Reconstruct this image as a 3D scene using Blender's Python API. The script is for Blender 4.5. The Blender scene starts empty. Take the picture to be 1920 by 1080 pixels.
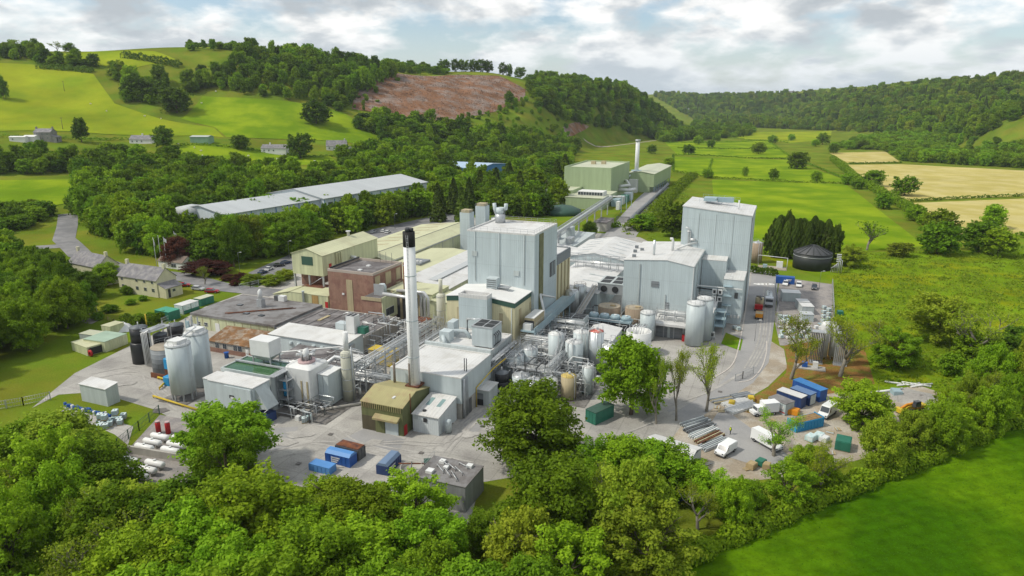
import bpy, math, random
import numpy as np
from mathutils import Vector
from mathutils.geometry import delaunay_2d_cdt
random.seed(7); rng = np.random.default_rng(7)
R = math.radians
SC = bpy.context.scene
COL = SC.collection
# ------------------------------------------------------------------ camera, sky, sun, exposure
FPX, PITCH, CH = 1280.0, R(15.3), 65.0
cd = bpy.data.cameras.new('camera'); cam = bpy.data.objects.new('camera', cd); COL.objects.link(cam)
cd.sensor_width = 36; cd.lens = 36*FPX/1920; cd.clip_start = 1; cd.clip_end = 20000
cam.location = (0, 0, CH); cam.rotation_euler = (math.pi/2-PITCH, 0, 0)
SC.camera = cam
SUN_AZ, SUN_EL = R(-100), R(50)          # azimuth measured from +Y (view direction) towards +X
W = bpy.data.worlds.new('World'); SC.world = W; W.use_nodes = True
wn = W.node_tree.nodes; wl = W.node_tree.links; wn.clear()
def wnode(t, **k):
    n = wn.new(t)
    for a, b in k.items(): setattr(n, a, b)
    return n
sky = wnode('ShaderNodeTexSky', sky_type='NISHITA', sun_disc=False)
sky.sun_elevation = SUN_EL; sky.sun_rotation = SUN_AZ; sky.altitude = 100; sky.ozone_density = 1.2
tc = wnode('ShaderNodeTexCoord')
sep = wnode('ShaderNodeSeparateXYZ'); wl.new(tc.outputs['Generated'], sep.inputs[0])
zc = wnode('ShaderNodeMath', operation='MAXIMUM'); wl.new(sep.outputs[2], zc.inputs[0]); zc.inputs[1].default_value = 0.0
za = wnode('ShaderNodeMath', operation='ADD'); wl.new(zc.outputs[0], za.inputs[0]); za.inputs[1].default_value = 0.34
def wdiv(o):
    n = wnode('ShaderNodeMath', operation='DIVIDE'); wl.new(o, n.inputs[0]); wl.new(za.outputs[0], n.inputs[1]); return n.outputs[0]
cmb = wnode('ShaderNodeCombineXYZ'); wl.new(wdiv(sep.outputs[0]), cmb.inputs[0]); wl.new(wdiv(sep.outputs[1]), cmb.inputs[1])
def wnoise(scale, detail, rough, off, dist=0.0):
    mp = wnode('ShaderNodeMapping'); wl.new(cmb.outputs[0], mp.inputs[0]); mp.inputs['Location'].default_value = off
    n = wnode('ShaderNodeTexNoise'); wl.new(mp.outputs[0], n.inputs['Vector'])
    n.inputs['Scale'].default_value = scale; n.inputs['Detail'].default_value = detail; n.inputs['Roughness'].default_value = rough
    n.inputs['Distortion'].default_value = dist
    return n.outputs[0]
def wramp(src, *stops):
    r = wnode('ShaderNodeValToRGB'); wl.new(src, r.inputs[0]); e = r.color_ramp
    while len(e.elements) < len(stops): e.elements.new(0.5)
    for el, (p, c) in zip(e.elements, stops): el.position = p; el.color = (*c, 1)
    return r.outputs[0]
def wmix(fac, a, b):
    m = wnode('ShaderNodeMix', data_type='RGBA'); wl.new(fac, m.inputs[0])
    for s, v in ((m.inputs[6], a), (m.inputs[7], b)):
        if isinstance(v, tuple): s.default_value = (*v, 1)
        else: wl.new(v, s)
    return m.outputs[2]
n_big = wnoise(2.4, 10, 0.55, (5.6, 1.2, 0), 0.1)
n_sm = wnoise(4.2, 12, 0.52, (8.3, 5.2, 2.0), 0.1)
shade = wramp(n_sm, (0.39, (0.53, 0.58, 0.62)), (0.46, (0.66, 0.70, 0.73)), (0.49, (0.78, 0.81, 0.825)), (0.53, (0.95, 0.96, 0.955)), (0.59, (1.12, 1.12, 1.10)))
skyb = wnode('ShaderNodeVectorMath', operation='SCALE'); wl.new(sky.outputs[0], skyb.inputs[0]); skyb.inputs[3].default_value = 0.14
cover = wramp(n_big, (0.39, (0, 0, 0)), (0.50, (1, 1, 1)))
clouds = wmix(cover, skyb.outputs[0], shade)
# thin bright veil near the horizon, all the way round
veil = wramp(zc.outputs[0], (0.0, (0.75, 0.75, 0.75)), (0.03, (0.5, 0.5, 0.5)), (0.10, (0.0, 0.0, 0.0)))
final = wmix(veil, clouds, (0.66, 0.76, 0.84))
bg = wnode('ShaderNodeBackground'); wl.new(final, bg.inputs[0]); bg.inputs[1].default_value = 0.97
wo = wnode('ShaderNodeOutputWorld'); wl.new(bg.outputs[0], wo.inputs[0])
sd = bpy.data.lights.new('sun', 'SUN'); sd.energy = 3.0; sd.angle = R(4); sd.color = (1, 0.94, 0.82)
sun = bpy.data.objects.new('sun', sd); COL.objects.link(sun)
sdir = Vector((math.sin(SUN_AZ)*math.cos(SUN_EL), math.cos(SUN_AZ)*math.cos(SUN_EL), math.sin(SUN_EL)))
sun.rotation_euler = sdir.to_track_quat('Z', 'Y').to_euler(); sun.location = (0, 0, 300)
vs = SC.view_settings; vs.view_transform = 'Standard'; vs.look = 'None'; vs.exposure = 0.03; vs.gamma = 1; vs.use_curve_mapping = False
SC.render.engine = 'CYCLES'
SC.cycles.max_bounces = 5; SC.cycles.diffuse_bounces = 2; SC.cycles.glossy_bounces = 2; SC.cycles.transmission_bounces = 2; SC.cycles.volume_bounces = 0

# ------------------------------------------------------------------ pixel -> place helpers (a pixel is a direction; the plane or terrain it meets gives the distance)
cP, sP = math.cos(PITCH), math.sin(PITCH)
def raydir(px, py):
    dx = (px-960)/FPX; dy = -(py-540)/FPX
    return np.array([dx, cP+dy*sP, -sP+dy*cP])
def P(px, py, z=0.):
    d = raydir(px, py); t = (z-CH)/d[2]; return np.array([0, 0, CH])+t*d
def proj(x, y, z):
    f = y*cP-(z-CH)*sP; u = y*sP+(z-CH)*cP
    return 960+FPX*x/f, 540-FPX*u/f, FPX/f
AX = R(-22); ca, sa = math.cos(AX), math.sin(AX)      # the works stand on one grid turned by 22 degrees
def UV(p): return np.array([p[0]*ca+p[1]*sa, -p[0]*sa+p[1]*ca, p[2]])
def XY(u, v): return (u*ca-v*sa, u*sa+v*ca)
def gz(px, py, z=0.): return UV(P(px, py, z))
def _ray(px, py): a = UV(P(px, py, 0.)); b = UV(np.array([0, 0, CH])); return b, a-b
def gu(px, py, u): b, d = _ray(px, py); return b+(u-b[0])/d[0]*d
def gv(px, py, v): b, d = _ray(px, py); return b+(v-b[1])/d[1]*d

# ------------------------------------------------------------------ terrain
def at(px, py, Y):                                     # point on the pixel's ray at forward distance Y
    d = raydir(px, py); t = Y/d[1]; p = np.array([0, 0, CH])+t*d; return tuple(p)
CTRL = [at(*a) for a in [
    (-300,95,760),(0,98,800),(150,97,820),(300,90,850),(450,87,870),(560,105,900),(700,125,950),(800,137,990),(900,137,1040),(990,150,1100),
    (1080,158,1180),(1150,162,1250),(1220,195,1350),(1275,225,1380),
    (80,262,545),(265,268,571),(372,266,569),(515,285,581),(635,282,599),(0,200,640),(200,190,680),(350,215,670),(500,200,700),(600,230,680),
    (800,235,760),(700,200,770),(950,235,820),(1050,230,900),(1150,230,1060),
    (1920,146,1500),(1800,156,1700),(1700,163,1900),(1600,172,2100),(1500,177,2500),(1400,180,3000),(1250,178,3200),(1100,178,3300),
    (1850,250,900),(1900,200,1150),(1750,215,1350),(1600,215,1650),(1500,215,2050),(2200,150,1400),(2200,220,900)]]
CTRL += [(-110,340,5),(-60,430,5),(-140,400,7),(-40,580,7),(-204,306,4),(-330,420,14),(-420,300,18),(-300,250,6),(-600,350,40),(-800,500,75),(-350,100,4),(-600,0,20),
         (-900,900,120),(-500,1000,110),(-300,1050,108),(0,1250,92),(100,1500,80),(200,1700,50),(1500,1700,115),(1500,2300,105),(1500,3000,100),(600,3600,90),(-600,2000,80),(-900,3200,80)]
for x, y in [(-150,-100),(0,0),(150,100),(-100,150),(0,250),(0,400),(30,550),(100,300),(150,500),(120,750),(250,600),(250,900),(400,700),(350,1100),(450,1400),(560,1700),(600,900),(500,500),(400,300),(600,200),(800,0),(400,-100),(800,400),(850,2300),(700,2000)]:
    CTRL.append((x, y, 0.0))
for a in [(850,300,8),(1100,290,3),(1310,257,2),(1920,310,3),(1750,272,2),(1600,252,2),(1500,242,1)]:
    p = P(*a); CTRL.append(tuple(p))
CT = np.array(CTRL)
def _phi(d2): return 0.5*d2*np.log(d2+1e-9)
_S = 1000.0
def _fit():
    X = CT[:, :2]/_S; n = len(X); d2 = ((X[:, None]-X[None])**2).sum(-1)
    A = np.zeros((n+3, n+3)); A[:n, :n] = _phi(d2)+np.eye(n)*2e-4; A[:n, n] = 1; A[:n, n+1:] = X; A[n, :n] = 1; A[n+1:, :n] = X.T
    return np.linalg.solve(A, np.concatenate([CT[:, 2], [0, 0, 0]]))
_w = _fit()
VALLEY = np.array([(-300,-400),(-260,120),(-185,225),(-105,290),(-75,380),(10,560),(60,800),(170,1100),(330,1350),(480,1700),(720,2300),(860,2300),(740,1700),(600,1250),(500,800),(560,600),(900,400),(1200,-400)], float)
def inpoly(x, y, poly):
    c = np.zeros(np.shape(x), bool); n = len(poly)
    for i in range(n):
        x0, y0 = poly[i]; x1, y1 = poly[(i+1) % n]
        if y0 == y1: continue
        c ^= ((y0 > y) != (y1 > y)) & (x < (x1-x0)*(y-y0)/(y1-y0)+x0)
    return c
def segdist(x, y, poly, closed=True):
    d = np.full(np.shape(x), 1e9); n = len(poly)
    for i in range(n if closed else n-1):
        a = np.array(poly[i], float); b = np.array(poly[(i+1) % n], float); ab = b-a; L = (ab**2).sum()+1e-9
        t = np.clip(((x-a[0])*ab[0]+(y-a[1])*ab[1])/L, 0, 1)
        d = np.minimum(d, np.hypot(x-a[0]-t*ab[0], y-a[1]-t*ab[1]))
    return d
def height_exact(x, y):
    x = np.asarray(x, float); y = np.asarray(y, float); out = np.zeros(x.shape)
    xs, ys = x.ravel()/_S, y.ravel()/_S; z = np.empty(xs.size)
    for i in range(0, xs.size, 20000):
        a, b = xs[i:i+20000], ys[i:i+20000]
        d2 = (a[:, None]-CT[None, :, 0]/_S)**2+(b[:, None]-CT[None, :, 1]/_S)**2
        z[i:i+20000] = _phi(d2)@_w[:-3]+_w[-3]+a*_w[-2]+b*_w[-1]
    z = np.clip(z, 0, 140).reshape(x.shape)
    d = segdist(x, y, VALLEY); m = np.clip(d/70, 0, 1); m = m*m*(3-2*m)
    z = z*np.where(inpoly(x, y, VALLEY), 0, m)
    far = np.clip((y-3500)/1500, 0, 1); z = z*(1-far)+30*far
    return z
GX = np.concatenate([np.arange(-2400, -900, 75), np.arange(-900, 1500, 10), np.arange(1500, 4600, 100)]).astype(float)
GY = np.concatenate([np.arange(-400, -40, 40), np.arange(-40, 1600, 10), np.arange(1600, 3600, 25), np.arange(3600, 12000, 400)]).astype(float)
_gx, _gy = np.meshgrid(GX, GY)
GZ = height_exact(_gx, _gy)
_bump = np.sin(_gx/37+np.sin(_gy/53)*1.7)*np.cos(_gy/41+1.3*np.sin(_gx/61))
GZ += _bump*np.clip(GZ/60, 0, 1)*1.6
def H(x, y):                                           # bilinear height, same surface as the mesh
    x = np.asarray(x, float); y = np.asarray(y, float)
    i = np.clip(np.searchsorted(GX, x, 'right')-1, 0, len(GX)-2); j = np.clip(np.searchsorted(GY, y, 'right')-1, 0, len(GY)-2)
    a = np.clip((x-GX[i])/(GX[i+1]-GX[i]), 0, 1); b = np.clip((y-GY[j])/(GY[j+1]-GY[j]), 0, 1)
    return GZ[j, i]*(1-a)*(1-b)+GZ[j, i+1]*a*(1-b)+GZ[j+1, i]*(1-a)*b+GZ[j+1, i+1]*a*b
_TS = np.concatenate([np.arange(40, 1200, 1.5), np.arange(1200, 6000, 6)])
def T(px, py, dz=0.0, ymin=0):                          # first point of the pixel's ray that meets terrain + dz
    d = raydir(px, py); d = d/d[1]
    x = d[0]*_TS; z = CH+d[2]*_TS
    hit = (z <= H(x, _TS)+dz) & (_TS > ymin)
    k = int(np.argmax(hit)) if hit.any() else int(np.argmin(np.where((_TS > ymin) & (_TS < 1700), z-H(x, _TS)-dz, 1e9)))
    return np.array([x[k], _TS[k], float(H(x[k], _TS[k]))])

# ------------------------------------------------------------------ materials (procedural)
MATS = {}
def mat(key, col, rough=0.7, metal=0.0, var=0.12, scale=0.25, streak=0.0, ribs=None, col2=None, mixscale=0.6, bump=0.0, bscale=8.0, spec=0.3, thr=(0.45, 0.6), fine=0.0, joints=None, seams=None):
    """one node material: base colour with soft large-scale variation, vertical weather streaks, second colour in patches, ribs and grain as bump"""
    if key in MATS: return MATS[key]
    m = bpy.data.materials.new(key); m.use_nodes = True; nt = m.node_tree; N = nt.nodes; L = nt.links
    b = N['Principled BSDF']; b.inputs['Roughness'].default_value = rough; b.inputs['Metallic'].default_value = metal
    b.inputs['Specular IOR Level'].default_value = spec
    g = N.new('ShaderNodeNewGeometry'); pos = g.outputs['Position']
    o = N.new('ShaderNodeTexCoord').outputs['Object']
    def noise(vec, sc, det=4.0, ro=0.55):
        n = N.new('ShaderNodeTexNoise'); L.new(vec, n.inputs['Vector']); n.inputs['Scale'].default_value = sc
        n.inputs['Detail'].default_value = det; n.inputs['Roughness'].default_value = ro; return n.outputs[0]
    def mrange(v, a0, a1, b0, b1):
        n = N.new('ShaderNodeMapRange'); L.new(v, n.inputs[0])
        for k, x in zip((1, 2, 3, 4), (a0, a1, b0, b1)): n.inputs[k].default_value = x
        return n.outputs[0]
    def scalecol(c, f):
        n = N.new('ShaderNodeVectorMath'); n.operation = 'SCALE'; L.new(c, n.inputs[0]); L.new(f, n.inputs[3]); return n.outputs[0]
    base = N.new('ShaderNodeRGB'); base.outputs[0].default_value = (*col, 1); c = base.outputs[0]
    if col2 is not None:
        mx = N.new('ShaderNodeMix'); mx.data_type = 'RGBA'; L.new(mrange(noise(pos, mixscale, 6, 0.6), thr[0], thr[1], 0, 1), mx.inputs[0])
        L.new(c, mx.inputs[6]); mx.inputs[7].default_value = (*col2, 1); c = mx.outputs[2]
    if var: c = scalecol(c, mrange(noise(pos, scale), 0.25, 0.75, 1-var, 1+var))
    if fine: c = scalecol(c, mrange(noise(pos, 2.7, 5, 0.7), 0.25, 0.75, 1-fine, 1+fine))
    if streak:
        mp = N.new('ShaderNodeMapping'); L.new(pos, mp.inputs[0]); mp.inputs['Scale'].default_value = (1.1, 1.1, 0.07)
        c = scalecol(c, mrange(noise(mp.outputs[0], 1.0, 5, 0.6), 0.35, 0.7, 1.0, 1-streak))
    hs = []
    if ribs:
        ax, pitch = ribs
        d = N.new('ShaderNodeVectorMath'); d.operation = 'DOT_PRODUCT'; L.new(o, d.inputs[0]); d.inputs[1].default_value = {'x': (1, 0, 0), 'y': (0, 1, 0), 'xy': (1, 1, 0), 'z': (0, 0, 1), 'mow': (-0.28, 0.96, 0), 'mow2': (0.8, 0.6, 0)}[ax]
        s = N.new('ShaderNodeMath'); s.operation = 'MULTIPLY'; L.new(d.outputs['Value'], s.inputs[0]); s.inputs[1].default_value = 2*math.pi/pitch
        sn = N.new('ShaderNodeMath'); sn.operation = 'SINE'; L.new(s.outputs[0], sn.inputs[0])
        p2 = N.new('ShaderNodeMath'); p2.operation = 'SMOOTH_MAX'; L.new(sn.outputs[0], p2.inputs[0]); p2.inputs[1].default_value = 0.2; p2.inputs[2].default_value = 0.3
        hs.append((p2.outputs[0], 0.10*pitch))
        s2 = N.new('ShaderNodeMath'); s2.operation = 'FLOOR'; sd2 = N.new('ShaderNodeMath'); sd2.operation = 'DIVIDE'; L.new(d.outputs['Value'], sd2.inputs[0]); sd2.inputs[1].default_value = max(1.0, pitch*2)
        L.new(sd2.outputs[0], s2.inputs[0]); wnz = N.new('ShaderNodeTexWhiteNoise'); wnz.noise_dimensions = '1D'; L.new(s2.outputs[0], wnz.inputs['W'])
        c = scalecol(c, mrange(wnz.outputs['Value'], 0, 1, 0.955, 1.03))       # sheets differ slightly
        c = scalecol(c, mrange(sn.outputs[0], 0.75, 1.0, 1.0, 0.93))            # slightly darker along each rib
    if joints:                                            # saw-cut joints on the works grid, wandering slightly
        pitch, dark = joints
        for ax in ((ca, sa, 0), (-sa, ca, 0)):
            d = N.new('ShaderNodeVectorMath'); d.operation = 'DOT_PRODUCT'; L.new(pos, d.inputs[0]); d.inputs[1].default_value = ax
            q = N.new('ShaderNodeMath'); q.operation = 'PINGPONG'; L.new(d.outputs['Value'], q.inputs[0]); q.inputs[1].default_value = pitch/2
            c = scalecol(c, mrange(q.outputs[0], 0.05, 0.16, 1-dark, 1.0))
            f = N.new('ShaderNodeMath'); f.operation = 'FLOOR'; dv = N.new('ShaderNodeMath'); dv.operation = 'DIVIDE'; L.new(d.outputs['Value'], dv.inputs[0]); dv.inputs[1].default_value = pitch; L.new(dv.outputs[0], f.inputs[0])
            w2 = N.new('ShaderNodeTexWhiteNoise'); w2.noise_dimensions = '1D'; L.new(f.outputs[0], w2.inputs['W']); c = scalecol(c, mrange(w2.outputs['Value'], 0, 1, 0.93, 1.05))
    if seams:                                             # horizontal sheet laps
        sx = N.new('ShaderNodeSeparateXYZ'); L.new(pos, sx.inputs[0]); q = N.new('ShaderNodeMath'); q.operation = 'PINGPONG'; L.new(sx.outputs[2], q.inputs[0]); q.inputs[1].default_value = seams/2
        c = scalecol(c, mrange(q.outputs[0], 0.02, 0.09, 0.86, 1.0))
    if bump: hs.append((noise(pos, bscale, 4, 0.6), bump))
    nrm = None
    for h, dist in hs:
        bp = N.new('ShaderNodeBump'); bp.inputs['Strength'].default_value = 0.6; bp.inputs['Distance'].default_value = dist
        L.new(h, bp.inputs['Height'])
        if nrm is not None: L.new(nrm, bp.inputs['Normal'])
        nrm = bp.outputs[0]
    if nrm is not None: L.new(nrm, b.inputs['Normal'])
    L.new(c, b.inputs['Base Color'])
    MATS[key] = m; return m
def leafmat(key, c0, c1, trans=0.35):
    if key in MATS: return MATS[key]
    m = bpy.data.materials.new(key); m.use_nodes = True; nt = m.node_tree; N = nt.nodes; L = nt.links; N.clear()
    out = N.new('ShaderNodeOutputMaterial')
    at_ = N.new('ShaderNodeAttribute'); at_.attribute_name = 'tint'
    oi = N.new('ShaderNodeObjectInfo')
    mx = N.new('ShaderNodeMix'); mx.data_type = 'RGBA'; L.new(at_.outputs['Fac'], mx.inputs[0]); mx.inputs[6].default_value = (*c0, 1); mx.inputs[7].default_value = (*c1, 1)
    hsv = N.new('ShaderNodeHueSaturation'); L.new(mx.outputs[2], hsv.inputs['Color'])
    def rg(src, a, b):
        n = N.new('ShaderNodeMapRange'); L.new(src, n.inputs[0]); n.inputs[3].default_value = a; n.inputs[4].default_value = b; return n.outputs[0]
    L.new(rg(oi.outputs['Random'], 0.494, 0.516), hsv.inputs['Hue'])
    ml = N.new('ShaderNodeMath'); ml.operation = 'MULTIPLY'; L.new(oi.outputs['Random'], ml.inputs[0]); ml.inputs[1].default_value = 7.31
    fr = N.new('ShaderNodeMath'); fr.operation = 'FRACT'; L.new(ml.outputs[0], fr.inputs[0])
    L.new(rg(fr.outputs[0], 0.70, 1.32), hsv.inputs['Value'])
    d = N.new('ShaderNodeBsdfPrincipled'); d.inputs['Roughness'].default_value = 0.6; d.inputs['Specular IOR Level'].default_value = 0.08
    L.new(hsv.outputs[0], d.inputs['Base Color'])
    t = N.new('ShaderNodeBsdfTranslucent'); L.new(hsv.outputs[0], t.inputs[0])
    ms = N.new('ShaderNodeMixShader'); ms.inputs[0].default_value = trans; L.new(d.outputs[0], ms.inputs[1]); L.new(t.outputs[0], ms.inputs[2])
    L.new(ms.outputs[0], out.inputs[0]); MATS[key] = m; return m

# ------------------------------------------------------------------ mesh helpers
def np_mesh(name, V, F, attr=None, smooth=False):
    V = np.asarray(V, np.float32); F = np.asarray(F, np.int32); k = F.shape[1]
    me = bpy.data.meshes.new(name); me.vertices.add(len(V)); me.vertices.foreach_set('co', V.ravel())
    me.loops.add(F.size); me.loops.foreach_set('vertex_index', F.ravel())
    me.polygons.add(len(F)); me.polygons.foreach_set('loop_start', np.arange(0, F.size, k, dtype=np.int32)); me.polygons.foreach_set('loop_total', np.full(len(F), k, np.int32))
    if attr is not None:
        a = me.attributes.new('tint', 'FLOAT', 'FACE'); a.data.foreach_set('value', np.asarray(attr, np.float32))
    me.update(calc_edges=True)
    if smooth: me.polygons.foreach_set('use_smooth', np.ones(len(F), bool))
    return me
def link(name, me, parent=None, material=None):
    o = bpy.data.objects.new(name, me); COL.objects.link(o)
    if material is not None and not me.materials: me.materials.append(material)
    if parent is not None: o.parent = parent
    return o
def tag(o, label, cat, group=None):
    o['label'] = label; o['category'] = cat
    if group: o['group'] = group
    return o
def structure(o): o['kind'] = 'structure'; return o
def stuff(o): o['kind'] = 'stuff'; return o
class MB:
    """collects shapes in local coordinates; build() links them as one mesh object"""
    def __init__(s): s.v = []; s.f = []; s.sm = []
    def add(s, vs, fs, smooth=False):
        n = len(s.v); s.v += [tuple(map(float, q)) for q in vs]; s.f += [tuple(n+i for i in f) for f in fs]; s.sm += [smooth]*len(fs); return s
    def box(s, x0, x1, y0, y1, z0, z1):
        return s.add([(x0,y0,z0),(x1,y0,z0),(x1,y1,z0),(x0,y1,z0),(x0,y0,z1),(x1,y0,z1),(x1,y1,z1),(x0,y1,z1)], [(0,3,2,1),(4,5,6,7),(0,1,5,4),(1,2,6,5),(2,3,7,6),(3,0,4,7)])
    def prism(s, poly, z0, z1):                       # poly: list of xy; z1 may be a list
        n = len(poly); zt = z1 if hasattr(z1, '__len__') else [z1]*n
        return s.add([(x, y, z0) for x, y in poly]+[(p[0], p[1], z) for p, z in zip(poly, zt)], [tuple(range(n-1, -1, -1)), tuple(range(n, 2*n))]+[(i, (i+1) % n, n+(i+1) % n, n+i) for i in range(n)])
    def profx(s, prof, x0, x1):                       # profile in (y,z) extruded along x
        n = len(prof)
        return s.add([(x0, a, b) for a, b in prof]+[(x1, a, b) for a, b in prof], [tuple(range(n)), tuple(range(2*n-1, n-1, -1))]+[(i, n+i, n+(i+1) % n, (i+1) % n) for i in range(n)])
    def profy(s, prof, y0, y1):                       # profile in (x,z) extruded along y
        n = len(prof)
        return s.add([(a, y0, b) for a, b in prof]+[(a, y1, b) for a, b in prof], [tuple(range(n)), tuple(range(2*n-1, n-1, -1))]+[(i, n+i, n+(i+1) % n, (i+1) % n) for i in range(n)])
    def lathe(s, prof, cx=0, cy=0, n=24, cap=True):   # prof: (r,z) from bottom to top
        vs = []; fs = []
        for r, z in prof:
            vs += [(cx+r*math.cos(2*math.pi*k/n), cy+r*math.sin(2*math.pi*k/n), z) for k in range(n)]
        for i in range(len(prof)-1):
            for k in range(n): fs.append((i*n+k, i*n+(k+1) % n, (i+1)*n+(k+1) % n, (i+1)*n+k))
        s.add(vs, fs, True)
        if cap:
            m = len(s.v)-len(vs)
            s.f += [tuple(m+k for k in range(n-1, -1, -1)), tuple(m+(len(prof)-1)*n+k for k in range(n))]; s.sm += [False, False]
        return s
    def tube(s, pts, r, n=8, r1=None):
        pts = [Vector(p) for p in pts]; vs = []; fs = []; m = len(pts)
        for i, p in enumerate(pts):
            t = ((pts[min(i+1, m-1)]-p).normalized() if i < m-1 else Vector()) + ((p-pts[max(i-1, 0)]).normalized() if i > 0 else Vector())
            t = t.normalized() if t.length > 1e-6 else Vector((0, 0, 1))
            a = t.cross(Vector((0, 0, 1)) if abs(t.z) < 0.95 else Vector((1, 0, 0))).normalized(); b = t.cross(a)
            rr = r if r1 is None else r+(r1-r)*i/(m-1)
            vs += [tuple(p+(a*math.cos(2*math.pi*k/n)+b*math.sin(2*math.pi*k/n))*rr) for k in range(n)]
        for i in range(m-1):
            for k in range(n): fs.append((i*n+k, i*n+(k+1) % n, (i+1)*n+(k+1) % n, (i+1)*n+k))
        s.add(vs, fs, True); q = len(s.v)-len(vs)
        s.f += [tuple(q+k for k in range(n-1, -1, -1)), tuple(q+(m-1)*n+k for k in range(n))]; s.sm += [False, False]
        return s
    def bar(s, p, q, w=0.1):                          # square bar between two points
        return s.tube([p, q], w*0.6, 4)
    def sphere(s, c, r, n=12, m=7, sz=1.0):
        prof = [(max(1e-3, r*math.sin(math.pi*i/m)), c[2]-r*sz*math.cos(math.pi*i/m)) for i in range(m+1)]
        return s.lathe(prof, c[0], c[1], n, False)
    def rail(s, pts, h=1.1, post=2.0, w=0.05, mid=True):   # handrail along a polyline
        for a, b in zip(pts[:-1], pts[1:]):
            a, b = Vector(a), Vector(b); L = (b-a).length; k = max(1, int(round(L/post)))
            for i in range(k+1):
                p = a+(b-a)*i/k; s.bar(p, p+Vector((0, 0, h)), w)
            s.bar(a+Vector((0, 0, h)), b+Vector((0, 0, h)), w)
            if mid: s.bar(a+Vector((0, 0, h*0.5)), b+Vector((0, 0, h*0.5)), w)
        return s
    def build(s, name, material, parent=None):
        me = bpy.data.meshes.new(name); me.from_pydata(s.v, [], s.f)
        me.polygons.foreach_set('use_smooth', s.sm); me.materials.append(material); me.update()
        return link(name, me, parent)
def thing(name, label, cat, u, v, z=0.0, rot=0.0, group=None, grid=True):
    """an Empty at the thing's base on the works grid (u, v) or, with grid=False, at plain x, y"""
    o = bpy.data.objects.new(name, None); COL.objects.link(o); o.empty_display_size = 0.5
    x, y = XY(u, v) if grid else (u, v)
    o.location = (x, y, z); o.rotation_euler = (0, 0, (AX if grid else 0)+rot)
    return tag(o, label, cat, group)
def copy_tree(o, parent=None):
    c = o.copy(); COL.objects.link(c); c.parent = parent
    for ch in list(o.children): copy_tree(ch, c)
    return c
def drape(name, poly, off, material, step=12.0):
    """a sheet that follows the terrain inside a world-space polygon"""
    poly = [np.array(p[:2], float) for p in poly]; ring = []
    for i, p in enumerate(poly):
        q = poly[(i+1) % len(poly)]; k = max(1, int(np.hypot(*(q-p))/step))
        ring += [tuple(p+(q-p)*j/k) for j in range(k)]
    xs = [p[0] for p in ring]; ys = [p[1] for p in ring]
    gx, gy = np.meshgrid(np.arange(min(xs), max(xs), step), np.arange(min(ys), max(ys), step)); gx = gx.ravel(); gy = gy.ravel()
    k = inpoly(gx, gy, ring) & (segdist(gx, gy, ring) > step*0.4)
    pts = ring+list(zip(gx[k], gy[k])); n = len(ring)
    vs, _, fs, *_ = delaunay_2d_cdt([Vector(p) for p in pts], [], [list(range(n))], 1, 1e-4)
    V = np.array([(p.x, p.y) for p in vs]); Z = H(V[:, 0], V[:, 1])+off
    me = bpy.data.meshes.new(name); me.from_pydata([(a, b, c) for (a, b), c in zip(V, Z)], [], [tuple(f) for f in fs]); me.update()
    me.materials.append(material); me.polygons.foreach_set('use_smooth', np.ones(len(me.polygons), bool))
    return structure(link(name, me))
# ------------------------------------------------------------------ ground, fields, yards, roads
m_ground = mat('rough_grass', (0.12, 0.185, 0.015), 0.9, var=0.3, scale=0.03, col2=(0.17, 0.185, 0.022), mixscale=0.045, bump=0.25, bscale=1.6, fine=0.28, thr=(0.42, 0.62), spec=0.0)
m_mead = mat('meadow_grass', (0.14, 0.225, 0.010), 0.9, var=0.3, scale=0.06, col2=(0.215, 0.235, 0.008), mixscale=0.05, bump=0.3, bscale=1.2, fine=0.35, thr=(0.50, 0.66), spec=0.0)
m_mown = mat('mown_grass', (0.040, 0.110, 0.002), 0.85, var=0.3, scale=0.45, col2=(0.105, 0.205, 0.004), mixscale=0.04, ribs=('mow', 2.6), bump=0.2, bscale=3.0, fine=0.22, thr=(0.40, 0.66), spec=0.0)
m_past = mat('pasture_grass', (0.145, 0.245, 0.010), 0.9, var=0.25, scale=0.03, col2=(0.20, 0.275, 0.012), mixscale=0.03, fine=0.22, bump=0.2, bscale=1.0, spec=0.0)
m_yel = mat('yellow_sunlit_pasture', (0.265, 0.305, 0.018), 0.9, var=0.25, scale=0.02, col2=(0.17, 0.25, 0.014), mixscale=0.014, fine=0.2, bump=0.2, bscale=1.0, thr=(0.44, 0.66), spec=0.0)  # yellower grass; the left hill's sun patches are put into its brighter colour
m_hay = mat('cut_hay', (0.45, 0.385, 0.125), 0.9, ribs=('mow2', 5), var=0.1, scale=0.02, col2=(0.52, 0.45, 0.19), mixscale=0.05, fine=0.1, spec=0.0)
m_lawn = mat('lawn_grass', (0.105, 0.20, 0.010), 0.9, var=0.2, scale=0.12, col2=(0.16, 0.20, 0.018), mixscale=0.10, bump=0.1, bscale=3, fine=0.2, thr=(0.5, 0.66), spec=0.0)
m_fell = mat('felled_earth', (0.225, 0.12, 0.07), 0.95, var=0.35, scale=0.04, col2=(0.26, 0.205, 0.175), mixscale=0.06, bump=2.5, bscale=0.16, fine=0.55, spec=0.0)
m_conc = mat('yard_concrete', (0.385, 0.37, 0.34), 0.85, var=0.18, scale=0.05, col2=(0.28, 0.265, 0.25), mixscale=0.16, fine=0.22, bump=0.02, bscale=6, thr=(0.48, 0.72), joints=(5.5, 0.16))
m_asph = mat('worn_asphalt', (0.31, 0.305, 0.30), 0.85, var=0.12, scale=0.06, col2=(0.25, 0.25, 0.25), mixscale=0.16, fine=0.1, thr=(0.5, 0.75))
m_asd = mat('dark_asphalt', (0.17, 0.17, 0.175), 0.85, var=0.15, scale=0.08, col2=(0.24, 0.235, 0.235), mixscale=0.15, fine=0.12)
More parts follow.
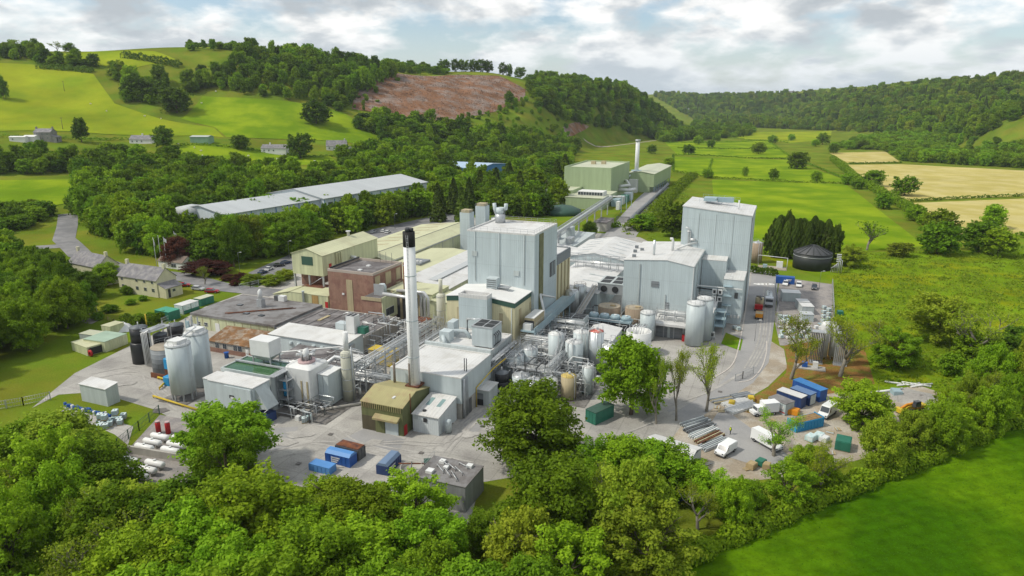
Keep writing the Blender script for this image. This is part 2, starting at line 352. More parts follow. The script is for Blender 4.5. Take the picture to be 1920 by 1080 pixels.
m_dirt = mat('bare_earth', (0.33, 0.28, 0.215), 0.95, var=0.2, scale=0.1, col2=(0.42, 0.385, 0.33), mixscale=0.15, bump=0.1, bscale=3, fine=0.25, spec=0.0)
m_bund = mat('brown_bank', (0.25, 0.135, 0.045), 0.95, var=0.3, scale=0.15, col2=(0.16, 0.15, 0.03), mixscale=0.3, bump=0.3, bscale=2, fine=0.4, spec=0.0)
m_grav = mat('gravel', (0.31, 0.285, 0.265), 0.95, var=0.15, scale=0.2, col2=(0.22, 0.205, 0.20), mixscale=0.4, bump=0.05, bscale=10, fine=0.25)
m_kerb = mat('kerb_stone', (0.50, 0.46, 0.42), 0.85, var=0.15, scale=1.0)
m_whitepaint = mat('road_paint', (0.75, 0.75, 0.72), 0.7, var=0.15, scale=2)
m_yelpaint = mat('yellow_paint', (0.70, 0.47, 0.05), 0.6, var=0.15, scale=1)

nx, ny = len(GX), len(GY)
ii = (np.arange(ny-1)[:, None]*nx+np.arange(nx-1)[None]).ravel()
gm = np_mesh('ground', np.stack([_gx.ravel(), _gy.ravel(), GZ.ravel()], 1), np.stack([ii, ii+1, ii+nx+1, ii+nx], 1), smooth=True)
structure(link('ground', gm, None, m_ground))

def px_poly(pts): return [T(a, b)[:2] for a, b in pts]
def zp(pts): return [P(a, b, 0.0)[:2] for a, b in pts]
# fields and pastures
drape('mown_field', [(-60, 35), (19, 85), (100, 132), (196, 187), (326, 252), (600, 200), (500, -150), (-60, -150)], 0.05, m_mown, 20)
drape('meadow', zp([(1425, 480), (1740, 470), (1960, 470), (2300, 480), (2400, 700), (1900, 800), (1640, 780), (1600, 640), (1565, 600), (1565, 530)]), 0.04, m_mead, 15)
drape('pasture_field', px_poly([(1335, 337), (1585, 345), (1735, 462), (1560, 478), (1425, 476), (1400, 430), (1340, 395)]), 0.05, m_past, 20)
drape('pasture_field', px_poly([(1265, 294), (1480, 300), (1600, 343), (1470, 341), (1325, 333), (1262, 320)]), 0.05, m_past, 20)
drape('pasture_field', px_poly([(1245, 266), (1440, 264), (1485, 297), (1380, 297), (1270, 290)]), 0.05, m_past, 20)
drape('pasture_field', px_poly([(1335, 249), (1560, 245), (1555, 262), (1480, 268), (1400, 262)]), 0.08, m_yel, 25)
drape('hay_field', px_poly([(1555, 287), (1660, 284), (1688, 304), (1590, 306)]), 0.06, m_hay, 20)
drape('hay_field', px_poly([(1590, 309), (1690, 308), (1960, 322), (1960, 366), (1705, 376), (1640, 352)]), 0.06, m_hay, 20)
drape('hay_field', px_poly([(1712, 381), (1960, 371), (1960, 438), (1810, 446)]), 0.06, m_hay, 20)
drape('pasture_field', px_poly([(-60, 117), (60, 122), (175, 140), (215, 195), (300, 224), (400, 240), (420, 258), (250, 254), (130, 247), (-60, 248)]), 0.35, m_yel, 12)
drape('pasture_field', px_poly([(380, 182), (500, 188), (640, 210), (690, 240), (800, 285), (700, 275), (560, 262), (425, 258), (404, 240), (340, 224)]), 0.35, m_past, 12)
drape('pasture_field', px_poly([(-60, 338), (150, 336), (125, 382), (60, 395), (-60, 402)]), 0.3, m_past, 12)
drape('pasture_field', px_poly([(340, 271), (480, 279), (620, 294), (640, 312), (560, 310), (400, 305), (330, 295)]), 0.3, m_past, 12)
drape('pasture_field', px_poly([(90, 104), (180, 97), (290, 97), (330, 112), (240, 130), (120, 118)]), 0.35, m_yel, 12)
drape('felled_hillside', px_poly([(668, 158), (745, 138), (850, 141), (935, 143), (985, 168), (985, 188), (930, 210), (890, 218), (840, 228), (760, 220), (690, 210), (660, 205)]), 0.4, m_fell, 6)
drape('felled_hillside', px_poly([(1055, 240), (1085, 228), (1105, 238), (1075, 255), (1060, 258)]), 0.4, m_fell, 6)
# yards and roads
drape('concrete_yard', zp([(60, 765), (140, 700), (230, 655), (320, 612), (385, 575), (470, 545), (560, 500), (700, 448), (870, 405), (1010, 425), (1200, 445), (1260, 475), (1330, 485), (1425, 505), (1410, 600), (1390, 690), (1345, 745), (1290, 785), (1260, 830), (1200, 850), (1100, 850), (1050, 880), (900, 905), (880, 985), (760, 970), (640, 925), (520, 905), (470, 870), (420, 840), (340, 795), (290, 768), (180, 735), (110, 740)]), 0.03, m_conc, 25)
lawn = drape('lawn', zp([(1361, 624), (1393, 637), (1388, 658), (1352, 645)]), 0.10, m_lawn, 10)
drape('works_road', zp([(1412, 498), (1460, 515), (1452, 600), (1441, 680), (1412, 718), (1350, 757), (1290, 800), (1250, 770), (1335, 735), (1376, 690), (1396, 610)]), 0.055, m_asph, 12)
drape('bare_verge', zp([(1446, 640), (1470, 655), (1476, 690), (1440, 725), (1380, 760), (1420, 775), (1560, 725), (1640, 770), (1650, 850), (1520, 890), (1330, 910), (1250, 900), (1240, 850), (1280, 795), (1340, 745), (1400, 710), (1430, 681)]), 0.04, m_dirt, 12)
drape('asphalt_patch', zp([(1345, 775), (1362, 770), (1500, 870), (1440, 880), (1340, 850), (1335, 790)]), 0.075, m_asph, 12)
drape('compound', zp([(1462, 520), (1560, 533), (1562, 600), (1580, 650), (1462, 648), (1452, 600)]), 0.05, m_grav, 12)
drape('earth_bank', zp([(1470, 648), (1530, 640), (1620, 650), (1640, 720), (1560, 738), (1470, 748), (1405, 775), (1375, 768), (1440, 728), (1474, 700), (1476, 675)]), 0.06, m_bund, 10)
drape('telehandler_track', zp([(1640, 800), (1660, 735), (1720, 722), (1790, 745), (1760, 790), (1690, 800)]), 0.05, m_dirt, 10)
def ribbon(name, pts, width, off, material, step=6.0):
    pts = [np.array(p[:2], float) for p in pts]; L = []; Rr = []
    for i, p in enumerate(pts):
        t = pts[min(i+1, len(pts)-1)]-pts[max(i-1, 0)]; t = t/np.hypot(*t); n = np.array([-t[1], t[0]])*width/2
        L.append(p+n); Rr.append(p-n)
    return drape(name, L+Rr[::-1], off, material, step)
ribbon('access_road', px_poly([(128, 402), (126, 425), (120, 450), (150, 478), (230, 505), (340, 520), (420, 540), (520, 552)]), 9, 0.12, m_asd)
ribbon('access_road', px_poly([(-60, 478), (60, 465), (118, 462)]), 7, 0.09, m_asd)
drape('car_park', zp([(465, 512), (560, 470), (700, 430), (800, 408), (860, 396), (880, 404), (700, 455), (560, 500), (500, 525)]), 0.08, m_asd, 12)
ribbon('works_road', zp([(1160, 445), (1175, 425), (1195, 400), (1215, 375), (1240, 350)]), 16, 0.05, m_asph, 10)
ribbon('access_road', px_poly([(1095, 262), (1120, 275), (1180, 270), (1240, 262)]), 5, 0.15, m_dirt)
ribbon('farm_track', px_poly([(1318, 330), (1345, 305), (1375, 280), (1400, 262)]), 2.2, 0.12, m_past)
drape('gas_compound', zp([(225, 860), (300, 778), (420, 800), (380, 900), (300, 950), (190, 930)]), 0.06, m_grav, 10)
drape('storage_slab', zp([(120, 762), (250, 800), (240, 835), (215, 815), (115, 772)]), 0.06, m_conc, 10)
def kerb(name, pts, w=0.3, h=0.13):
    mb = MB(); pts = [np.array(p[:2], float) for p in pts]
    for p, q in zip(pts[:-1], pts[1:]):
        t = (q-p)/np.hypot(*(q-p)); n = np.array([-t[1], t[0]])*w/2
        mb.prism([tuple(p+n), tuple(p-n), tuple(q-n), tuple(q+n)], -0.05, h)
    return structure(mb.build(name, m_kerb))
def smooth(pts, n=6):
    pts = [np.array(p, float) for p in pts]; out = []
    for i in range(len(pts)-1):
        p0 = pts[max(i-1, 0)]; p1 = pts[i]; p2 = pts[i+1]; p3 = pts[min(i+2, len(pts)-1)]
        for k in range(n):
            t = k/n; out.append(0.5*((2*p1)+(-p0+p2)*t+(2*p0-5*p1+4*p2-p3)*t*t+(-p0+3*p1-3*p2+p3)*t**3))
    return out+[pts[-1]]
kerb('kerb', smooth(zp([(1407, 510), (1398, 580), (1385, 650), (1372, 685), (1345, 705), (1330, 712)])))
kerb('kerb', smooth(zp([(1437, 640), (1437, 660), (1428, 690), (1408, 712), (1385, 717)])))
for k in range(5):
    p = P(1419+k*7.2, 533-k*0.0, 0)
    mk = MB(); mk.box(-0.55, 0.55, -1.2, 1.2, 0, 0.004); o = structure(mk.build('road_marking', m_whitepaint)); o.location = (p[0], p[1], 0.075); o.rotation_euler = (0, 0, R(45))

# tarmac repairs, tyre marks and drain covers on the yard
m_mark = mat('tyre_mark', (0.365, 0.35, 0.325), 0.9, var=0.25, scale=0.3, fine=0.25)
m_oil = mat('oil_stain', (0.14, 0.13, 0.12), 0.6, var=0.3, scale=0.5, fine=0.3)
for pts in ([(500, 850), (600, 830), (700, 850), (850, 850)], [(480, 870), (560, 850), (660, 835), (740, 845), (880, 870)], [(620, 800), (660, 830), (760, 860), (860, 900)], [(820, 840), (860, 800), (900, 770), (915, 755)], [(835, 850), (875, 805), (912, 772)], [(150, 720), (250, 700), (330, 760), (420, 830)], [(180, 700), (260, 690), (300, 740), (380, 790)], [(640, 840), (740, 830), (840, 830), (880, 780)], [(1210, 790), (1260, 760), (1330, 735), (1390, 700)], [(1150, 820), (1230, 790), (1300, 750)], [(1400, 690), (1425, 640), (1432, 580), (1437, 530)], [(1412, 690), (1437, 640), (1443, 580)]):
    for dx in (-7, 7): _tz = globals().get('_tz', 0.0)+0.0022; ribbon('tyre_mark', smooth([p + np.array([dx*.11, dx*.08]) for p in zp(pts)], 5), 0.42, 0.060+_tz, m_mark, 4)
for (px, py, r) in ((560, 815, 2.2), (640, 870, 1.8), (700, 830, 1.5), (880, 815, 1.6), (520, 830, 2.4), (760, 880, 1.3), (230, 720, 2.0), (300, 770, 1.6), (1230, 690, 2.0), (1290, 690, 1.6), (840, 870, 2.0)):
    c_ = P(px, py); rr_ = random.Random(px); drape('oil_stain', [(c_[0]+r*rr_.uniform(.5, 1.2)*math.cos(t*.63)*1.5, c_[1]+r*rr_.uniform(.5, 1.2)*math.sin(t*.63)) for t in range(10)], 0.118+0.002*(px % 7), m_mark if px % 3 else m_oil, 3)
for pts in ([(690, 800), (760, 825), (745, 850), (640, 825)], [(480, 805), (560, 800), (545, 840), (470, 850)], [(860, 790), (915, 765), (925, 780), (890, 815)]): drape('asphalt_patch', zp(pts), 0.047, m_asph, 6)
for px, py in ((845, 795), (620, 815), (790, 850), (905, 800), (1350, 735), (560, 870)):
    c_ = P(px, py); o = MB().box(-.45, .45, -.45, .45, 0, .02).build('drain_cover', m_oil); o.location = (c_[0], c_[1], .135); o.rotation_euler = (0, 0, AX); structure(o)

m_slab = mat('recess_shade_dark', (0.20, 0.19, 0.18), 0.6, var=0.3, scale=0.3, col2=(0.12, 0.11, 0.10), mixscale=0.4, fine=0.3)  # darker floor: the shade in recesses among the pipes, put into the colour
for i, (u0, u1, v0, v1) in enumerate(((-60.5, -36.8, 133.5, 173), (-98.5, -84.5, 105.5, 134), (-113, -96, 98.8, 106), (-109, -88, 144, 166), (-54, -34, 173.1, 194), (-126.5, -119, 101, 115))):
    drape('recess_shade_slab', [XY(u0, v0), XY(u1, v0), XY(u1, v1), XY(u0, v1)], 0.142+.003*i, m_slab, 8)
# ------------------------------------------------------------------ trees
m_bark = mat('bark', (0.13, 0.105, 0.075), 0.95, var=0.25, scale=1.5, bump=0.05, bscale=6)
m_barkg = mat('grey_bark', (0.22, 0.20, 0.165), 0.95, var=0.25, scale=1.5)
LEAF = {'oak': leafmat('leaf_oak', (0.091, 0.171, 0.007), (0.221, 0.348, 0.015)), 'ash': leafmat('leaf_ash', (0.141, 0.258, 0.009), (0.302, 0.468, 0.020), 0.36),
        'mid': leafmat('leaf_mid', (0.133, 0.232, 0.009), (0.300, 0.428, 0.018)), 'olive': leafmat('leaf_olive', (0.166, 0.236, 0.014), (0.341, 0.400, 0.029)),
        'dark': leafmat('leaf_dark', (0.062, 0.123, 0.009), (0.148, 0.239, 0.014)), 'purple': leafmat('leaf_purple', (0.064, 0.026, 0.018), (0.143, 0.046, 0.029)),
        'needle': leafmat('leaf_needle', (0.035, 0.066, 0.007), (0.093, 0.131, 0.013), 0.1), 'bronze': leafmat('leaf_bronze', (0.333, 0.198, 0.018), (0.583, 0.366, 0.032)),
        'gold': leafmat('leaf_gold', (0.555, 0.604, 0.016), (0.874, 0.804, 0.023), 0.3)}
def quads(C, Nn, S, r, asp=0.7):
    """leaf quads: centres C, normals Nn, sizes S"""
    n = len(C); Nn = Nn/np.linalg.norm(Nn, axis=1, keepdims=True)
    a = np.cross(Nn, r.normal(size=(n, 3))); a /= np.linalg.norm(a, axis=1, keepdims=True)+1e-9; b = np.cross(Nn, a)
    a *= S[:, None]; b *= S[:, None]*asp
    V = np.stack([C-a, C-b*0.9+a*0.15, C+a, C+b*0.9+a*0.15], 1).reshape(-1, 3)
    return V, np.arange(4*n).reshape(-1, 4)
def branch_tree(seed):
    """forked open tree, 12 m tall: mesh of tapering limbs and the list of twig ends"""
    r = random.Random(seed); mb = MB(); tips = []
    def rec(p, d, L, rad, depth):
        k = 3; pts = [p]; q = p; dd = d
        for i in range(k):
            dd = (dd+Vector((r.uniform(-.16, .16), r.uniform(-.16, .16), r.uniform(-.02, .12)))).normalized(); q = q+dd*(L/k); pts.append(q)
        mb.tube(pts, rad, 6 if depth < 2 else 4, rad*.62)
        if depth >= 2: tips.append(q)
        if depth == 5: return
        for j in range(r.choice((2, 2, 3)) if depth else 4):
            a = r.uniform(0, 6.28); sp = r.uniform(.45, 1.05); side = Vector((math.cos(a), math.sin(a), 0)); nd = (dd+side*sp+Vector((0, 0, .02))).normalized()
            rec(pts[-1] if r.random() < .45 else pts[r.choice((-2, -2, 1))] if depth else pts[-r.choice((1, 2))], nd, L*r.uniform(.62, .85), rad*.58, depth+1)
    rec(Vector((0, 0, -.5)), Vector((.05, .02, 1)).normalized(), 2.7, .30, 0)
    zt = max(t.z for t in tips); f = 11.6/zt; mb.v = [(x*f, y*f, z*f) for x, y, z in mb.v]
    return mb, np.array([(t.x*f, t.y*f, t.z*f) for t in tips])
def crown_mesh(name, seed, n, leaf, kind):
    if kind == 'sparse':
        r = np.random.default_rng(seed); tp = branch_tree(seed % 10)[1]; idx = r.integers(0, len(tp), n); dens = r.random(len(tp)); keep = r.random(n) < dens[idx]**.7; idx = idx[keep]
        C = tp[idx]+r.normal(size=(len(idx), 3))*np.array([.42, .42, .34]); V, F = quads(C, r.normal(size=(len(idx), 3))+np.array([0, 0, .5]), leaf*(.6+.8*r.random(len(idx))), r)
        return np_mesh(name, V, F, np.clip(.55+.3*r.normal(size=len(idx)), 0, 1))
    r = np.random.default_rng(seed)
    if kind in ('spruce', 'thuja'):
        hgt = 12.0; z = hgt*(0.06+0.94*r.random(n)**(0.8 if kind == 'spruce' else 0.75)); t = z/hgt
        ang = r.random(n)*2*math.pi
        lob = 1+0.16*np.sin(ang*5+z*1.3)+0.10*np.sin(ang*11-z*2.1)
        R0 = (3.0*(1-t)**0.8+0.1)*lob if kind == 'spruce' else (2.1*np.clip((1-t)*2.6, 0, 1)**0.45*(0.8+0.2*np.clip(t*4, 0, 1))+0.05)*lob
        rr = R0*(0.55+0.45*r.random(n)**0.5)
        if kind == 'spruce': rr *= 0.82+0.25*np.abs(np.sin(z*3.1+r.normal(size=n)*0.2))
        C = np.stack([rr*np.cos(ang), rr*np.sin(ang), z-0.25*rr*(kind == 'spruce')], 1)
        Nn = np.stack([np.cos(ang), np.sin(ang), np.full(n, 0.7)], 1)+r.normal(size=(n, 3))*0.5
        S = leaf*(0.6+0.8*r.random(n))
    else:
        Rx, Rz, zc, nc, lo, hi = {'round': (5.0, 5.6, 6.1, 170, 0.09, 0.23), 'oval': (4.2, 5.5, 6.2, 150, 0.09, 0.24), 'airy': (4.7, 5.9, 6.0, 130, 0.07, 0.20),
                                  'bush': (5.0, 5.4, 5.8, 150, 0.09, 0.23), 'cone': (3.2, 5.4, 6.3, 50, 0.2, 0.34), 'sparse': (4.4, 5.6, 6.6, 60, 0.12, 0.24)}[kind]
        lobes = r.normal(size=(5, 3)); lobes /= np.linalg.norm(lobes, axis=1, keepdims=True)
        d = r.normal(size=(nc, 3)); d /= np.linalg.norm(d, axis=1, keepdims=True)
        d[:, 2] = np.where(d[:, 2] < (-0.95 if kind in ('airy', 'bush') else -0.85), -d[:, 2]*0.7, d[:, 2])
        rad = 0.40+0.56*r.random(nc)**0.55
        rad *= 0.78+0.42*np.clip(np.max(d@lobes.T, axis=1), 0, 1)
        fx = np.ones(nc)
        cc = np.stack([d[:, 0]*Rx*rad, d[:, 1]*Rx*rad, d[:, 2]*Rz*rad], 1)
        if kind == 'cone': cc[:, :2] *= np.clip(1.15-0.75*(cc[:, 2:3]+Rz)/(2*Rz), 0.2, 1.2)
        cr = Rx*(lo+(hi-lo)*r.random(nc))
        if kind == 'cone': cr *= np.clip(1.1-0.6*(cc[:, 2]+Rz)/(2*Rz), 0.4, 1)
        cc[:, 2] += zc
        w = cr**2; idx = r.choice(nc, n, p=w/w.sum())
        e = r.normal(size=(n, 3)); e /= np.linalg.norm(e, axis=1, keepdims=True); e[:, 2] = np.where((e[:, 2] < -0.2) & (r.random(n) < 0.6), -e[:, 2], e[:, 2])
        q = (0.45+0.55*r.random(n)**0.45)*(1+0.22*np.abs(r.normal(size=n)))
        ax = cc-np.array([0, 0, zc*.75]); ax /= np.linalg.norm(ax, axis=1, keepdims=True)+1e-6; st = (e*ax[idx]).sum(1, keepdims=True)
        C = cc[idx]+(e+ax[idx]*st*0.75)*(cr[idx]*q)[:, None]*np.array([1, 1, 0.88])
        C[:, 2] = np.maximum(C[:, 2], 0.3)
        Nn = e*0.8+r.normal(size=(n, 3))*0.65+np.array([0, 0, 0.35])
        S = leaf*(0.55+0.9*r.random(n))
    V, F = quads(C, Nn, S, r)
    tint = np.clip(0.5+0.28*r.normal(size=n), 0, 1)
    if kind not in ('spruce', 'thuja'):
        ct = r.random(nc); tint = np.clip(0.55*ct[idx]+0.45*tint, 0, 1)
    return np_mesh(name, V, F, tint)
def trunk_mesh(name, seed, kind):
    r = random.Random(seed); mb = MB()
    if kind == 'sparse': mb = branch_tree(seed % 10)[0]
    elif kind in ('spruce', 'thuja'): mb.tube([(0, 0, -0.5), (0, 0, 5), (0, 0, 11)], 0.28, 6, 0.04)
    elif kind == 'bush':
        for k in range(5):
            a = k*1.26+r.random(); mb.tube([(0.2*math.cos(a), 0.2*math.sin(a), -0.3), (1.2*math.cos(a), 1.2*math.sin(a), 2.5), (2.4*math.cos(a), 2.4*math.sin(a), 5)], 0.16, 5, 0.03)
    else:
        th = 3.2 if kind != 'sparse' else 3.0
        mb.tube([(0, 0, -0.6), (0.08, 0.05, 1.2), (0.1, -0.1, th), (0.3, 0.1, th+3), (0.2, 0.2, 10)], 0.36, 8, 0.05)
        nl = 9 if kind != 'sparse' else 24
        for k in range(nl):
            a = k*2.4+r.random(); z0 = th*0.7+k*0.42 if kind != 'sparse' else 2.4+k*0.35
            L = 3.4-0.12*k; p0 = Vector((0.1, 0, z0)); p1 = p0+Vector((math.cos(a)*L*0.5, math.sin(a)*L*0.5, 1.5)); p2 = p0+Vector((math.cos(a)*L, math.sin(a)*L, 3.2+r.random()))
            mb.tube([p0, p1, p2], 0.15, 5, 0.03)
            if kind in ('sparse', 'airy'):
                for j in range(10):
                    b = a+r.uniform(-1, 1); q0 = p1.lerp(p2, r.random()); q1 = q0+Vector((math.cos(b)*1.2, math.sin(b)*1.2, r.uniform(0.4, 1.8)))
                    mb.tube([q0, q1], 0.05, 4, 0.015)
    me = bpy.data.meshes.new(name); me.from_pydata(mb.v, [], mb.f); me.polygons.foreach_set('use_smooth', mb.sm); me.materials.append(m_barkg if kind == 'sparse' else m_bark); return me
# nominal half-width for a 12 m tree
_tp = np.concatenate([branch_tree(i)[1] for i in range(3)]); _hs = float(np.percentile(np.hypot(_tp[:, 0], _tp[:, 1]), 92))
HALF = {'round': 5.6, 'oval': 4.8, 'airy': 5.0, 'bush': 5.8, 'cone': 3.4, 'sparse': _hs, 'spruce': 3.1, 'thuja': 2.2}
SHAPES = {}
for kind, nh, leafh in (('round', 26000, 0.20), ('oval', 24000, 0.20), ('airy', 17000, 0.20), ('bush', 24000, 0.20), ('cone', 14000, 0.20), ('sparse', 8000, 0.13), ('spruce', 14000, 0.22), ('thuja', 13000, 0.20)):
    nv = {'round': 4, 'oval': 4, 'airy': 3, 'bush': 3, 'sparse': 3}.get(kind, 1)
    for res, n, lf in (('near', nh, leafh), ('far', int(nh*0.13), leafh*2.5)):
        SHAPES[kind, res] = [crown_mesh('crown', hash_seed, n, lf, kind) for hash_seed in ([40+i for i in range(nv)] if kind == 'sparse' else [100+17*i+len(kind)*7+(3 if res == 'far' else 0) for i in range(nv)])]
    SHAPES[kind, 'trunk'] = [trunk_mesh('trunk', 40+i, kind) for i in range(nv)]
_mc = {}
def crown_for(kind, res, i, leaf):                       # the shared shape with the leaf colour of this species
    k = (kind, res, i, leaf)
    if k not in _mc:
        me = SHAPES[kind, res][i].copy(); me.materials.clear(); me.materials.append(LEAF[leaf]); _mc[k] = me
    return _mc[k]
EXCL = []                                                # world polygons where nothing grows
def free(x, y, m=0.0):
    for poly in EXCL:
        if inpoly(np.array([x]), np.array([y]), poly)[0]: return False
        if m and segdist(np.array([x]), np.array([y]), poly)[0] < m: return False
    return True
NTREE = [0]
def tree(x, y, h, w, kind, leaf, label, cat='tree', group=None, name='broadleaf_tree', z=None):
    i = random.randrange(len(SHAPES[kind, 'near'])); d = math.hypot(x, y)
    w = min(w, h*1.2) if kind != 'bush' else w; zb = float(H(x, y)) if z is None else z
    o = bpy.data.objects.new(name, None); COL.objects.link(o); o.empty_display_size = 0.5
    o.location = (x, y, zb-0.1); sx = (w/2)/HALF[kind]; o.scale = (sx, sx*random.uniform(0.92, 1.08), h/12.0); o.rotation_euler = (0, 0, random.uniform(0, 6.28))
    tag(o, label, cat, group)
    link('trunk', SHAPES[kind, 'trunk'][i], o)
    link('crown', crown_for(kind, 'near' if d < 330 else 'far', i, leaf), o)
    NTREE[0] += 1; return o
def tree_top(px, pytop, h, wpx, kind, leaf, label, ymin=0, **k):
    """a tree whose crown top shows at this pixel; its foot is where that ray is h metres above the terrain"""
    p = T(px, pytop, h, ymin); s = proj(p[0], p[1], p[2]+h*0.6)[2]
    return tree(p[0], p[1], h, wpx/s, kind, leaf, label, **k)
def scatter(pxpoly, spacing, ymin, ymax, world=None, jit=0.42, seed=1, margin=2.0):
    """jittered grid over the ground whose pixels fall inside pxpoly"""
    r = np.random.default_rng(seed); pp = np.array(pxpoly, float)
    xl = (min(pp[:, 0])-960)/FPX*ymax*1.05 if min(pp[:, 0]) < 960 else (min(pp[:, 0])-960)/FPX*ymin; xr = (max(pp[:, 0])-960)/FPX*ymax*1.05 if max(pp[:, 0]) > 960 else (max(pp[:, 0])-960)/FPX*ymin
    gx, gy = np.meshgrid(np.arange(xl, xr, spacing), np.arange(ymin, ymax, spacing)); gx = gx+(np.arange(gx.shape[0])[:, None] % 2)*spacing*0.5
    gx = gx.ravel()+r.uniform(-jit, jit, gx.size)*spacing; gy = gy.ravel()+r.uniform(-jit, jit, gy.size)*spacing
    z = H(gx, gy); a, b, s = proj(gx, gy, z); k = inpoly(a, b, pp)
    x, y = gx[k], gy[k]; ok = np.ones(len(x), bool)
    for poly in EXCL: ok &= ~inpoly(x, y, poly) & (segdist(x, y, poly) > margin)
    return x[ok], y[ok]
# ------------------------------------------------------------------ the works: buildings on the grid
m_grey = mat('grey_cladding', (0.52, 0.60, 0.62), 0.5, var=0.08, scale=0.08, streak=0.12, ribs=('xy', 0.55), spec=0.35, seams=7.3)
m_greyd = mat('grey_cladding_dull', (0.50, 0.55, 0.55), 0.5, var=0.06, scale=0.1, streak=0.18, ribs=('xy', 0.4))
m_white = mat('white_sheet', (0.63, 0.63, 0.615), 0.5, var=0.07, scale=0.12, ribs=('x', 0.8), fine=0.06, col2=(0.50, 0.485, 0.45), mixscale=0.3, thr=(0.48, 0.78))
m_whitey = mat('white_sheet_across', (0.73, 0.73, 0.71), 0.5, var=0.06, scale=0.12, ribs=('y', 0.8), fine=0.04)
m_wflat = mat('white_membrane', (0.61, 0.61, 0.60), 0.6, var=0.1, scale=0.15, col2=(0.50, 0.50, 0.48), mixscale=0.25, thr=(0.48, 0.76), fine=0.06)
m_cream = mat('cream_cladding', (0.68, 0.625, 0.40), 0.55, var=0.06, scale=0.1, streak=0.15, ribs=('xy', 0.6))
m_pale = mat('pale_green_cladding', (0.60, 0.625, 0.40), 0.55, var=0.08, scale=0.1, streak=0.25, ribs=('xy', 0.5))
m_paler = mat('pale_green_roof', (0.53, 0.535, 0.345), 0.6, var=0.09, scale=0.08, col2=(0.44, 0.42, 0.27), mixscale=0.12, ribs=('x', 0.9), fine=0.06, thr=(0.5, 0.75))
m_sage = mat('sage_cladding', (0.37, 0.46, 0.27), 0.55, var=0.05, scale=0.06, streak=0.12, ribs=('xy', 0.9))
m_sager = mat('sage_roof', (0.50, 0.52, 0.385), 0.6, var=0.06, scale=0.06, ribs=('x', 1.2))
m_olive = mat('olive_cladding', (0.155, 0.17, 0.075), 0.6, var=0.12, scale=0.3, streak=0.25, ribs=('xy', 0.5))
m_oliver = mat('olive_roof', (0.37, 0.335, 0.165), 0.65, var=0.12, scale=0.25, col2=(0.33, 0.25, 0.14), mixscale=0.35, ribs=('x', 0.5), thr=(0.5, 0.7))
m_brick = mat('red_brick', (0.32, 0.19, 0.14), 0.9, var=0.12, scale=0.3, col2=(0.26, 0.14, 0.11), mixscale=0.5, ribs=('z', 0.32), streak=0.15, fine=0.12)
m_tan = mat('tan_panel', (0.47, 0.40, 0.25), 0.7, var=0.1, scale=0.5, streak=0.2, ribs=('xy', 0.35))
m_felt = mat('roof_felt', (0.115, 0.105, 0.105), 0.9, var=0.25, scale=0.15, col2=(0.21, 0.20, 0.20), mixscale=0.25, fine=0.15)
m_feltg = mat('grey_felt', (0.23, 0.225, 0.225), 0.9, var=0.2, scale=0.15, col2=(0.14, 0.13, 0.125), mixscale=0.3, fine=0.15)
m_moss = mat('mossy_asbestos', (0.20, 0.105, 0.045), 0.95, var=0.3, scale=0.4, col2=(0.28, 0.225, 0.17), mixscale=0.5, ribs=('x', 0.35), fine=0.3)
m_block = mat('blockwork', (0.42, 0.40, 0.36), 0.9, var=0.12, scale=0.3, streak=0.2)
m_render = mat('cream_render', (0.60, 0.575, 0.40), 0.85, var=0.08, scale=0.4, streak=0.12)
m_slate = mat('slate_roof', (0.185, 0.18, 0.195), 0.75, var=0.2, scale=0.5, col2=(0.26, 0.25, 0.245), mixscale=0.6, ribs=('z', 0.35), fine=0.15)
m_steel = mat('galvanised_steel', (0.42, 0.44, 0.455), 0.45, metal=0.35, var=0.12, scale=0.6)
m_pipe = mat('lagged_pipe', (0.60, 0.61, 0.61), 0.35, metal=0.45, var=0.1, scale=0.8)
m_ssteel = mat('stainless_steel', (0.62, 0.66, 0.67), 0.32, metal=0.5, var=0.08, scale=0.3, streak=0.18, ribs=('xy', 1.4))
m_silo = mat('pale_silo', (0.52, 0.585, 0.60), 0.42, var=0.06, scale=0.25, streak=0.14)
m_top = mat('white_tank_top', (0.66, 0.67, 0.66), 0.5, var=0.08, scale=0.5)
m_dark = mat('dark_opening', (0.035, 0.037, 0.04), 0.6, var=0.1)
m_dsteel = mat('dark_steel', (0.12, 0.125, 0.13), 0.5, metal=0.3, var=0.2, scale=0.8)
m_black = mat('black_plastic', (0.022, 0.023, 0.026), 0.42, var=0.15, scale=0.5, spec=0.4)
m_glass = mat('window_glass', (0.05, 0.06, 0.07), 0.08, var=0.1, spec=0.8)
m_frame = mat('white_frame', (0.72, 0.72, 0.70), 0.5, var=0.05)
m_dgreen = mat('dark_green_trim', (0.045, 0.10, 0.075), 0.5, var=0.1, streak=0.15)
m_green = mat('green_paint', (0.03, 0.17, 0.115), 0.5, var=0.12, scale=0.8, streak=0.2)
m_red = mat('red_paint', (0.42, 0.022, 0.026), 0.45, var=0.12, scale=1)
m_rust = mat('rusty_steel', (0.20, 0.075, 0.035), 0.9, var=0.3, scale=0.6, col2=(0.11, 0.05, 0.04), mixscale=0.8, streak=0.3)
m_blue = mat('blue_paint', (0.025, 0.10, 0.36), 0.45, var=0.12, scale=0.8, streak=0.15)
m_blued = mat('navy_paint', (0.03, 0.06, 0.17), 0.45, var=0.12, scale=0.8, streak=0.15)
m_bluel = mat('bright_blue_plastic', (0.02, 0.26, 0.52), 0.4, var=0.1)
m_yel2 = mat('yellow_steel', (0.58, 0.42, 0.03), 0.5, var=0.12, scale=0.8, streak=0.2)
m_orange = mat('orange_paint', (0.62, 0.25, 0.02), 0.45, var=0.12, scale=1)
m_water = mat('green_water', (0.045, 0.12, 0.045), 0.12, var=0.15, scale=0.4, spec=0.6, bump=0.02, bscale=2)
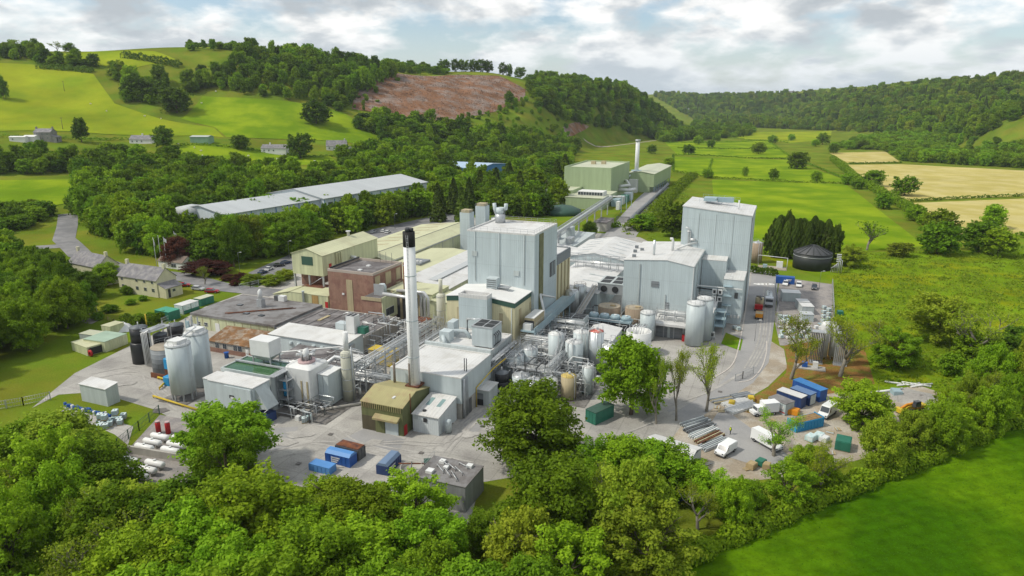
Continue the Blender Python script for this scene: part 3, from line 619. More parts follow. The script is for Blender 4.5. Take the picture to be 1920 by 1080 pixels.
m_roofgrey = mat('grey_roof_sheet', (0.46, 0.485, 0.49), 0.5, var=0.05, scale=0.05, ribs=('x', 1.2))
m_bluew = mat('blue_cladding', (0.06, 0.20, 0.44), 0.5, var=0.06, ribs=('xy', 0.8))
m_blueroof = mat('pale_blue_roof', (0.40, 0.52, 0.66), 0.5, var=0.06, ribs=('x', 1.0))
m_tank = mat('tan_tank', (0.36, 0.28, 0.20), 0.7, var=0.15, scale=0.4, streak=0.3, ribs=('xy', 0.7))
m_tint = mat('tinted_plastic', (0.62, 0.70, 0.70), 0.35, var=0.1, scale=1.5, col2=(0.40, 0.56, 0.56), mixscale=1.2)
m_wood = mat('timber', (0.40, 0.31, 0.17), 0.85, var=0.2, scale=1.0, ribs=('x', 0.3))
m_tyre = mat('tyre_rubber', (0.02, 0.02, 0.02), 0.85, var=0.1)

class Bld:
    """a building on the grid; every number is in grid metres (u, v) and height"""
    def __init__(s, name, label, u0, u1, v0, v1, cat='building', group=None, excl=True):
        s.u, s.v = (u0+u1)/2, (v0+v1)/2; s.e = (u0, u1, v0, v1)
        s.o = thing(name, label, cat, s.u, s.v, 0, 0, group)
        if excl: EXCL.append([XY(u0, v0), XY(u1, v0), XY(u1, v1), XY(u0, v1)])
    def l(s, u, v, z): return (u-s.u, v-s.v, z)
    def b(s, name, m, u0, u1, v0, v1, z0, z1, parent=None):
        return MB().box(u0-s.u, u1-s.u, v0-s.v, v1-s.v, z0, z1).build(name, m, parent or s.o)
    def walls(s, m, z0, z1, par=0.5, t=0.3, cop=None, roof=None, name='wall', e=None):
        """box walls with a parapet round a flat roof"""
        u0, u1, v0, v1 = e or s.e; a, b, c, d = u0-s.u, u1-s.u, v0-s.v, v1-s.v
        mb = MB().box(a, b, c, d, z0, z1-par)
        w = mb.build(name, m, s.o)
        cm = MB().box(a-.02, b+.02, c-.02, c+t, z1-par+.002, z1).box(a-.02, b+.02, d-t, d+.02, z1-par+.002, z1).box(a-.02, a+t, c+t, d-t, z1-par+.002, z1).box(b-t, b+.02, c+t, d-t, z1-par+.002, z1)
        cm.build('parapet', cop or m, s.o)
        MB().box(a+t+.004, b-t-.004, c+t+.004, d-t-.004, z1-par+.01, z1-par+.05).build('roof', roof or m_wflat, s.o)
        return w
    def gable(s, m, mr, z0, ze, zr, along='v', f=0.5, over=0.3, e=None, name='wall', ze2=None):
        """gabled block: ridge runs along 'u' or 'v'; f = where the ridge sits across; ze2 = other eave"""
        u0, u1, v0, v1 = e or s.e; a, b, c, d = u0-s.u, u1-s.u, v0-s.v, v1-s.v; t = 0.16; ze2 = ze if ze2 is None else ze2
        if along == 'v':
            r = a+(b-a)*f; prof = [(a, z0), (b, z0), (b, ze2), (r, zr), (a, ze)]
            w = MB().profy(prof, c, d).build(name, m, s.o)
            for (x, z, sg) in ((a, ze, -1), (b, ze2, 1)):
                k = (zr-z)/max(0.1, abs(r-x)); xo = x+sg*over; zo = z-k*over
                MB().profy([(r, zr+.01), (xo, zo+.01), (xo, zo+t), (r, zr+t)], c-over, d+over).build('roof', mr, s.o)
        else:
            r = c+(d-c)*f; prof = [(c, z0), (d, z0), (d, ze2), (r, zr), (c, ze)]
            w = MB().profx(prof, a, b).build(name, m, s.o)
            for (x, z, sg) in ((c, ze, -1), (d, ze2, 1)):
                k = (zr-z)/max(0.1, abs(r-x)); xo = x+sg*over; zo = z-k*over
                MB().profx([(r, zr+.01), (xo, zo+.01), (xo, zo+t), (r, zr+t)], a-over, b+over).build('roof', mr, s.o)
        return w
    def rooflights(s, ze, zr, f, n, side=1, w=1.1, m=None, e=None):
        u0, u1, v0, v1 = e or s.e; r = u0+(u1-u0)*f; x = u1 if side > 0 else u0
        for k in range(n):
            v = v0+(v1-v0)*(k+.5)/n; a, b = r+(x-r)*.3, r+(x-r)*.8; za_, zb_ = zr+(ze-zr)*.3, zr+(ze-zr)*.8
            MB().profy([(a-s.u, za_+.17), (b-s.u, zb_+.17), (b-s.u, zb_+.23), (a-s.u, za_+.23)], v-s.v, v-s.v+w).build('rooflight', m or m_roofgrey, s.o)
    def eaves(s, z, n=4, m=None, e=None):
        """gutter along the right eave and front downpipes"""
        u0, u1, v0, v1 = e or s.e; s.b('gutter', m or m_greyd, u1+.05, u1+.3, v0, v1, z-.25, z-.02)
        for k in range(n): v = v0+(v1-v0)*(k+.5)/n; s.tube('downpipe', m or m_greyd, [(u1+.15, v, z-.25), (u1+.15, v, .3)], .09, 6)
    def rail(s, pts, m=None, name='handrail', **k):
        return MB().rail([s.l(*p) for p in pts], **k).build(name, m or m_steel, s.o)
    def tube(s, name, m, pts, r, n=8, parent=None): return MB().tube([s.l(*p) for p in pts], r, n).build(name, m, parent or s.o)
    def cyl(s, name, m, u, v, r, z0, z1, n=20, top=None, parent=None): return MB().lathe([(r, z0), (r, z1)] if top is None else [(r, z0), (r, z1)]+top, u-s.u, v-s.v, n).build(name, m, parent or s.o)
    def fans(s, u0, u1, v0, v1, z, n, m=None):
        """row of dark fan openings on the top of a unit"""
        for i in range(n):
            w = (u1-u0)/n; s.cyl('fan', m_dark, u0+w*(i+.5), (v0+v1)/2, min(w, v1-v0)*0.4, z, z+.06, 14)

# --- main process tower
B = Bld('process_tower', 'tallest pale grey clad process tower with handrails and twin vent cowls on its roof', -80.4, -60.7, 166.2, 185.1)
B.walls(m_grey, 0, 31.2, 0.45, cop=m_white, roof=m_white)
a, b_ = gu(1011, 450, -60.7)[1], gu(1018, 450, -60.7)[1]
B.b('corner_strip', mat('mossy_strip', (0.20, 0.20, 0.10), 0.8, var=0.3, scale=0.6, streak=0.3), -60.69, -60.45, a, b_, 6, 30.6)
p0, p1 = gu(1031, 493, -60.7), gu(1040, 513, -60.7)
lv = B.b('louvre', m_dsteel, -60.69, -60.5, p0[1], p1[1], p1[2], p0[2])
for k in range(1, 3): B.b('mullion', m_grey, -60.55, -60.4, p0[1]+(p1[1]-p0[1])*k/3-.08, p0[1]+(p1[1]-p0[1])*k/3+.08, p1[2], p0[2], lv).location = (0, 0, 0)
B.b('wall_door', m_greyd, -60.69, -60.55, 170.2, 171.4, 8.3, 10.6); B.b('wall_vent', m_greyd, -79, -77.4, 166.0, 166.18, 24, 25.4); B.b('wall_vent', m_greyd, -66.6, -65.0, 166.0, 166.18, 19.5, 20.9)
for k in range(3): B.tube('downpipe', m_greyd, [(-78+k*7.2, 166.05, 31), (-78+k*7.2, 166.05, 17)], .09, 6)
B.rail([(-80.2, 166.4, 31.2), (-60.9, 166.4, 31.2), (-60.9, 184.9, 31.2), (-80.2, 184.9, 31.2)])
q = gz(938, 416, 31)
B.cyl('vent_base', m_steel, q[0], q[1], 1.5, 30.8, 33.4, 20)
B.cyl('vent_neck', m_silo, q[0], q[1], 1.2, 33.4, 35.2, 20)
for dx in (-1.7, 1.7): B.tube('vent_cowl', m_silo, [(q[0]+dx*0.7, q[1], 33.4), (q[0]+dx, q[1], 34.8), (q[0]+dx*1.1, q[1], 36.4)], 0.55, 10)
B.tube('duct', m_top, [(-60.4, gu(1013, 538, -60.4)[1], 14), (-58.5, gu(1013, 538, -60.4)[1]-2.0, 9.5), (-58.5, gu(1013, 538, -60.4)[1]-2.0, 7.0)], 0.35)
B.tube('duct', m_top, [(-60.4, gu(1015, 540, -60.4)[1], 13.5), (-58.8, gu(1040, 562, -58.8)[1], 11)], 0.3)
# --- cream block before the tower
B = Bld('packing_block', 'cream block with dark green fascia and white low-pitched roof below the tower', -80.8, -61.6, 154.0, 166.15)
B.gable(m_cream, m_whitey, 0, 15.6, 16.7, 'v', 0.5, 0.25)
mb = MB(); hw = 9.6
for sg in (-1, 1): mb.add([(sg*hw, -6.2, 14.3), (0, -6.2, 15.4), (0, -6.2, 16.62), (sg*hw, -6.2, 15.55), (sg*hw, -6.07, 14.3), (0, -6.07, 15.4), (0, -6.07, 16.62), (sg*hw, -6.07, 15.55)], [(0,1,2,3),(4,7,6,5),(0,4,5,1),(3,2,6,7),(0,3,7,4)])
mb.box(9.605, 9.75, -6.2, 6.0, 14.3, 15.5).build('fascia', m_dgreen, B.o)
for (x0, y0, x1, y1) in ((857, 575, 863, 617), (936, 587, 943, 608)):
    a, c = gv(x0, y0, 154), gv(x1, y1, 154); B.b('louvre', m_tan, a[0], c[0], 153.9, 153.98, c[2], a[2])
for (x0, y0, x1, y1) in ((973, 580, 977, 607), (993, 567, 996, 578)):
    a, c = gu(x0, y0, -61.6), gu(x1, y1, -61.6); B.b('louvre', m_tan, -61.59, -61.5, a[1], c[1], c[2], a[2])
B.tube('downpipe', m_silo, [(-62.3, 153.8, 14.2), (-62.3, 153.8, 1)], 0.1, 6)
q = gz(925, 541, 16.5)
B.b('louvre_unit', m_silo, q[0]-1.5, q[0]+1.5, q[1]-1.2, q[1]+1.2, 16.2, 19.6)
for k in range(5): B.b('blade', m_dsteel, q[0]-1.4, q[0]+1.4, q[1]-1.32, q[1]-1.22, 16.7+k*0.58, 16.85+k*0.58)
B.b('unit_platform', m_steel, q[0]+1.6, q[0]+4.8, q[1]-0.8, q[1]+1.2, 17.2, 17.35)
for du in (1.8, 4.6): B.b('platform_leg', m_steel, q[0]+du, q[0]+du+.15, q[1]-0.7, q[1]-0.55, 16.3, 17.2)
# --- grey shaft
B = Bld('lift_shaft', 'pale grey box shaft with sunken white top projecting from the cream block', -75.6, -67.7, 150.6, 153.85)
B.walls(m_grey, 4.5, 17.7, 1.0, cop=m_white, roof=m_wflat)
B.b('base', m_cream, -75.2, -68.1, 151.0, 153.8, 0, 4.48)
# --- hall behind the boiler house
B = Bld('process_hall', 'flat white roofed process hall crowded with ducts and a cooling unit', -77.2, -60.9, 134.6, 150.5)
B.walls(m_greyd, 0, 8.6, 0.35, cop=m_white, roof=m_wflat)
B.tube('duct', m_silo, [(-73, 137.5, 8.3), (-73, 137.5, 9.4), (-74.5, 139.5, 9.6), (-73.5, 143.5, 10.0), (-71, 144.5, 10.0), (-69.5, 144.5, 8.4)], 0.55, 10)
B.b('duct_box', m_silo, -75.5, -72.8, 139.5, 142, 8.3, 11.0)
B.b('duct_box', m_silo, -75.3, -73.6, 143.5, 146.5, 8.3, 12.2)
B.tube('duct', m_ssteel, [(-72, 148, 8.4), (-72, 148, 12.0), (-68.5, 148, 12.4), (-67.5, 148, 8.4)], 0.35)
for k in range(4): B.tube('pipe', m_pipe, [(-76.5, 136+k*.35, 9), (-73.5, 135.8+k*.35, 9), (-73.5, 135.8+k*.35, 8.3)], 0.09, 6)
for k in range(3): B.tube('pipe', m_pipe, [(-70.5, 136.4+k*.5, 8.35), (-70.5, 136.4+k*.5, 8.9), (-68.5, 136.6+k*.5, 8.9), (-68.5, 136.6+k*.5, 8.35)], 0.1, 6)
B.b('roof_hatch', m_wflat, -66.6, -65.0, 136, 138, 8.3, 8.9)
B.rail([(-77.0, 150, 8.6), (-77.0, 134.9, 8.6)])
C = Bld('cooling_unit', 'tall grey cooling unit with dark fan openings on the white roof behind the boiler house', -66.6, -61.3, 139.3, 145.0, 'cooling unit', excl=False)
C.b('casing', m_silo, -66.6, -61.3, 139.3, 145, 8.62, 13.3)
C.b('frame', m_steel, -66.7, -61.2, 139.2, 145.1, 13.31, 13.6)
for i in range(2):
    for j in range(2): C.b('fan_opening', m_dark, -66.3+i*2.6, -64.1+i*2.6, 139.7+j*2.6, 141.9+j*2.6, 13.61, 13.68)
for k in range(4): C.tube('pipe', m_dsteel, [(-61.2, 140+k*.9, 9), (-60.7, 140+k*.9, 9.4), (-60.7, 140+k*.9, 11.5), (-61.2, 140+k*.9, 12)], 0.14, 6)
# --- boiler house
B = Bld('boiler_house', 'white roofed boiler house with grey cladding over a blockwork base', -76.3, -59.2, 118.3, 133.6)
B.b('base_wall', m_block, -76.2, -59.3, 118.4, 133.5, 0, 3.6)
B.walls(m_silo, 3.6, 9.5, 0.25, t=0.35, cop=m_white, roof=m_white)
B.b('roof_kerb', m_greyd, -76.3, -59.2, 133.62, 134.5, 8.0, 10.2)
for k in range(2): B.tube('vent_pipe', m_dsteel, [(-60.5+k*.5, 122.6, 9.3), (-60.5+k*.5, 122.6, 12.2)], 0.1, 6)
for k in range(5): B.tube('downpipe', m_steel, [(-58.95, 119+k*.5, 9), (-58.95, 119+k*.5, 0.3)], 0.10 if k else 0.3, 8)
B.b('roller_door', m_dsteel, -59.19, -59.1, 120.5, 123, 0, 3.3)
B.tube('pipe', m_yel2, [(-59.0, 125.2, 0), (-59.0, 125.2, 4.6), (-58.4, 133, 6.2), (-57.8, 139, 6.6)], 0.14, 6)
# --- olive building
B = Bld('olive_shed', 'olive green corrugated shed with curved front eave and stained tan roof', -76.5, -66.8, 107.2, 118.2)
B.gable(m_olive, m_oliver, 0, 6.1, 7.6, 'u', 0.48, 0.15, ze2=6.2)
for i in range(19): B.b('eave_rib', m_oliver, -76.3+i*.5, -76.16+i*.5, 107.0, 107.18, 5.0, 6.1)
B.b('lower_panel', mat('olive_brown_panel', (0.105, 0.09, 0.055), 0.7, var=0.2, streak=0.2), -76.4, -73.2, 107.1, 107.19, 0, 3.2)
cn = MB().add([B.l(-73.2, 107.15, 4.1), B.l(-67.4, 107.15, 4.1), B.l(-67.4, 105.9, 3.6), B.l(-73.2, 105.9, 3.6), B.l(-73.2, 107.15, 3.4), B.l(-67.4, 107.15, 3.4), B.l(-67.4, 105.9, 3.2), B.l(-73.2, 105.9, 3.2)], [(0,1,2,3),(4,7,6,5),(0,3,7,4),(1,5,6,2),(3,2,6,7),(0,4,5,1)]); cn.build('canopy', m_oliver, B.o)
B.b('roller_door', m_silo, -70.9, -67.9, 107.0, 107.19, 0, 3.1)
B.b('door_jamb', m_olive, -73.1, -71.0, 106.9, 107.18, 0, 3.2)
B.b('fire_door', m_red, -66.79, -66.7, 107.5, 108.6, 0, 2.2)
B.b('gutter', m_olive, -76.6, -66.7, 117.9, 118.25, 6.0, 6.2)
for (px, py, zt) in ((740, 713, 11.3), (769, 724, 12.3)):
    q = gz(px, py, 7.2); B.cyl('vent_pipe', mat('sooty_pipe', (0.22, 0.19, 0.16), 0.8, var=0.3, scale=1), q[0], q[1], 0.28, 6.8, zt, 10)
B.b('roof_light', m_top, -70.4, -69.9, 109.2, 111.4, 6.72, 7.08)
B.tube('vent_pipe', m_rust, [(-66.5, 109.8, 4), (-66.5, 109.8, 8.3)], 0.1, 6)
# --- white shed beside it
B = Bld('white_shed', 'small white clad shed with two rooflights and extractor fans beside the olive shed', -66.2, -60.3, 110.0, 118.1)
wl_ = m_silo
MB().profx([(-4.05, 0), (4.05, 0), (4.05, 5.2), (-4.05, 3.9)], -2.95, 2.95).build('wall', mat('white_cladding', (0.62, 0.67, 0.69), 0.5, var=0.06, streak=0.12, ribs=('xy', 0.45)), B.o)
MB().profx([(-4.3, 3.88), (4.0, 5.22), (4.0, 5.36), (-4.3, 4.02)], -3.1, 3.1).build('roof', m_white, B.o)
for x in (-1.4, 1.1): MB().profx([(-0.6, 4.62), (2.2, 5.075), (2.2, 5.10), (-0.6, 4.65)], x-.45, x+.45).build('rooflight', mat('rooflight', (0.22, 0.33, 0.33), 0.3, var=0.15), B.o)
B.cyl('roof_fan', m_dark, -64.2, 111.4, 0.42, 4.2, 4.45, 12)
B.b('wall_fan', m_dark, -63.7, -62.9, 109.85, 109.98, 2.6, 3.4)
B.b('vent_grille', m_greyd, -66.0, -64.9, 109.9, 109.98, 2.9, 3.5)
B = Bld('water_tank', 'small pale grey dished tank standing by the white shed', -59.9, -58.5, 111.4, 112.8, 'tank', excl=False)
B.cyl('shell', m_silo, -59.2, 112.1, 0.7, 0.2, 2.6, 16, [(0.5, 2.85), (0.05, 3.0)])
for k in range(3): B.b('leg', m_steel, -59.2+.5*math.cos(k*2.1)-.06, -59.2+.5*math.cos(k*2.1)+.06, 112.1+.5*math.sin(k*2.1)-.06, 112.1+.5*math.sin(k*2.1)+.06, 0, 0.25)
# --- tall chimney
B = Bld('chimney', 'tall white steel chimney with black top rising through the olive shed', -70.4, -68.0, 115.2, 117.6, 'chimney', excl=False)
m_chim = mat('chimney_white', (0.82, 0.83, 0.83), 0.5, var=0.06, scale=0.3, streak=0.12, col2=(0.50, 0.33, 0.20), mixscale=0.5, thr=(0.72, 0.8))
B.cyl('shaft', m_chim, -69.2, 116.4, 1.2, 0, 37.0, 28)
B.cyl('black_top', mat('black_stack', (0.018, 0.017, 0.017), 0.7, var=0.2), -69.2, 116.4, 1.22, 37.0, 40.0, 28)
for k in range(3): B.cyl('flue', m_dark, -69.2+.55*math.cos(k*2.1+.4), 116.4+.55*math.sin(k*2.1+.4), 0.42, 40.0, 40.7, 14)
for z in (13.5, 21.5, 31): B.cyl('band', m_silo, -69.2, 116.4, 1.24, z, z+.18, 28)
ld = MB()
for s_ in (-.2, .2): ld.bar(B.l(-68.9+s_, 115.15, 8), B.l(-68.9+s_, 115.15, 39.5), 0.06)
for k in range(40): ld.bar(B.l(-69.1, 115.15, 8.4+k*.78), B.l(-68.7, 115.15, 8.4+k*.78), 0.05)
ld.build('ladder', m_steel, B.o)
B.b('base_flange', m_rust, -70.7, -67.7, 114.9, 117.9, 7.0, 7.45)
# --- cream scrubber stack
B = Bld('scrubber_stack', 'stepped cream scrubber stack with ring bands standing over the pipe yard', -88.5, -85.7, 116.4, 119.2, 'stack')
m_cst = mat('cream_stack', (0.58, 0.58, 0.48), 0.6, var=0.08, scale=0.4, streak=0.2)
B.cyl('lower_shaft', m_cst, -87.1, 117.8, 1.35, 0, 11.4, 20, [(0.6, 12.0)])
B.cyl('upper_shaft', m_top, -87.1, 117.8, 0.58, 12.0, 16.2, 16)
for z in (2.6, 5.2, 7.8, 10.6): B.cyl('band', m_steel, -87.1, 117.8, 1.42, z, z+.15, 20)
B.tube('riser', m_steel, [(-85.6, 117.5, 0), (-85.6, 117.5, 13)], 0.16)
B.rail([(-88.8, 116.2, 11), (-85.4, 116.2, 11), (-85.4, 119.4, 11)], post=1.2)
# --- treatment plant with green water tank
B = Bld('treatment_plant', 'pale grey clad plant house on legs with sloping chute and white roof', -110.2, -98.3, 100.6, 105.6)
B.b('wall', m_silo, -110.2, -98.3, 100.6, 105.6, 2.2, 7.9)
B.b('roof', m_white, -110.35, -98.15, 100.45, 105.75, 7.902, 8.05)
B.b('side_room', m_silo, -113.4, -110.22, 102.2, 106.4, 1.6, 7.2)
B.b('side_roof', m_white, -113.5, -110.24, 102.1, 106.5, 7.202, 7.32)
B.b('bay', m_silo, -105.6, -98.6, 100.2, 100.58, 3.0, 7.6)
w_ = B.b('hatch', m_dark, -104.3, -103.1, 100.1, 100.19, 5.0, 5.7)
B.b('shutter', m_top, -103.9, -103.1, 100.02, 100.09, 5.0, 5.4)
MB().add([B.l(-98.28, 101.2, 7.6), B.l(-98.28, 104.6, 7.6), B.l(-95.4, 104.6, 3.4), B.l(-95.4, 101.2, 3.4), B.l(-98.28, 101.2, 3.0), B.l(-98.28, 104.6, 3.0)], [(0,3,2,1),(0,4,3),(1,2,5),(4,5,2,3),(0,1,5,4)]).build('chute', m_greyd, B.o)
for (x, y) in ((-110, 100.8), (-104, 100.8), (-98.5, 100.8), (-98.5, 105.3), (-110, 105.3)): B.b('leg', m_steel, x-.15, x+.15, y-.15, y+.15, 0, 2.2)
B.b('blue_bin', m_blued, -99.6, -95.8, 100.8, 104.0, 0, 2.0)
B.tube('stay', m_steel, [(-95.4, 101.2, 3.4), (-98.2, 101.0, 1.0)], 0.1, 6)
B = Bld('settling_tank', 'open rectangular tank of green water with grey steel rim', -112.6, -98.9, 106.6, 114.8, 'tank')
B.b('wall', m_greyd, -112.6, -98.9, 106.6, 106.9, 0, 8.2); B.b('wall', m_greyd, -112.6, -98.9, 114.5, 114.8, 0, 8.2)
B.b('wall', m_greyd, -112.6, -112.3, 106.91, 114.49, 0, 8.2); B.b('wall', m_greyd, -99.2, -98.9, 106.91, 114.49, 0, 8.2)
B.b('water', m_water, -112.29, -99.21, 106.91, 114.49, 6.6, 8.0)
B.b('bridge', m_steel, -112.6, -98.9, 110.9, 111.5, 8.21, 8.5)
B.b('walkway', m_steel, -99.1, -97.4, 106.2, 114.8, 8.21, 8.4)
B.rail([(-97.4, 106.2, 8.4), (-97.4, 114.8, 8.4)]); B.rail([(-112.6, 114.9, 8.2), (-98.9, 114.9, 8.2)])
B = Bld('hopper', 'white tapering box hopper standing over the green water tank', -108.6, -103.2, 111.7, 115.6, 'hopper', excl=False)
B.b('casing', m_top, -108.6, -103.2, 111.7, 115.6, 10.0, 13.6)
MB().add([B.l(-108.6, 111.7, 9.99), B.l(-103.2, 111.7, 9.99), B.l(-103.2, 115.6, 9.99), B.l(-108.6, 115.6, 9.99), B.l(-107.2, 112.8, 8.6), B.l(-104.6, 112.8, 8.6), B.l(-104.6, 114.4, 8.6), B.l(-107.2, 114.4, 8.6)], [(0,1,5,4),(1,2,6,5),(2,3,7,6),(3,0,4,7),(4,5,6,7),(0,3,2,1)]).build('cone', m_greyd, B.o)
for x in (-108.3, -103.5): B.b('leg', m_steel, x-.12, x+.12, 112, 112.24, 7.3, 10.0); B.b('leg', m_steel, x-.12, x+.12, 115.1, 115.34, 7.3, 10.0)
# --- square silo
B = Bld('square_silo', 'rounded square white silo with pink flanged pipework on its lid', -98.2, -91.4, 110.4, 117.0, 'silo')
def rbox(B, name, m, u0, u1, v0, v1, z0, z1, r, parent=None):
    pts = []
    for (cx, cy, a0) in ((u1-r, v1-r, 0), (u0+r, v1-r, 90), (u0+r, v0+r, 180), (u1-r, v0+r, 270)):
        for k in range(5): t = R(a0+k*22.5); pts.append((cx+r*math.cos(t)-B.u, cy+r*math.sin(t)-B.v))
    mb = MB().prism(pts, z0, z1-.5*r); n = len(pts); cx, cy = (u0+u1)/2-B.u, (v0+v1)/2-B.v
    ins = [(cx+(x-cx)*(1-r*.35/abs(u1-u0)*2), cy+(y-cy)*(1-r*.35/abs(v1-v0)*2)) for x, y in pts]
    mb.add([(x, y, z1-.5*r) for x, y in pts]+[(x, y, z1) for x, y in ins], [(i, (i+1) % n, n+(i+1) % n, n+i) for i in range(n)]+[tuple(range(n, 2*n))], True)
    return mb.build(name, m, parent or B.o)
rbox(B, 'shell', m_top, -98.2, -91.4, 110.4, 117.0, 0.4, 9.4, 0.6)
m_pink = mat('pink_steel', (0.50, 0.36, 0.36), 0.6, var=0.15, scale=0.8)
B.cyl('flange', m_pink, -95.2, 114.2, 1.9, 9.35, 9.9, 20)
for k in range(6):
    a = k*1.05; B.tube('valve', m_pipe, [(-95.2+1.0*math.cos(a), 114.2+1.0*math.sin(a), 9.8), (-95.2+1.1*math.cos(a), 114.2+1.1*math.sin(a), 11.3), (-95.2+2.2*math.cos(a), 114.2+2.2*math.sin(a), 11.6)], 0.3)
B.cyl('dome', m_top, -95.2, 114.2, 0.8, 9.9, 11.6, 14, [(0.5, 12.3), (0.05, 12.5)])
for x in (-93.9, -92.4): B.b('stain_channel', m_tan, x-.2, x+.2, 110.28, 110.38, 0.5, 6.5)
for x in (-97.6, -96): B.tube('ladder_rail', m_steel, [(x, 110.0, 0), (x, 110.0, 8.5)], 0.07, 5)
for k in range(3): B.b('platform', m_steel, -98.6, -96.0, 108.2, 110.35, 2.3+2.2*k, 2.4+2.2*k)
for (x, y) in ((-98.6, 108.2), (-96.0, 108.2)): B.b('frame_post', m_steel, x-.1, x+.1, y-.1, y+.1, 0, 8.2)
B.cyl('pump', m_bluel, -97.3, 109.2, 0.5, 3.0, 6.6, 10)
B = Bld('square_tank', 'plain pale grey box tank beside the rounded silo', -91.2, -87.9, 113.0, 119.0, 'tank')
B.b('shell', m_silo, -91.2, -88.6, 112.6, 117.6, 0.4, 7.6); B.b('top', m_top, -91.3, -88.5, 112.5, 117.7, 7.602, 7.75)
B.b('seam', m_greyd, -90.0, -89.9, 112.5, 112.58, 0.5, 7.5)
B = Bld('containment_wall', 'low concrete containment wall round the silo pipework', -98, -84, 106.5, 116, 'wall', excl=False)
for a in ((-92.2, 108.9, -84.4, 112.9), ):
    MB().tube([B.l(-94.5, 108.6, 0.3), B.l(-90.5, 109.4, 0.3), B.l(-83.4, 116.5, 0.3), B.l(-82.5, 121, 0.3)], 0.42, 4).build('coping', m_block, B.o)
# --- tall round silos
def silo(label, u, v, r, z0, z1, m=None, top=None, legs=0, box=True, group=None):
    B = Bld('silo', label, u-r, u+r, v-r, v+r, 'silo', group)
    B.cyl('shell', m or m_silo, u, v, r, z0, z1, 28)
    B.cyl('rim', m_steel, u, v, r+.06, z1-.25, z1-.02, 28)
    B.cyl('lid', top or m_top, u, v, r*.97, z1, z1+.15, 28, [(r*.3, z1+.55), (0.05, z1+.6)])
    B.rail([(u+r*.94*math.cos(t*.524), v+r*.94*math.sin(t*.524), z1+.1) for t in range(13)], post=3, name='guard_rail')
    if box: B.b('lid_box', m_top, u-r*.55, u+r*.55, v-r*.55, v+r*.55, z1+.35, z1+1.0)
    for k in range(legs):
        t = 2*math.pi*k/legs; B.b('leg', m_steel, u+r*.9*math.cos(t)-.15, u+r*.9*math.cos(t)+.15, v+r*.9*math.sin(t)-.15, v+r*.9*math.sin(t)+.15, 0, z0)
    lad = MB()
    for s_ in (-.2, .2): lad.bar(B.l(u+r+.25, v+s_, 0.2), B.l(u+r+.25, v+s_, z1+1), 0.06)
    for k in range(int(z1/.9)): lad.bar(B.l(u+r+.25, v-.2, .5+k*.9), B.l(u+r+.25, v+.2, .5+k*.9), 0.05)
    lad.build('ladder', m_steel, B.o)
    return B
s1u, s1v = -122.3, 104.6
silo('tall pale silo on legs with square lid box, in front of its twin', s1u, s1v, 2.65, 1.9, 13.2, legs=8)
silo('tall pale silo with square lid box standing behind its twin', -124.7, 112.0, 2.65, 0.3, 13.2)
B = Bld('access_tower', 'slender blue-grey steel access tower behind the twin pale silos', -129.5, -127.3, 113.5, 115.7, 'tower')
for (x, y) in ((-129.3, 113.7), (-127.5, 113.7), (-127.5, 115.5), (-129.3, 115.5)): B.b('post', m_steel, x-.12, x+.12, y-.12, y+.12, 0, 15.5)
for k in range(6): B.b('landing', m_steel, -129.4, -127.4, 113.6, 115.6, 2.5*k+1, 2.5*k+1.12); B.tube('brace', m_steel, [(-129.3, 113.6, 2.5*k+1), (-127.5, 113.6, 2.5*k+3.4)], 0.07, 5)
B.b('conveyor_casing', mat('blue_grey_steel', (0.30, 0.40, 0.44), 0.5, var=0.1), -129.0, -128.0, 113.2, 113.58, 8, 15)
B.tube('transfer_pipe', m_pipe, [(-128.4, 114.5, 14), (-125, 112.5, 14.2), (-122.3, 105.5, 14.1)], 0.18)
# black tanks, grey slurry tank
def blk(label, u, v, r1, r2, zs, z1, group=None):
    B = Bld('black_tank', label, u-r1, u+r1, v-r1, v+r1, 'tank', group)
    B.cyl('lower_shell', m_black, u, v, r1, 0, zs, 28, [(r2+.05, zs+.35)])
    B.cyl('upper_shell', m_black, u, v, r2, zs+.36, z1, 28)
    B.cyl('lid', mat('grey_lid', (0.13, 0.145, 0.16), 0.5, var=0.1), u, v, r2*1.02, z1, z1+.1, 28, [(0.3, z1+.6), (0.05, z1+.65)])
    B.cyl('vent', m_top, u, v, 0.12, z1+.5, z1+1.4, 8)
    return B
B = blk('stepped black plastic tank with a tall lower tier beside the yard', -150.4, 117.6, 2.45, 2.1, 5.3, 9.4)
B.tube('fill_pipe', m_yel2, [(-149.5, 119.4, 9), (-149.5, 119.4, 12.5)], 0.16, 6)
blk('shorter stepped black plastic tank behind the tank gantry', -149.0, 127.5, 2.3, 2.1, 3.8, 7.2)
B = blk('black plastic tank hidden behind the steel gantry by the grey tank', -145.9, 119.9, 1.9, 1.7, 4.5, 7.4)
B = Bld('tank_gantry', 'steel gantry with pipes between the black tanks and the grey tank', -147.8, -144.0, 115.5, 122.5, 'gantry', excl=False)
for (x, y) in ((-147.2, 115.9), (-144.6, 115.9), (-147.2, 122.1), (-144.6, 122.1)): B.b('post', m_steel, x-.12, x+.12, y-.12, y+.12, 0, 10)
B.b('deck', m_steel, -147.6, -144.2, 115.6, 122.4, 9.2, 9.35); B.rail([(-147.5, 115.7, 9.35), (-144.3, 115.7, 9.35), (-144.3, 122.3, 9.35)])
for k in range(5): B.tube('pipe', m_pipe, [(-147+k*.5, 115.4, 0.4), (-147+k*.5, 115.4, 8.8+.2*k), (-147+k*.5, 121, 9.6)], 0.13, 6)
B = Bld('slurry_tank', 'wide grey tank with a brown stained top between silos and black tanks', -143.6, -135.8, 112.2, 120.0, 'tank')
m_slur = mat('slate_grey_steel', (0.215, 0.235, 0.25), 0.55, var=0.08, scale=0.3, streak=0.18, ribs=('z', 1.2))
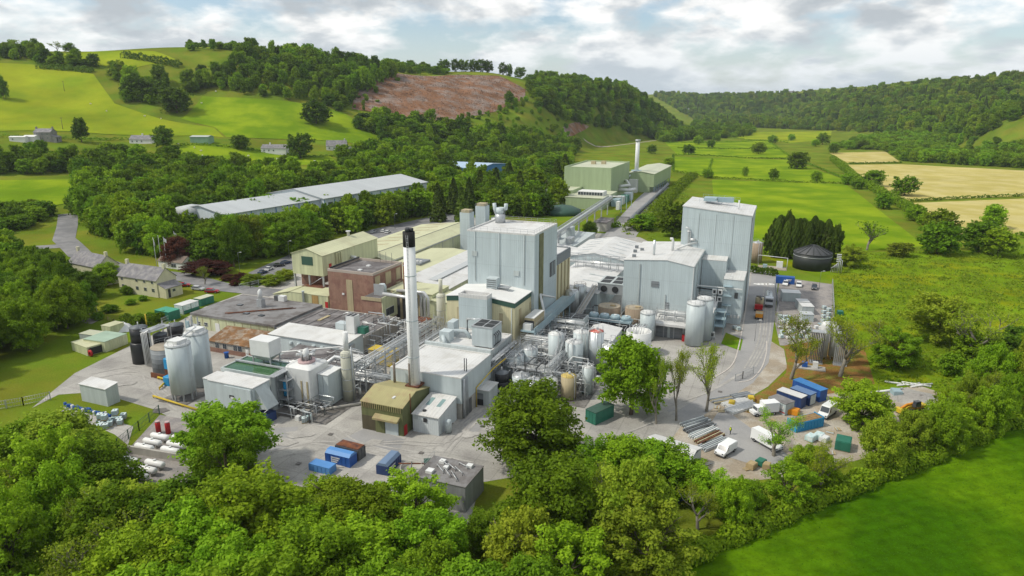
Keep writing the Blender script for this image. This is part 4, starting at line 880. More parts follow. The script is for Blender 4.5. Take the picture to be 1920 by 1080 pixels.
B.cyl('shell', m_slur, -139.9, 116.0, 3.5, 0, 6.2, 32); B.cyl('top', mat('stained_top', (0.33, 0.29, 0.23), 0.9, var=0.25, scale=0.5), -139.9, 116.0, 3.4, 6.2, 6.3, 32)
B.rail([(-139.9+3.4*math.cos(t*.4), 116+3.4*math.sin(t*.4), 6.3) for t in range(9)], post=2)
for (lb, u, v, z0, z1) in (('bright blue square tank raised beside the grey tank', -133.9, 112.0, 3.0, 5.6), ('lower bright blue square tank under the raised one', -131.9, 109.6, 0, 2.2)):
    B = Bld('dosing_tank', lb, u-1, u+1, v-1.4, v+1.4, 'tank'); rbox(B, 'shell', m_bluel, u-1, u+1, v-1.4, v+1.4, z0, z1, 0.25); B.cyl('cap', m_top, u, v, 0.3, z1, z1+.15, 10)
    if z0: B.b('stand', m_rust, u-.95, u+.95, v-1.3, v+1.3, 0, z0-.01)
B = Bld('bund_wall', 'low red brick bund wall below the blue tanks', -140, -131, 108.5, 113, 'wall', excl=False)
B.b('wall', m_rust, -139.6, -132.6, 110.6, 110.9, 0, 1.3)
# yellow barriers
for (lb, pts) in (('long yellow steel pipe barrier in front of the silos', [(287, 742), (370, 768)]), ('short yellow barrier by the blue tanks', [(296, 707), (313, 712)]), ('yellow barrier angled back beside the blue tanks', [(313, 713), (299, 727)])):
    q = [gz(a, b, 0.6) for a, b in pts]; B = Bld('barrier', lb, q[0][0], q[1][0], q[0][1], q[1][1], 'barrier', excl=False)
    B.tube('beam', m_yel2, [(q[0][0], q[0][1], .6), (q[1][0], q[1][1], .6)], 0.22, 10)
    for k in range(4): t = k/3; B.b('post', m_yel2, q[0][0]+(q[1][0]-q[0][0])*t-.08, q[0][0]+(q[1][0]-q[0][0])*t+.08, q[0][1]+(q[1][1]-q[0][1])*t-.08, q[0][1]+(q[1][1]-q[0][1])*t+.08, 0, .5)
# grey metal shed in the yard
B = Bld('metal_shed', 'plain grey metal shed with white roof on the yard edge by the lawn', -142.6, -134.4, 94.9, 97.9)
MB().profx([(-1.5, 0), (1.5, 0), (1.5, 4.5), (-1.5, 4.1)], -4.1, 4.1).build('wall', m_greyd, B.o)
MB().profx([(-1.7, 4.09), (1.7, 4.55), (1.7, 4.66), (-1.7, 4.2)], -4.25, 4.25).build('roof', m_white, B.o)
# --- low office with flat felt roof
def window(B, face, a, z, w, h, c, parts=2):
    """window on a wall of building B: face 'f' front (v=c), 'r' right (u=c); a = left edge"""
    if face == 'f':
        f = B.b('window', m_frame, a, a+w, c-.09, c-.004, z, z+h)
        for k in range(parts): B.b('pane', m_glass, a+.07+k*(w-.07)/parts, a+(k+1)*(w-.07)/parts, c-.12, c-.092, z+.07, z+h-.07, f)
    else:
        f = B.b('window', m_frame, c+.004, c+.09, a, a+w, z, z+h)
        for k in range(parts): B.b('pane', m_glass, c+.092, c+.12, a+.07+k*(w-.07)/parts, a+(k+1)*(w-.07)/parts, z+.07, z+h-.07, f)
    return f
B = Bld('flat_office', 'single storey office with yellow panel walls and wide dark felt roof', -160.3, -129.2, 142.8, 164.4)
B.b('wall', m_pale, -160.0, -129.5, 143.1, 164.1, 0, 4.1)
B.b('roof', m_feltg, -160.3, -129.2, 142.8, 164.4, 4.12, 4.75)
B.b('grey_side', m_slur, -129.3, -129.0, 142.9, 164.3, 1.5, 4.11)
for k in range(10): B.b('panel_joint', m_tan, -159+k*3-.06, -159+k*3+.06, 143.02, 143.09, 0, 4.1)
for a in (-158.2, -155.4): window(B, 'f', a, 1.2, 1.3, 1.2, 143.1)
B.b('door', m_frame, -151.2, -149.6, 143.0, 143.09, 0, 2.6)
q = gz(490, 575, 4.8); B.b('roof_tower', m_steel, q[0]-.9, q[0]+.9, q[1]-.9, q[1]+.9, 4.76, 7.2); B.cyl('cowl', m_top, q[0], q[1], .7, 7.2, 9.6, 12, [(.3, 10.2), (.05, 10.4)])
q = gz(525, 563, 4.8); B.b('air_unit', m_top, q[0], q[0]+2.2, q[1]-.8, q[1]+.8, 4.76, 6.4); B.b('air_grille', m_dsteel, q[0]-1.6, q[0]-.01, q[1]-.8, q[1]+.8, 4.76, 6.3)
for (px, py) in ((462, 588), (490, 592), (450, 572)):
    q = gz(px, py, 4.8); B.b('rooflight', m_glass, q[0]-.8, q[0]+.8, q[1]-.6, q[1]+.6, 4.76, 5.05)
for k in range(2): B.tube('roof_pipe', m_rust, [(-150+k, 146, 4.95), (-135+k, 158, 4.95)], 0.12, 6)
# --- shed with mossy roof
B = Bld('mossy_shed', 'old single storey shed with rusty moss-covered corrugated roof', -140.2, -124.9, 130.0, 141.6)
B.gable(m_block, m_moss, 0, 3.1, 4.9, 'u', 0.62, 0.35)
B.b('brick_plinth', m_brick, -140.2, -124.9, 129.9, 129.98, 0, 1.3)
for a in (-138.2, -135.6, -132.0, -130.4): window(B, 'f', a, 1.35, 1.4, 1.5, 130.0)
B.b('door', m_frame, -127.9, -126.9, 129.9, 129.98, 0, 2.3)
B = Bld('blue_tub', 'round blue tub outside the mossy shed', -133, -131.6, 127, 128.4, 'tub', excl=False)
B.cyl('body', m_blue, -132.3, 127.7, .55, 0, 1.5, 14, [(.7, 1.6)])
# --- long white clad shed
B = Bld('white_long_shed', 'long white roofed shed with grey walls and round wall fans', -123.6, -99.9, 134.4, 142.6)
MB().profx([(-4.1, 0), (4.1, 0), (4.1, 6.1), (-4.1, 5.6)], -11.85, 11.85).build('wall', m_silo, B.o)
MB().profx([(-4.4, 5.62), (4.2, 6.14), (4.2, 6.3), (-4.4, 5.78)], -12.1, 12.1).build('roof', m_white, B.o)
for k in range(4): B.cyl('wall_vent', m_silo, -116.5+k*2.6+(k > 1)*2, 134.2, .45, 3.6, 4.5, 10)
B.b('end_wall_duct', m_steel, -99.85, -99.2, 136, 138, 2, 5)
B = Bld('white_cooler', 'tall white cooler with a grey pipe over its top on the long shed', -104.0, -100.6, 141.0, 144.8, 'cooler', excl=False)
B.b('casing', m_top, -104.0, -101.4, 141.2, 143.8, 6.31, 11.0)
for k in range(2): B.b('fan_slot', m_dark, -103.8+k*1.2, -102.9+k*1.2, 141.4, 143.6, 11.0, 11.06)
B.tube('pipe', m_pipe, [(-104.3, 141.0, 6.3), (-104.3, 141.0, 11.6), (-103.3, 141.0, 12), (-101.8, 141.2, 12)], .14)
B.b('green_unit', m_green, -101.0, -98.8, 142.0, 144, 6.3, 8.0)
B = Bld('box_tank', 'small pale box tank on a frame beside the white cooler', -108.6, -105.2, 142.9, 145.3, 'tank', excl=False)
B.b('shell', m_silo, -108.6, -105.4, 142.9, 145.3, 5.8, 8.0); B.b('frame', m_steel, -108.7, -105.3, 142.85, 145.35, 5.3, 5.79); B.b('legs', m_steel, -108.2, -107.9, 143.2, 143.5, 0, 5.29)
# --- dark flat roofs between office and brick block
B = Bld('felt_roof_store', 'low store with dark patched felt roof in front of the brick block', -129.0, -101.5, 143.2, 164)
B.walls(m_block, 0, 4.0, 0.2, roof=m_felt)
for k in range(6): B.b('roof_rib', m_feltg, -127+k*4, -126.8+k*4, 143.6, 163.6, 3.86, 4.02)
B.b('ladder_plank', m_tan, -122.5, -121.5, 153, 158, 3.87, 4.1)
B = Bld('lean_to_roof', 'dark lean-to roof between the treatment tank and the long white shed', -113.5, -92, 119.5, 133.8)
MB().profx([(-7, 0), (7, 0), (7, 4.2), (-7, 3.2)], -10.5, 10.5).build('wall', m_block, B.o)
MB().profx([(-7.2, 3.22), (7.1, 4.24), (7.1, 4.4), (-7.2, 3.36)], -10.7, 10.7).build('roof', m_felt, B.o)
B.tube('curved_duct', m_pipe, [(-96, 121, 4), (-96, 122, 6), (-95, 124, 7), (-92.5, 124, 7), (-91.5, 124, 5), (-91.5, 124, 1)], .5, 10)
B.tube('gutter_pipe', m_top, [(-113, 124, 5.5), (-100, 132.5, 5.9), (-93, 132.5, 5.2)], .2)
for k in range(4): B.tube('pipe', m_pipe, [(-112, 121+k*.5, 4.4), (-104, 121+k*.5, 5.3), (-103, 121+k*.5, 3.6)], .12, 6)
# --- brick block
B = Bld('brick_block', 'red brick block with tan panel strips and dark felt roof', -131.6, -114.9, 171.2, 188.2)
B.walls(m_brick, 0, 14.4, 0.8, t=.35, cop=mat('stone_coping', (0.42, 0.36, 0.31), 0.85, var=0.1), roof=m_felt)
a, c = gv(649, 524, 171.2), gv(664, 585, 171.2); B.b('panel_strip', m_tan, a[0], c[0], 171.08, 171.19, c[2], a[2])
for (x0, x1) in ((703, 712), (723, 733), (743, 751)):
    a, c = gu(x0, 526, -114.9)[1], gu(x1, 526, -114.9)[1]; B.b('panel_strip', m_tan, -114.89, -114.78, a, c, 9.2, 13.0)
a, c = gu(742, 538, -114.9), gu(751, 565, -114.9); B.b('tan_bay', m_tan, -114.89, -114.2, a[1], c[1], 3.5, 8.5)
for (px, py) in ((691, 497), (675, 505)):
    q = gz(px, py, 14); B.b('roof_hatch', m_top, q[0]-.6, q[0]+.6, q[1]-.6, q[1]+.6, 13.6, 14.0)
B.tube('roof_pipe', m_black, [(-131, 172, 14.6), (-131, 187.5, 14.7)], .3)
a = gv(644, 551, 171.2); B.b('vent_block', m_top, a[0]-.4, a[0]+.4, 171.0, 171.19, a[2]-.3, a[2]+.3)
for k in range(3): B.tube('aerial', m_dsteel, [(-122+k*2.2, 186.5, 14), (-122+k*2.2, 186.5, 17.5)], .06, 5)
B = Bld('brick_annex', 'brick annex with pale green side wall below the brick block', -114.85, -107.6, 164.5, 172.5)
B.b('wall', m_brick, -114.85, -107.9, 164.5, 172.5, 0, 8.4); B.b('side_panel', m_pale, -107.89, -107.6, 164.5, 172.5, 2, 9.2)
B.b('roof', m_felt, -114.8, -107.95, 164.6, 172.4, 8.42, 8.6); B.b('coping', m_tan, -114.85, -107.9, 164.3, 164.49, 8.0, 9.0)
window(B, 'r', 166, 3.0, 4.5, 2.4, -107.6, 5)
q = gz(730, 556, 9); B.cyl('extract_duct', m_silo, -111, 170, 1.3, 8.61, 11.0, 14, [(.9, 11.8)]); B.b('extract_frame', m_steel, -113, -109.5, 168.4, 168.6, 8.61, 12)
# chimneys of iron pipe behind
for (lb, u, v, z, r, mm) in (('thin rusty flue pipe beside the brick block', -106.8, 176, 17.5, .35, m_rust), ('grey square flue behind the brick block', -123.5, 205, 19.5, .75, m_silo)):
    B = Bld('flue', lb, u-r, u+r, v-r, v+r, 'flue', excl=False); B.cyl('pipe', mm, u, v, r, 0, z, 14); B.cyl('collar', m_steel, u, v, r+.1, z-1, z-.8, 14)
# --- elevated pale green conveyor house
B = Bld('raised_house', 'pale green gabled house raised on steel legs over a lower store', -153.4, -140.9, 181.0, 214.0)
B.gable(m_pale, m_paler, 8.6, 15.6, 17.6, 'v', 0.5, 0.3)
a, c = gv(565, 480, 181), gv(587, 498, 181); B.b('louvre', m_dgreen, a[0], c[0], 180.9, 180.98, c[2], a[2])
B.b('red_door', m_red, -140.89, -140.8, 184.2, 185.6, 9.6, 12.2)
for v in (188, 189.2, 190.4): B.b('fin', m_paler, -140.88, -140.1, v, v+.3, 8.6, 15.2)
B.tube('elbow_duct', m_top, [(-140.8, 197, 12), (-139.2, 197, 12), (-138.6, 197, 11), (-138.6, 197, 8)], .55, 10)
B.cyl('roof_vent', m_top, -147.2, 205, .5, 17.3, 19.2, 12, [(.9, 19.3), (.9, 19.5)])
for (u, v) in ((-153, 181.4), (-141.3, 181.4), (-147, 181.4), (-141.3, 190), (-153, 200)): B.b('leg', m_steel, u-.25, u+.25, v-.25, v+.25, 0, 8.58)
B.tube('brace', m_steel, [(-147, 181.4, 5), (-141.3, 181.4, 8.4)], .12, 6)
B.b('brick_core', m_brick, -152.5, -146.5, 184, 206, 4, 8.58); B.b('deck', m_rust, -149, -140.5, 179.5, 184, 4.7, 5.0)
for k in range(3): B.b('staining', m_rust, -140.88, -140.82, 195+k*3, 195.6+k*3, 8.7, 11)
B = Bld('pale_store', 'pale green lower store with mono-pitch roof and red doors', -155.0, -133.2, 172.5, 181)
MB().profy([(-10.9, 0), (10.9, 0), (10.9, 4.7), (-4, 4.7), (-10.9, 3.2)], -4.25, 4.25).build('wall', m_pale, B.o)
MB().profy([(-11.2, 3.3), (-4, 4.9), (-4, 5.05), (-11.2, 3.45)], -4.4, 4.4).build('roof', m_paler, B.o); B.b('flat_roof', m_paler, -148, -133.1, 172.4, 181, 4.72, 4.9)
for (u, z) in ((-134.4, 0.5), ): B.b('red_door', m_red, u, u+1.1, 172.35, 172.48, z, z+2.4)
B.b('rust_patch', mat('rust_stain', (0.45, 0.30, 0.12), 0.9, var=0.2, streak=0.4), -139.5, -137, 172.4, 172.48, 1.5, 4.6)
B.cyl('vent_pipe', m_silo, -142.5, 172, .4, 0.5, 5.5, 12, [(.5, 5.6), (.5, 5.8)])
# --- long pale green sheds
B = Bld('long_pale_shed', 'very long low shed with pale green double-pitched roof behind the brick block', -166, -136.8, 214.5, 292)
B.gable(m_pale, m_paler, 0, 6.3, 8.9, 'v', 0.75, 0.3, ze2=6.8); B.rooflights(6.3, 8.9, .75, 9, -1, 1.6, m_tan); B.eaves(6.8, 8, m_steel)
B.b('ridge', m_dsteel, -144.2, -143.95, 214.3, 292.2, 8.95, 9.12); B.b('gutter', m_steel, -136.6, -136.3, 214.4, 292.1, 6.4, 6.75)
B.b('door', m_dsteel, -136.79, -136.7, 281, 283, 0, 3)
B = Bld('pale_flat_shed', 'pale green low-pitched shed with a small white vent between the long shed and tower', -136.2, -114.6, 196, 246)
B.gable(m_pale, m_paler, 0, 5.8, 6.6, 'v', 0.5, 0.2)
B.b('roof_plant', m_slur, -129, -123, 214, 222, 6.4, 7.3)
for k in range(4): B.b('fan_box', m_top, -128.6+k*1.4, -127.8+k*1.4, 216, 217, 7.31, 7.9)
B = Bld('pale_gable_hall', 'pale green gabled hall with grey rooflight strip left of the tower', -114.4, -97.0, 186, 238)
B.gable(m_pale, m_white, 0, 7.4, 9.6, 'v', 0.12, 0.3)
B.b('rooflight_strip', m_roofgrey, -106.6, -103.2, 190, 236, 8.62, 8.9).rotation_euler = (0, 0, 0)
B = Bld('evaporator_house', 'stained pale green evaporator house wrapped in bent white ducts', -114, -93.2, 172, 185.8)
B.b('wall', m_pale, -112.5, -96.5, 174.5, 185.5, 0, 8.6); B.b('roof', m_paler, -112.7, -96.3, 174.3, 185.7, 8.61, 8.8)
B.b('low_wing', m_pale, -96.4, -89.5, 172.5, 184, 0, 7.4); B.b('low_roof', m_paler, -96.3, -89.3, 172.3, 184.2, 7.41, 7.55)
B.b('dark_recess', m_dsteel, -111, -99, 174.3, 174.48, 0, 7.2)
for k in range(4): B.b('column', m_tan, -110.6+k*3.2, -109.9+k*3.2, 173.8, 174.25, 0, 8.5)
for k in range(3):
    v = 173.2-k*1.0; B.tube('bent_duct', m_pipe, [(-108.5+k*1.5, v+1, 8.9+.4*k), (-101+k*1.8, v, 9.6+.3*k), (-99.6+k*1.8, v, 8.6), (-99.6+k*1.8, v, 1)], .45, 10)
# white bent duct from the chimney side
B = Bld('flue_duct', 'thick white bent duct running down behind the chimney', -106.5, -95, 162, 163, 'duct', excl=False)
B.tube('duct', m_pipe, [(-106.3, 163, 11), (-98, 162.5, 11), (-97, 162.5, 10.2), (-96.7, 162.5, 4)], .5, 12)
for z in (5, 7.5): B.cyl('collar', m_steel, -96.7, 162.5, .56, z, z+.15, 12)
B = Bld('rust_tank', 'rust red steel box tank under the bent ducts', -97.5, -90, 158.5, 164.5, 'tank')
B.b('shell', m_rust, -96.5, -91.0, 159, 164, 0, 5.2); B.rail([(-96.5, 159, 5.2), (-91, 159, 5.2), (-91, 164, 5.2)], m_rust)
for k in range(4): B.b('stiffener', m_rust, -96.2+k*1.6, -96.0+k*1.6, 158.85, 158.98, 0, 5.1)
B = Bld('pale_stack', 'stained cream round stack left of the packing block', -89.2, -86.4, 162.4, 165.2, 'stack')
B.cyl('lower_shaft', m_cst, -87.8, 163.8, 1.3, 0, 12.5, 18, [(.6, 13)]); B.cyl('upper_shaft', m_cst, -87.8, 163.8, .55, 13, 17, 14)
for z in (4, 8, 12): B.cyl('band', m_steel, -87.8, 163.8, 1.36, z, z+.15, 18)
# --- left pipe rack (runs along v)
def rack(label, u0, u1, v0, v1, zs, posts, pipes, axis='v', name='pipe_rack', rail=True):
    B = Bld(name, label, u0, u1, v0, v1, 'pipe rack', excl=False)
    L = (v0, v1) if axis == 'v' else (u0, u1)
    for k in range(posts):
        t = L[0]+(L[1]-L[0])*k/(posts-1)
        for e in ((u0, u1) if axis == 'v' else (v0, v1)):
            if axis == 'v': B.b('post', m_steel, e-.1, e+.1, t-.1, t+.1, 0, max(zs)+.6)
            else: B.b('post', m_steel, t-.1, t+.1, e-.1, e+.1, 0, max(zs)+.6)
        for z in zs:
            if axis == 'v': B.b('beam', m_steel, u0-.1, u1+.1, t-.07, t+.07, z-.2, z-.05)
            else: B.b('beam', m_steel, t-.07, t+.07, v0-.1, v1+.1, z-.2, z-.05)
    rr = random.Random(label)
    W_ = (u1-u0) if axis == 'v' else (v1-v0)
    for z in zs:
        for k in range(pipes):
            o = (k+.5)/pipes*W_; r = rr.choice([.07, .1, .13, .18]); m = rr.choice([m_pipe, m_pipe, m_steel, m_top, m_ssteel])
            e0, e1 = rr.uniform(0, .12), rr.uniform(0, .12); D = L[1]-L[0]; a, c = L[0]+D*e0, L[1]-D*e1
            if axis == 'v': pts = [(u0+o, a, z-.4), (u0+o, a, z+r), (u0+o, c, z+r), (u0+o, c, z-.5)]
            else: pts = [(a, v0+o, z-.4), (a, v0+o, z+r), (c, v0+o, z+r), (c, v0+o, z-.5)]
            B.tube('pipe', m, pts, r, 6)
    if rail:
        z = max(zs)+.55
        B.rail([(u0, v0, z), (u0, v1, z)] if axis == 'v' else [(u0, v0, z), (u1, v0, z)], post=3)
        B.rail([(u1, v0, z), (u1, v1, z)] if axis == 'v' else [(u0, v1, z), (u1, v1, z)], post=3)
    return B
rack('long steel pipe rack beside the tall white chimney', -87.0, -84.0, 120, 158, (4.2, 6.4, 8.0), 10, 6)
rack('pipe rack running between the boiler house and long shed', -99, -78, 121.3, 124.0, (3.2, 4.6), 6, 6, 'u')
rack('walkway rack along the left edge of the process hall', -80.3, -78.6, 134, 156, (6.6, 8.2), 7, 4)
rack('pipe rack along the right wall of the packing block', -58.8, -56.0, 140, 165, (4.6, 6.4), 8, 6)
rack('pipe rack crossing from process hall to the tank farm', -58.5, -47.5, 150.6, 155.5, (4.2, 5.8, 7.4), 5, 8, 'u')
rack('second pipe rack at the foot of the process hall wall', -60.3, -58.7, 134.8, 150, (5.2, 7.0), 6, 5)
rack('pipe rack behind the tank farm beside the dark air units', -58, -47.0, 168.5, 172, (3.8, 5.4, 7.0), 5, 6, 'u')
rack('pipe rack on the low roof in front of the grey clad hall', -31.8, -20.5, 187.0, 190.5, (6.2, 7.2), 5, 6, 'u')
rack('low pipe rack among the front tanks', -56, -40, 140.2, 142.6, (2.4, 3.8), 6, 7, 'u')
rack('pipe rack over the front tanks running back to the tall tanks', -47.4, -45.6, 137, 149, (5.2, 6.6), 5, 5)
B = Bld('yellow_container', 'yellow and cream steel container beside the pipe rack', -92.6, -88.2, 137.8, 141.8, 'container')
B.b('body', m_yel2, -92.0, -88.4, 137.9, 141.4, .3, 4.0); B.b('cream_side', m_tan, -95.2, -92.02, 137.9, 141.4, .3, 3.9); B.b('roof', m_yel2, -95.3, -88.3, 137.8, 141.5, 4.01, 4.15)
B = Bld('switch_room', 'small pale grey switch room below the pipe rack', -96.4, -91.6, 127.2, 131.4); B.b('wall', m_silo, -96.2, -91.8, 127.4, 131.2, 0, 5.0); B.b('roof', m_white, -96.4, -91.6, 127.2, 131.4, 5.01, 5.2); B.b('door', m_dark, -93.6, -92.6, 127.3, 127.38, 0, 2.2)
# --- blue-grey service deck on the tower's right side
B = Bld('service_deck', 'blue-grey steel service deck with tan air units beside the tower', -60.3, -56.6, 155, 190, 'deck', excl=False)
m_bgs = mat('blue_grey_steel', (0.30, 0.40, 0.44), 0.5, var=0.1, scale=0.6, streak=0.15)
B.b('deck', m_bgs, -60.3, -56.6, 155, 190, 7.9, 8.3); B.b('girder', m_bgs, -56.58, -56.4, 155, 190, 7.2, 9.2)
for v in range(156, 191, 6): B.b('post', m_bgs, -56.9, -56.6, v-.15, v+.15, 0, 7.88)
B.rail([(-56.6, 155, 9.2), (-56.6, 190, 9.2)])
B.b('air_unit', m_tan, -60.0, -57.4, 157.2, 165.0, 8.31, 11.0); B.b('air_unit_top', m_top, -60.0, -57.4, 157.2, 165.0, 11.01, 11.15); B.b('grille', m_dark, -60.0, -57.4, 157.1, 157.18, 8.6, 10.4); B.b('small_unit', m_top, -59.8, -57.6, 155.4, 157.0, 8.31, 9.9)
# --- cream annex on tower right
B = Bld('cream_annex', 'narrow cream clad annex with dark grey band behind the tower', -74, -60.75, 185.2, 198.5)
B.walls(m_cream, 0, 21.6, .4, cop=m_slur, roof=m_wflat); B.b('dark_band', m_slur, -60.74, -60.6, 185.2, 198.5, 18.6, 21.2)
for k in range(4): B.b('pilaster', m_tan, -60.74, -60.45, 186+k*3.4, 186.5+k*3.4, 0, 18.5)
for (lb, u, v) in (('stainless tank under the cream annex, nearer the deck', -58.2, 193.5), ('stainless tank under the cream annex, farther from the deck', -57.6, 199.5)):
    B = Bld('round_tank', lb, u-2.2, u+2.2, v-2.2, v+2.2, 'tank', excl=False); B.cyl('shell', m_ssteel, u, v, 2.1, 3, 9, 20, [(1.6, 9.4), (.1, 9.7)]); B.cyl('skirt', m_steel, u, v, 1.8, 0, 2.99, 16); B.rail([(u+1.9*math.cos(t*.8), v+1.9*math.sin(t*.8), 9.1) for t in range(9)], m_rust, post=3)
# --- white halls at the back
B = Bld('white_gable_hall', 'white gabled hall behind the steel gantry', -75.5, -53.5, 241.5, 275)
B.gable(m_grey, m_white, 0, 8.6, 10.6, 'v', 0.5, .4); B.rooflights(8.6, 10.6, .5, 6); B.rooflights(8.6, 10.6, .5, 6, -1); B.eaves(8.6)
B = Bld('white_low_hall', 'low white roofed hall between tower and grey clad hall', -70.5, -52.2, 200.5, 240)
B.gable(m_grey, m_wflat, 0, 6.9, 7.9, 'v', 0.35, .4); B.rooflights(6.9, 7.9, .35, 5)
for (px, py) in ((1087, 520), (1110, 515)): q = gz(px, py, 7.6); B.b('roof_hatch', m_greyd, q[0]-.7, q[0]+.7, q[1]-.4, q[1]+.4, 7.3, 7.9)
B = Bld('white_back_hall', 'white roofed hall behind the process tower', -95, -77, 200, 262); B.gable(m_grey, m_wflat, 0, 7.4, 8.6, 'v', .5, .3); B.rooflights(7.4, 8.6, .5, 8)
B = Bld('pipe_gantry', 'long open steel gantry carrying pipes across the white roofs', -71, -44, 229.0, 232.2, 'gantry', excl=False)
for k in range(10):
    u = -71+k*3
    for v in (229.2, 232): B.b('post', m_steel, u-.1, u+.1, v-.1, v+.1, 6.5 if u < -52 else 0, 12.0)
    B.b('cross_beam', m_steel, u-.08, u+.08, 229, 232.2, 9.3, 9.5)
for z in (9.4, 12.0): B.b('chord', m_steel, -71, -44, 229.1, 229.3, z, z+.2); B.b('chord', m_steel, -71, -44, 231.9, 232.1, z, z+.2)
for k in range(5): B.tube('pipe', m_pipe, [(-71, 229.6+k*.5, 9.7), (-44, 229.6+k*.5, 9.7)], .15, 6)
for k in range(9): B.tube('brace', m_steel, [(-71+k*3, 229.2, 9.5 if k % 2 else 12), (-68+k*3, 229.2, 12 if k % 2 else 9.5)], .06, 5)
# --- chillers
B = Bld('fan_cooler', 'steel fan cooler with two round side fans on a raised frame', -53.2, -44.8, 203.6, 213.8, 'cooler')
B.b('casing', m_steel, -53.0, -45.0, 203.8, 213.6, 6.2, 9.4); B.b('top', m_greyd, -53.1, -44.9, 203.7, 213.7, 9.41, 9.7)
for i in range(2):
    for j in range(2): B.b('top_fan', m_dark, -52.4+i*3.8, -49.4+i*3.8, 204.6+j*4.4, 208.2+j*4.4, 9.71, 9.78)
fm = MB()
for i in range(2):
    f = MB().lathe([(1.05, 0), (1.05, .1)], n=16).build('side_fan', m_dark, B.o); f.rotation_euler = (R(90), 0, 0); f.location = B.l(-51+i*3.6, 203.75, 7.9)
for u in (-52.8, -45.2):
    for v in (204, 213.4): B.b('leg', m_steel, u-.15, u+.15, v-.15, v+.15, 0, 6.19)
B.rail([(-53.6, 203.4, 6.2), (-53.6, 213.6, 6.2)])
B = Bld('sloping_conveyor', 'brown sloping conveyor walkway beside the low white hall', -55.4, -51.5, 184, 205, 'conveyor', excl=False)
for k in range(3): B.tube('rail', m_steel, [(-54.8+k*1.0, 185, 4.5), (-54.6+k*1.0, 204, 9.0)], .12, 6)
MB().add([B.l(-54.6, 185, 4.2), B.l(-53.0, 185, 4.2), B.l(-53.0, 204, 8.6), B.l(-54.6, 204, 8.6), B.l(-54.6, 185, 4.0), B.l(-53.0, 185, 4.0), B.l(-53.0, 204, 8.4), B.l(-54.6, 204, 8.4)], [(0,1,2,3),(7,6,5,4),(0,4,5,1),(1,5,6,2),(2,6,7,3),(3,7,4,0)]).build('deck', m_block, B.o)
for k in range(4): B.b('trestle', m_steel, -53.6, -53.3, 186+k*5.5, 186.3+k*5.5, 0, 4.2+k*1.1)
# brown tanks, dark units, blue cooler row
for (lb, u, v, r, z, mm) in (('wide tan round tank with brown lid behind the blue fan row', -45.6, 189.6, 3.3, 6.8, m_tank), ('brown timber-clad round tank beside the pale silo', -37.9, 188.0, 2.6, 7.6, m_tank)):
    B = Bld('round_tank', lb, u-r, u+r, v-r, v+r, 'tank'); B.cyl('shell', mm, u, v, r, 0, z, 28); B.cyl('lid', mat('tan_lid', (0.40, 0.34, 0.25), 0.8, var=0.2, scale=0.6), u, v, r*.98, z, z+.12, 28); B.b('hatch', m_wood, u+.4, u+1.7, v-.8, v+.4, z+.13, z+.5)
    B.rail([(u+r*.95*math.cos(t*.7), v+r*.95*math.sin(t*.7), z+.1) for t in range(10)], post=4)
B = Bld('blue_fan_row', 'row of pale blue dish fans on a long frame', -49.8, -36.8, 179.2, 183.0, 'cooler')
B.b('frame', m_bgs, -49.6, -37.0, 179.3, 182.8, 5.2, 5.8)
for k in range(4):
    B.cyl('fan_dish', m_bgs, -47.9+k*3.1, 181, 1.4, 5.81, 6.5, 16, [(1.2, 6.9)]); B.cyl('fan_hub', m_top, -47.9+k*3.1, 181, .4, 6.9, 7.1, 8)
for k in range(5): B.b('leg', m_steel, -49.5+k*3.05, -49.3+k*3.05, 179.3, 179.5, 0, 5.19)
B.b('coil', m_dsteel, -49.4, -37.2, 180.6, 182.6, 2.2, 5.1)
for (lb, u0, u1, v0, v1, z) in (('grey boxed air unit with dark fan top by the pipe racks', -52.4, -48.6, 172.6, 177.5, 7.2), ('dark louvred air unit left of the grey boxed unit', -56.0, -52.8, 174, 178.5, 5.8)):
    B = Bld('air_unit', lb, u0, u1, v0, v1, 'air unit'); B.b('casing', m_greyd if z > 6 else m_dsteel, u0, u1, v0, v1, .5, z); B.b('fan_top', m_dark, u0+.3, u1-.3, v0+.3, v1-.3, z+.002, z+.08); B.b('base', m_steel, u0+.1, u1-.1, v0+.1, v1-.1, 0, .49)
B = Bld('white_lean_to', 'white low-pitched roof shelter behind the red-topped tank', -46.2, -38.4, 164, 175); B.gable(m_silo, m_wflat, 0, 5.2, 5.9, 'v', .3, .2)
# --- tank farm
def tank(label, u, v, r, z0, z1, m=None, lid=None, band=None, pipes=2, name='storage_tank', cone=.5):
    B = Bld(name, label, u-r, u+r, v-r, v+r, 'tank'); B.cyl('shell', m or m_ssteel, u, v, r, z0, z1, 24)
    B.cyl('lid', lid or m_top, u, v, r*.985, z1, z1+.06, 24, [(r*.25, z1+cone), (.05, z1+cone+.05)])
    if z0 > .05: B.cyl('skirt', m_steel, u, v, r*.9, 0, z0-.003, 20)
    B.rail([(u+r*.93*math.cos(t*.785), v+r*.93*math.sin(t*.785), z1) for t in range(9)], post=5, name='guard_rail', mid=False)
    B.cyl('manhole', m_steel, u+.2, v-.1, .3, z1+cone*.7, z1+cone+.5, 10)
    rr = random.Random(label)
    for k in range(pipes):
        t = rr.uniform(3.4, 6); B.tube('pipe', m_pipe, [(u+(r+.15)*math.cos(t), v+(r+.15)*math.sin(t), .4), (u+(r+.15)*math.cos(t), v+(r+.15)*math.sin(t), z1+.4), (u+.5*math.cos(t), v+.5*math.sin(t), z1+cone+.2)], .1, 6)
    return B
tank('front pale grey tank with white cone lid in the tank farm', -44.4, 150.1, 2.15, .3, 8.9, m_silo)
tank('tall pale grey tank with frothy white top behind the caged ladder', -49.4, 151.2, 1.9, .3, 10.0, m_silo)
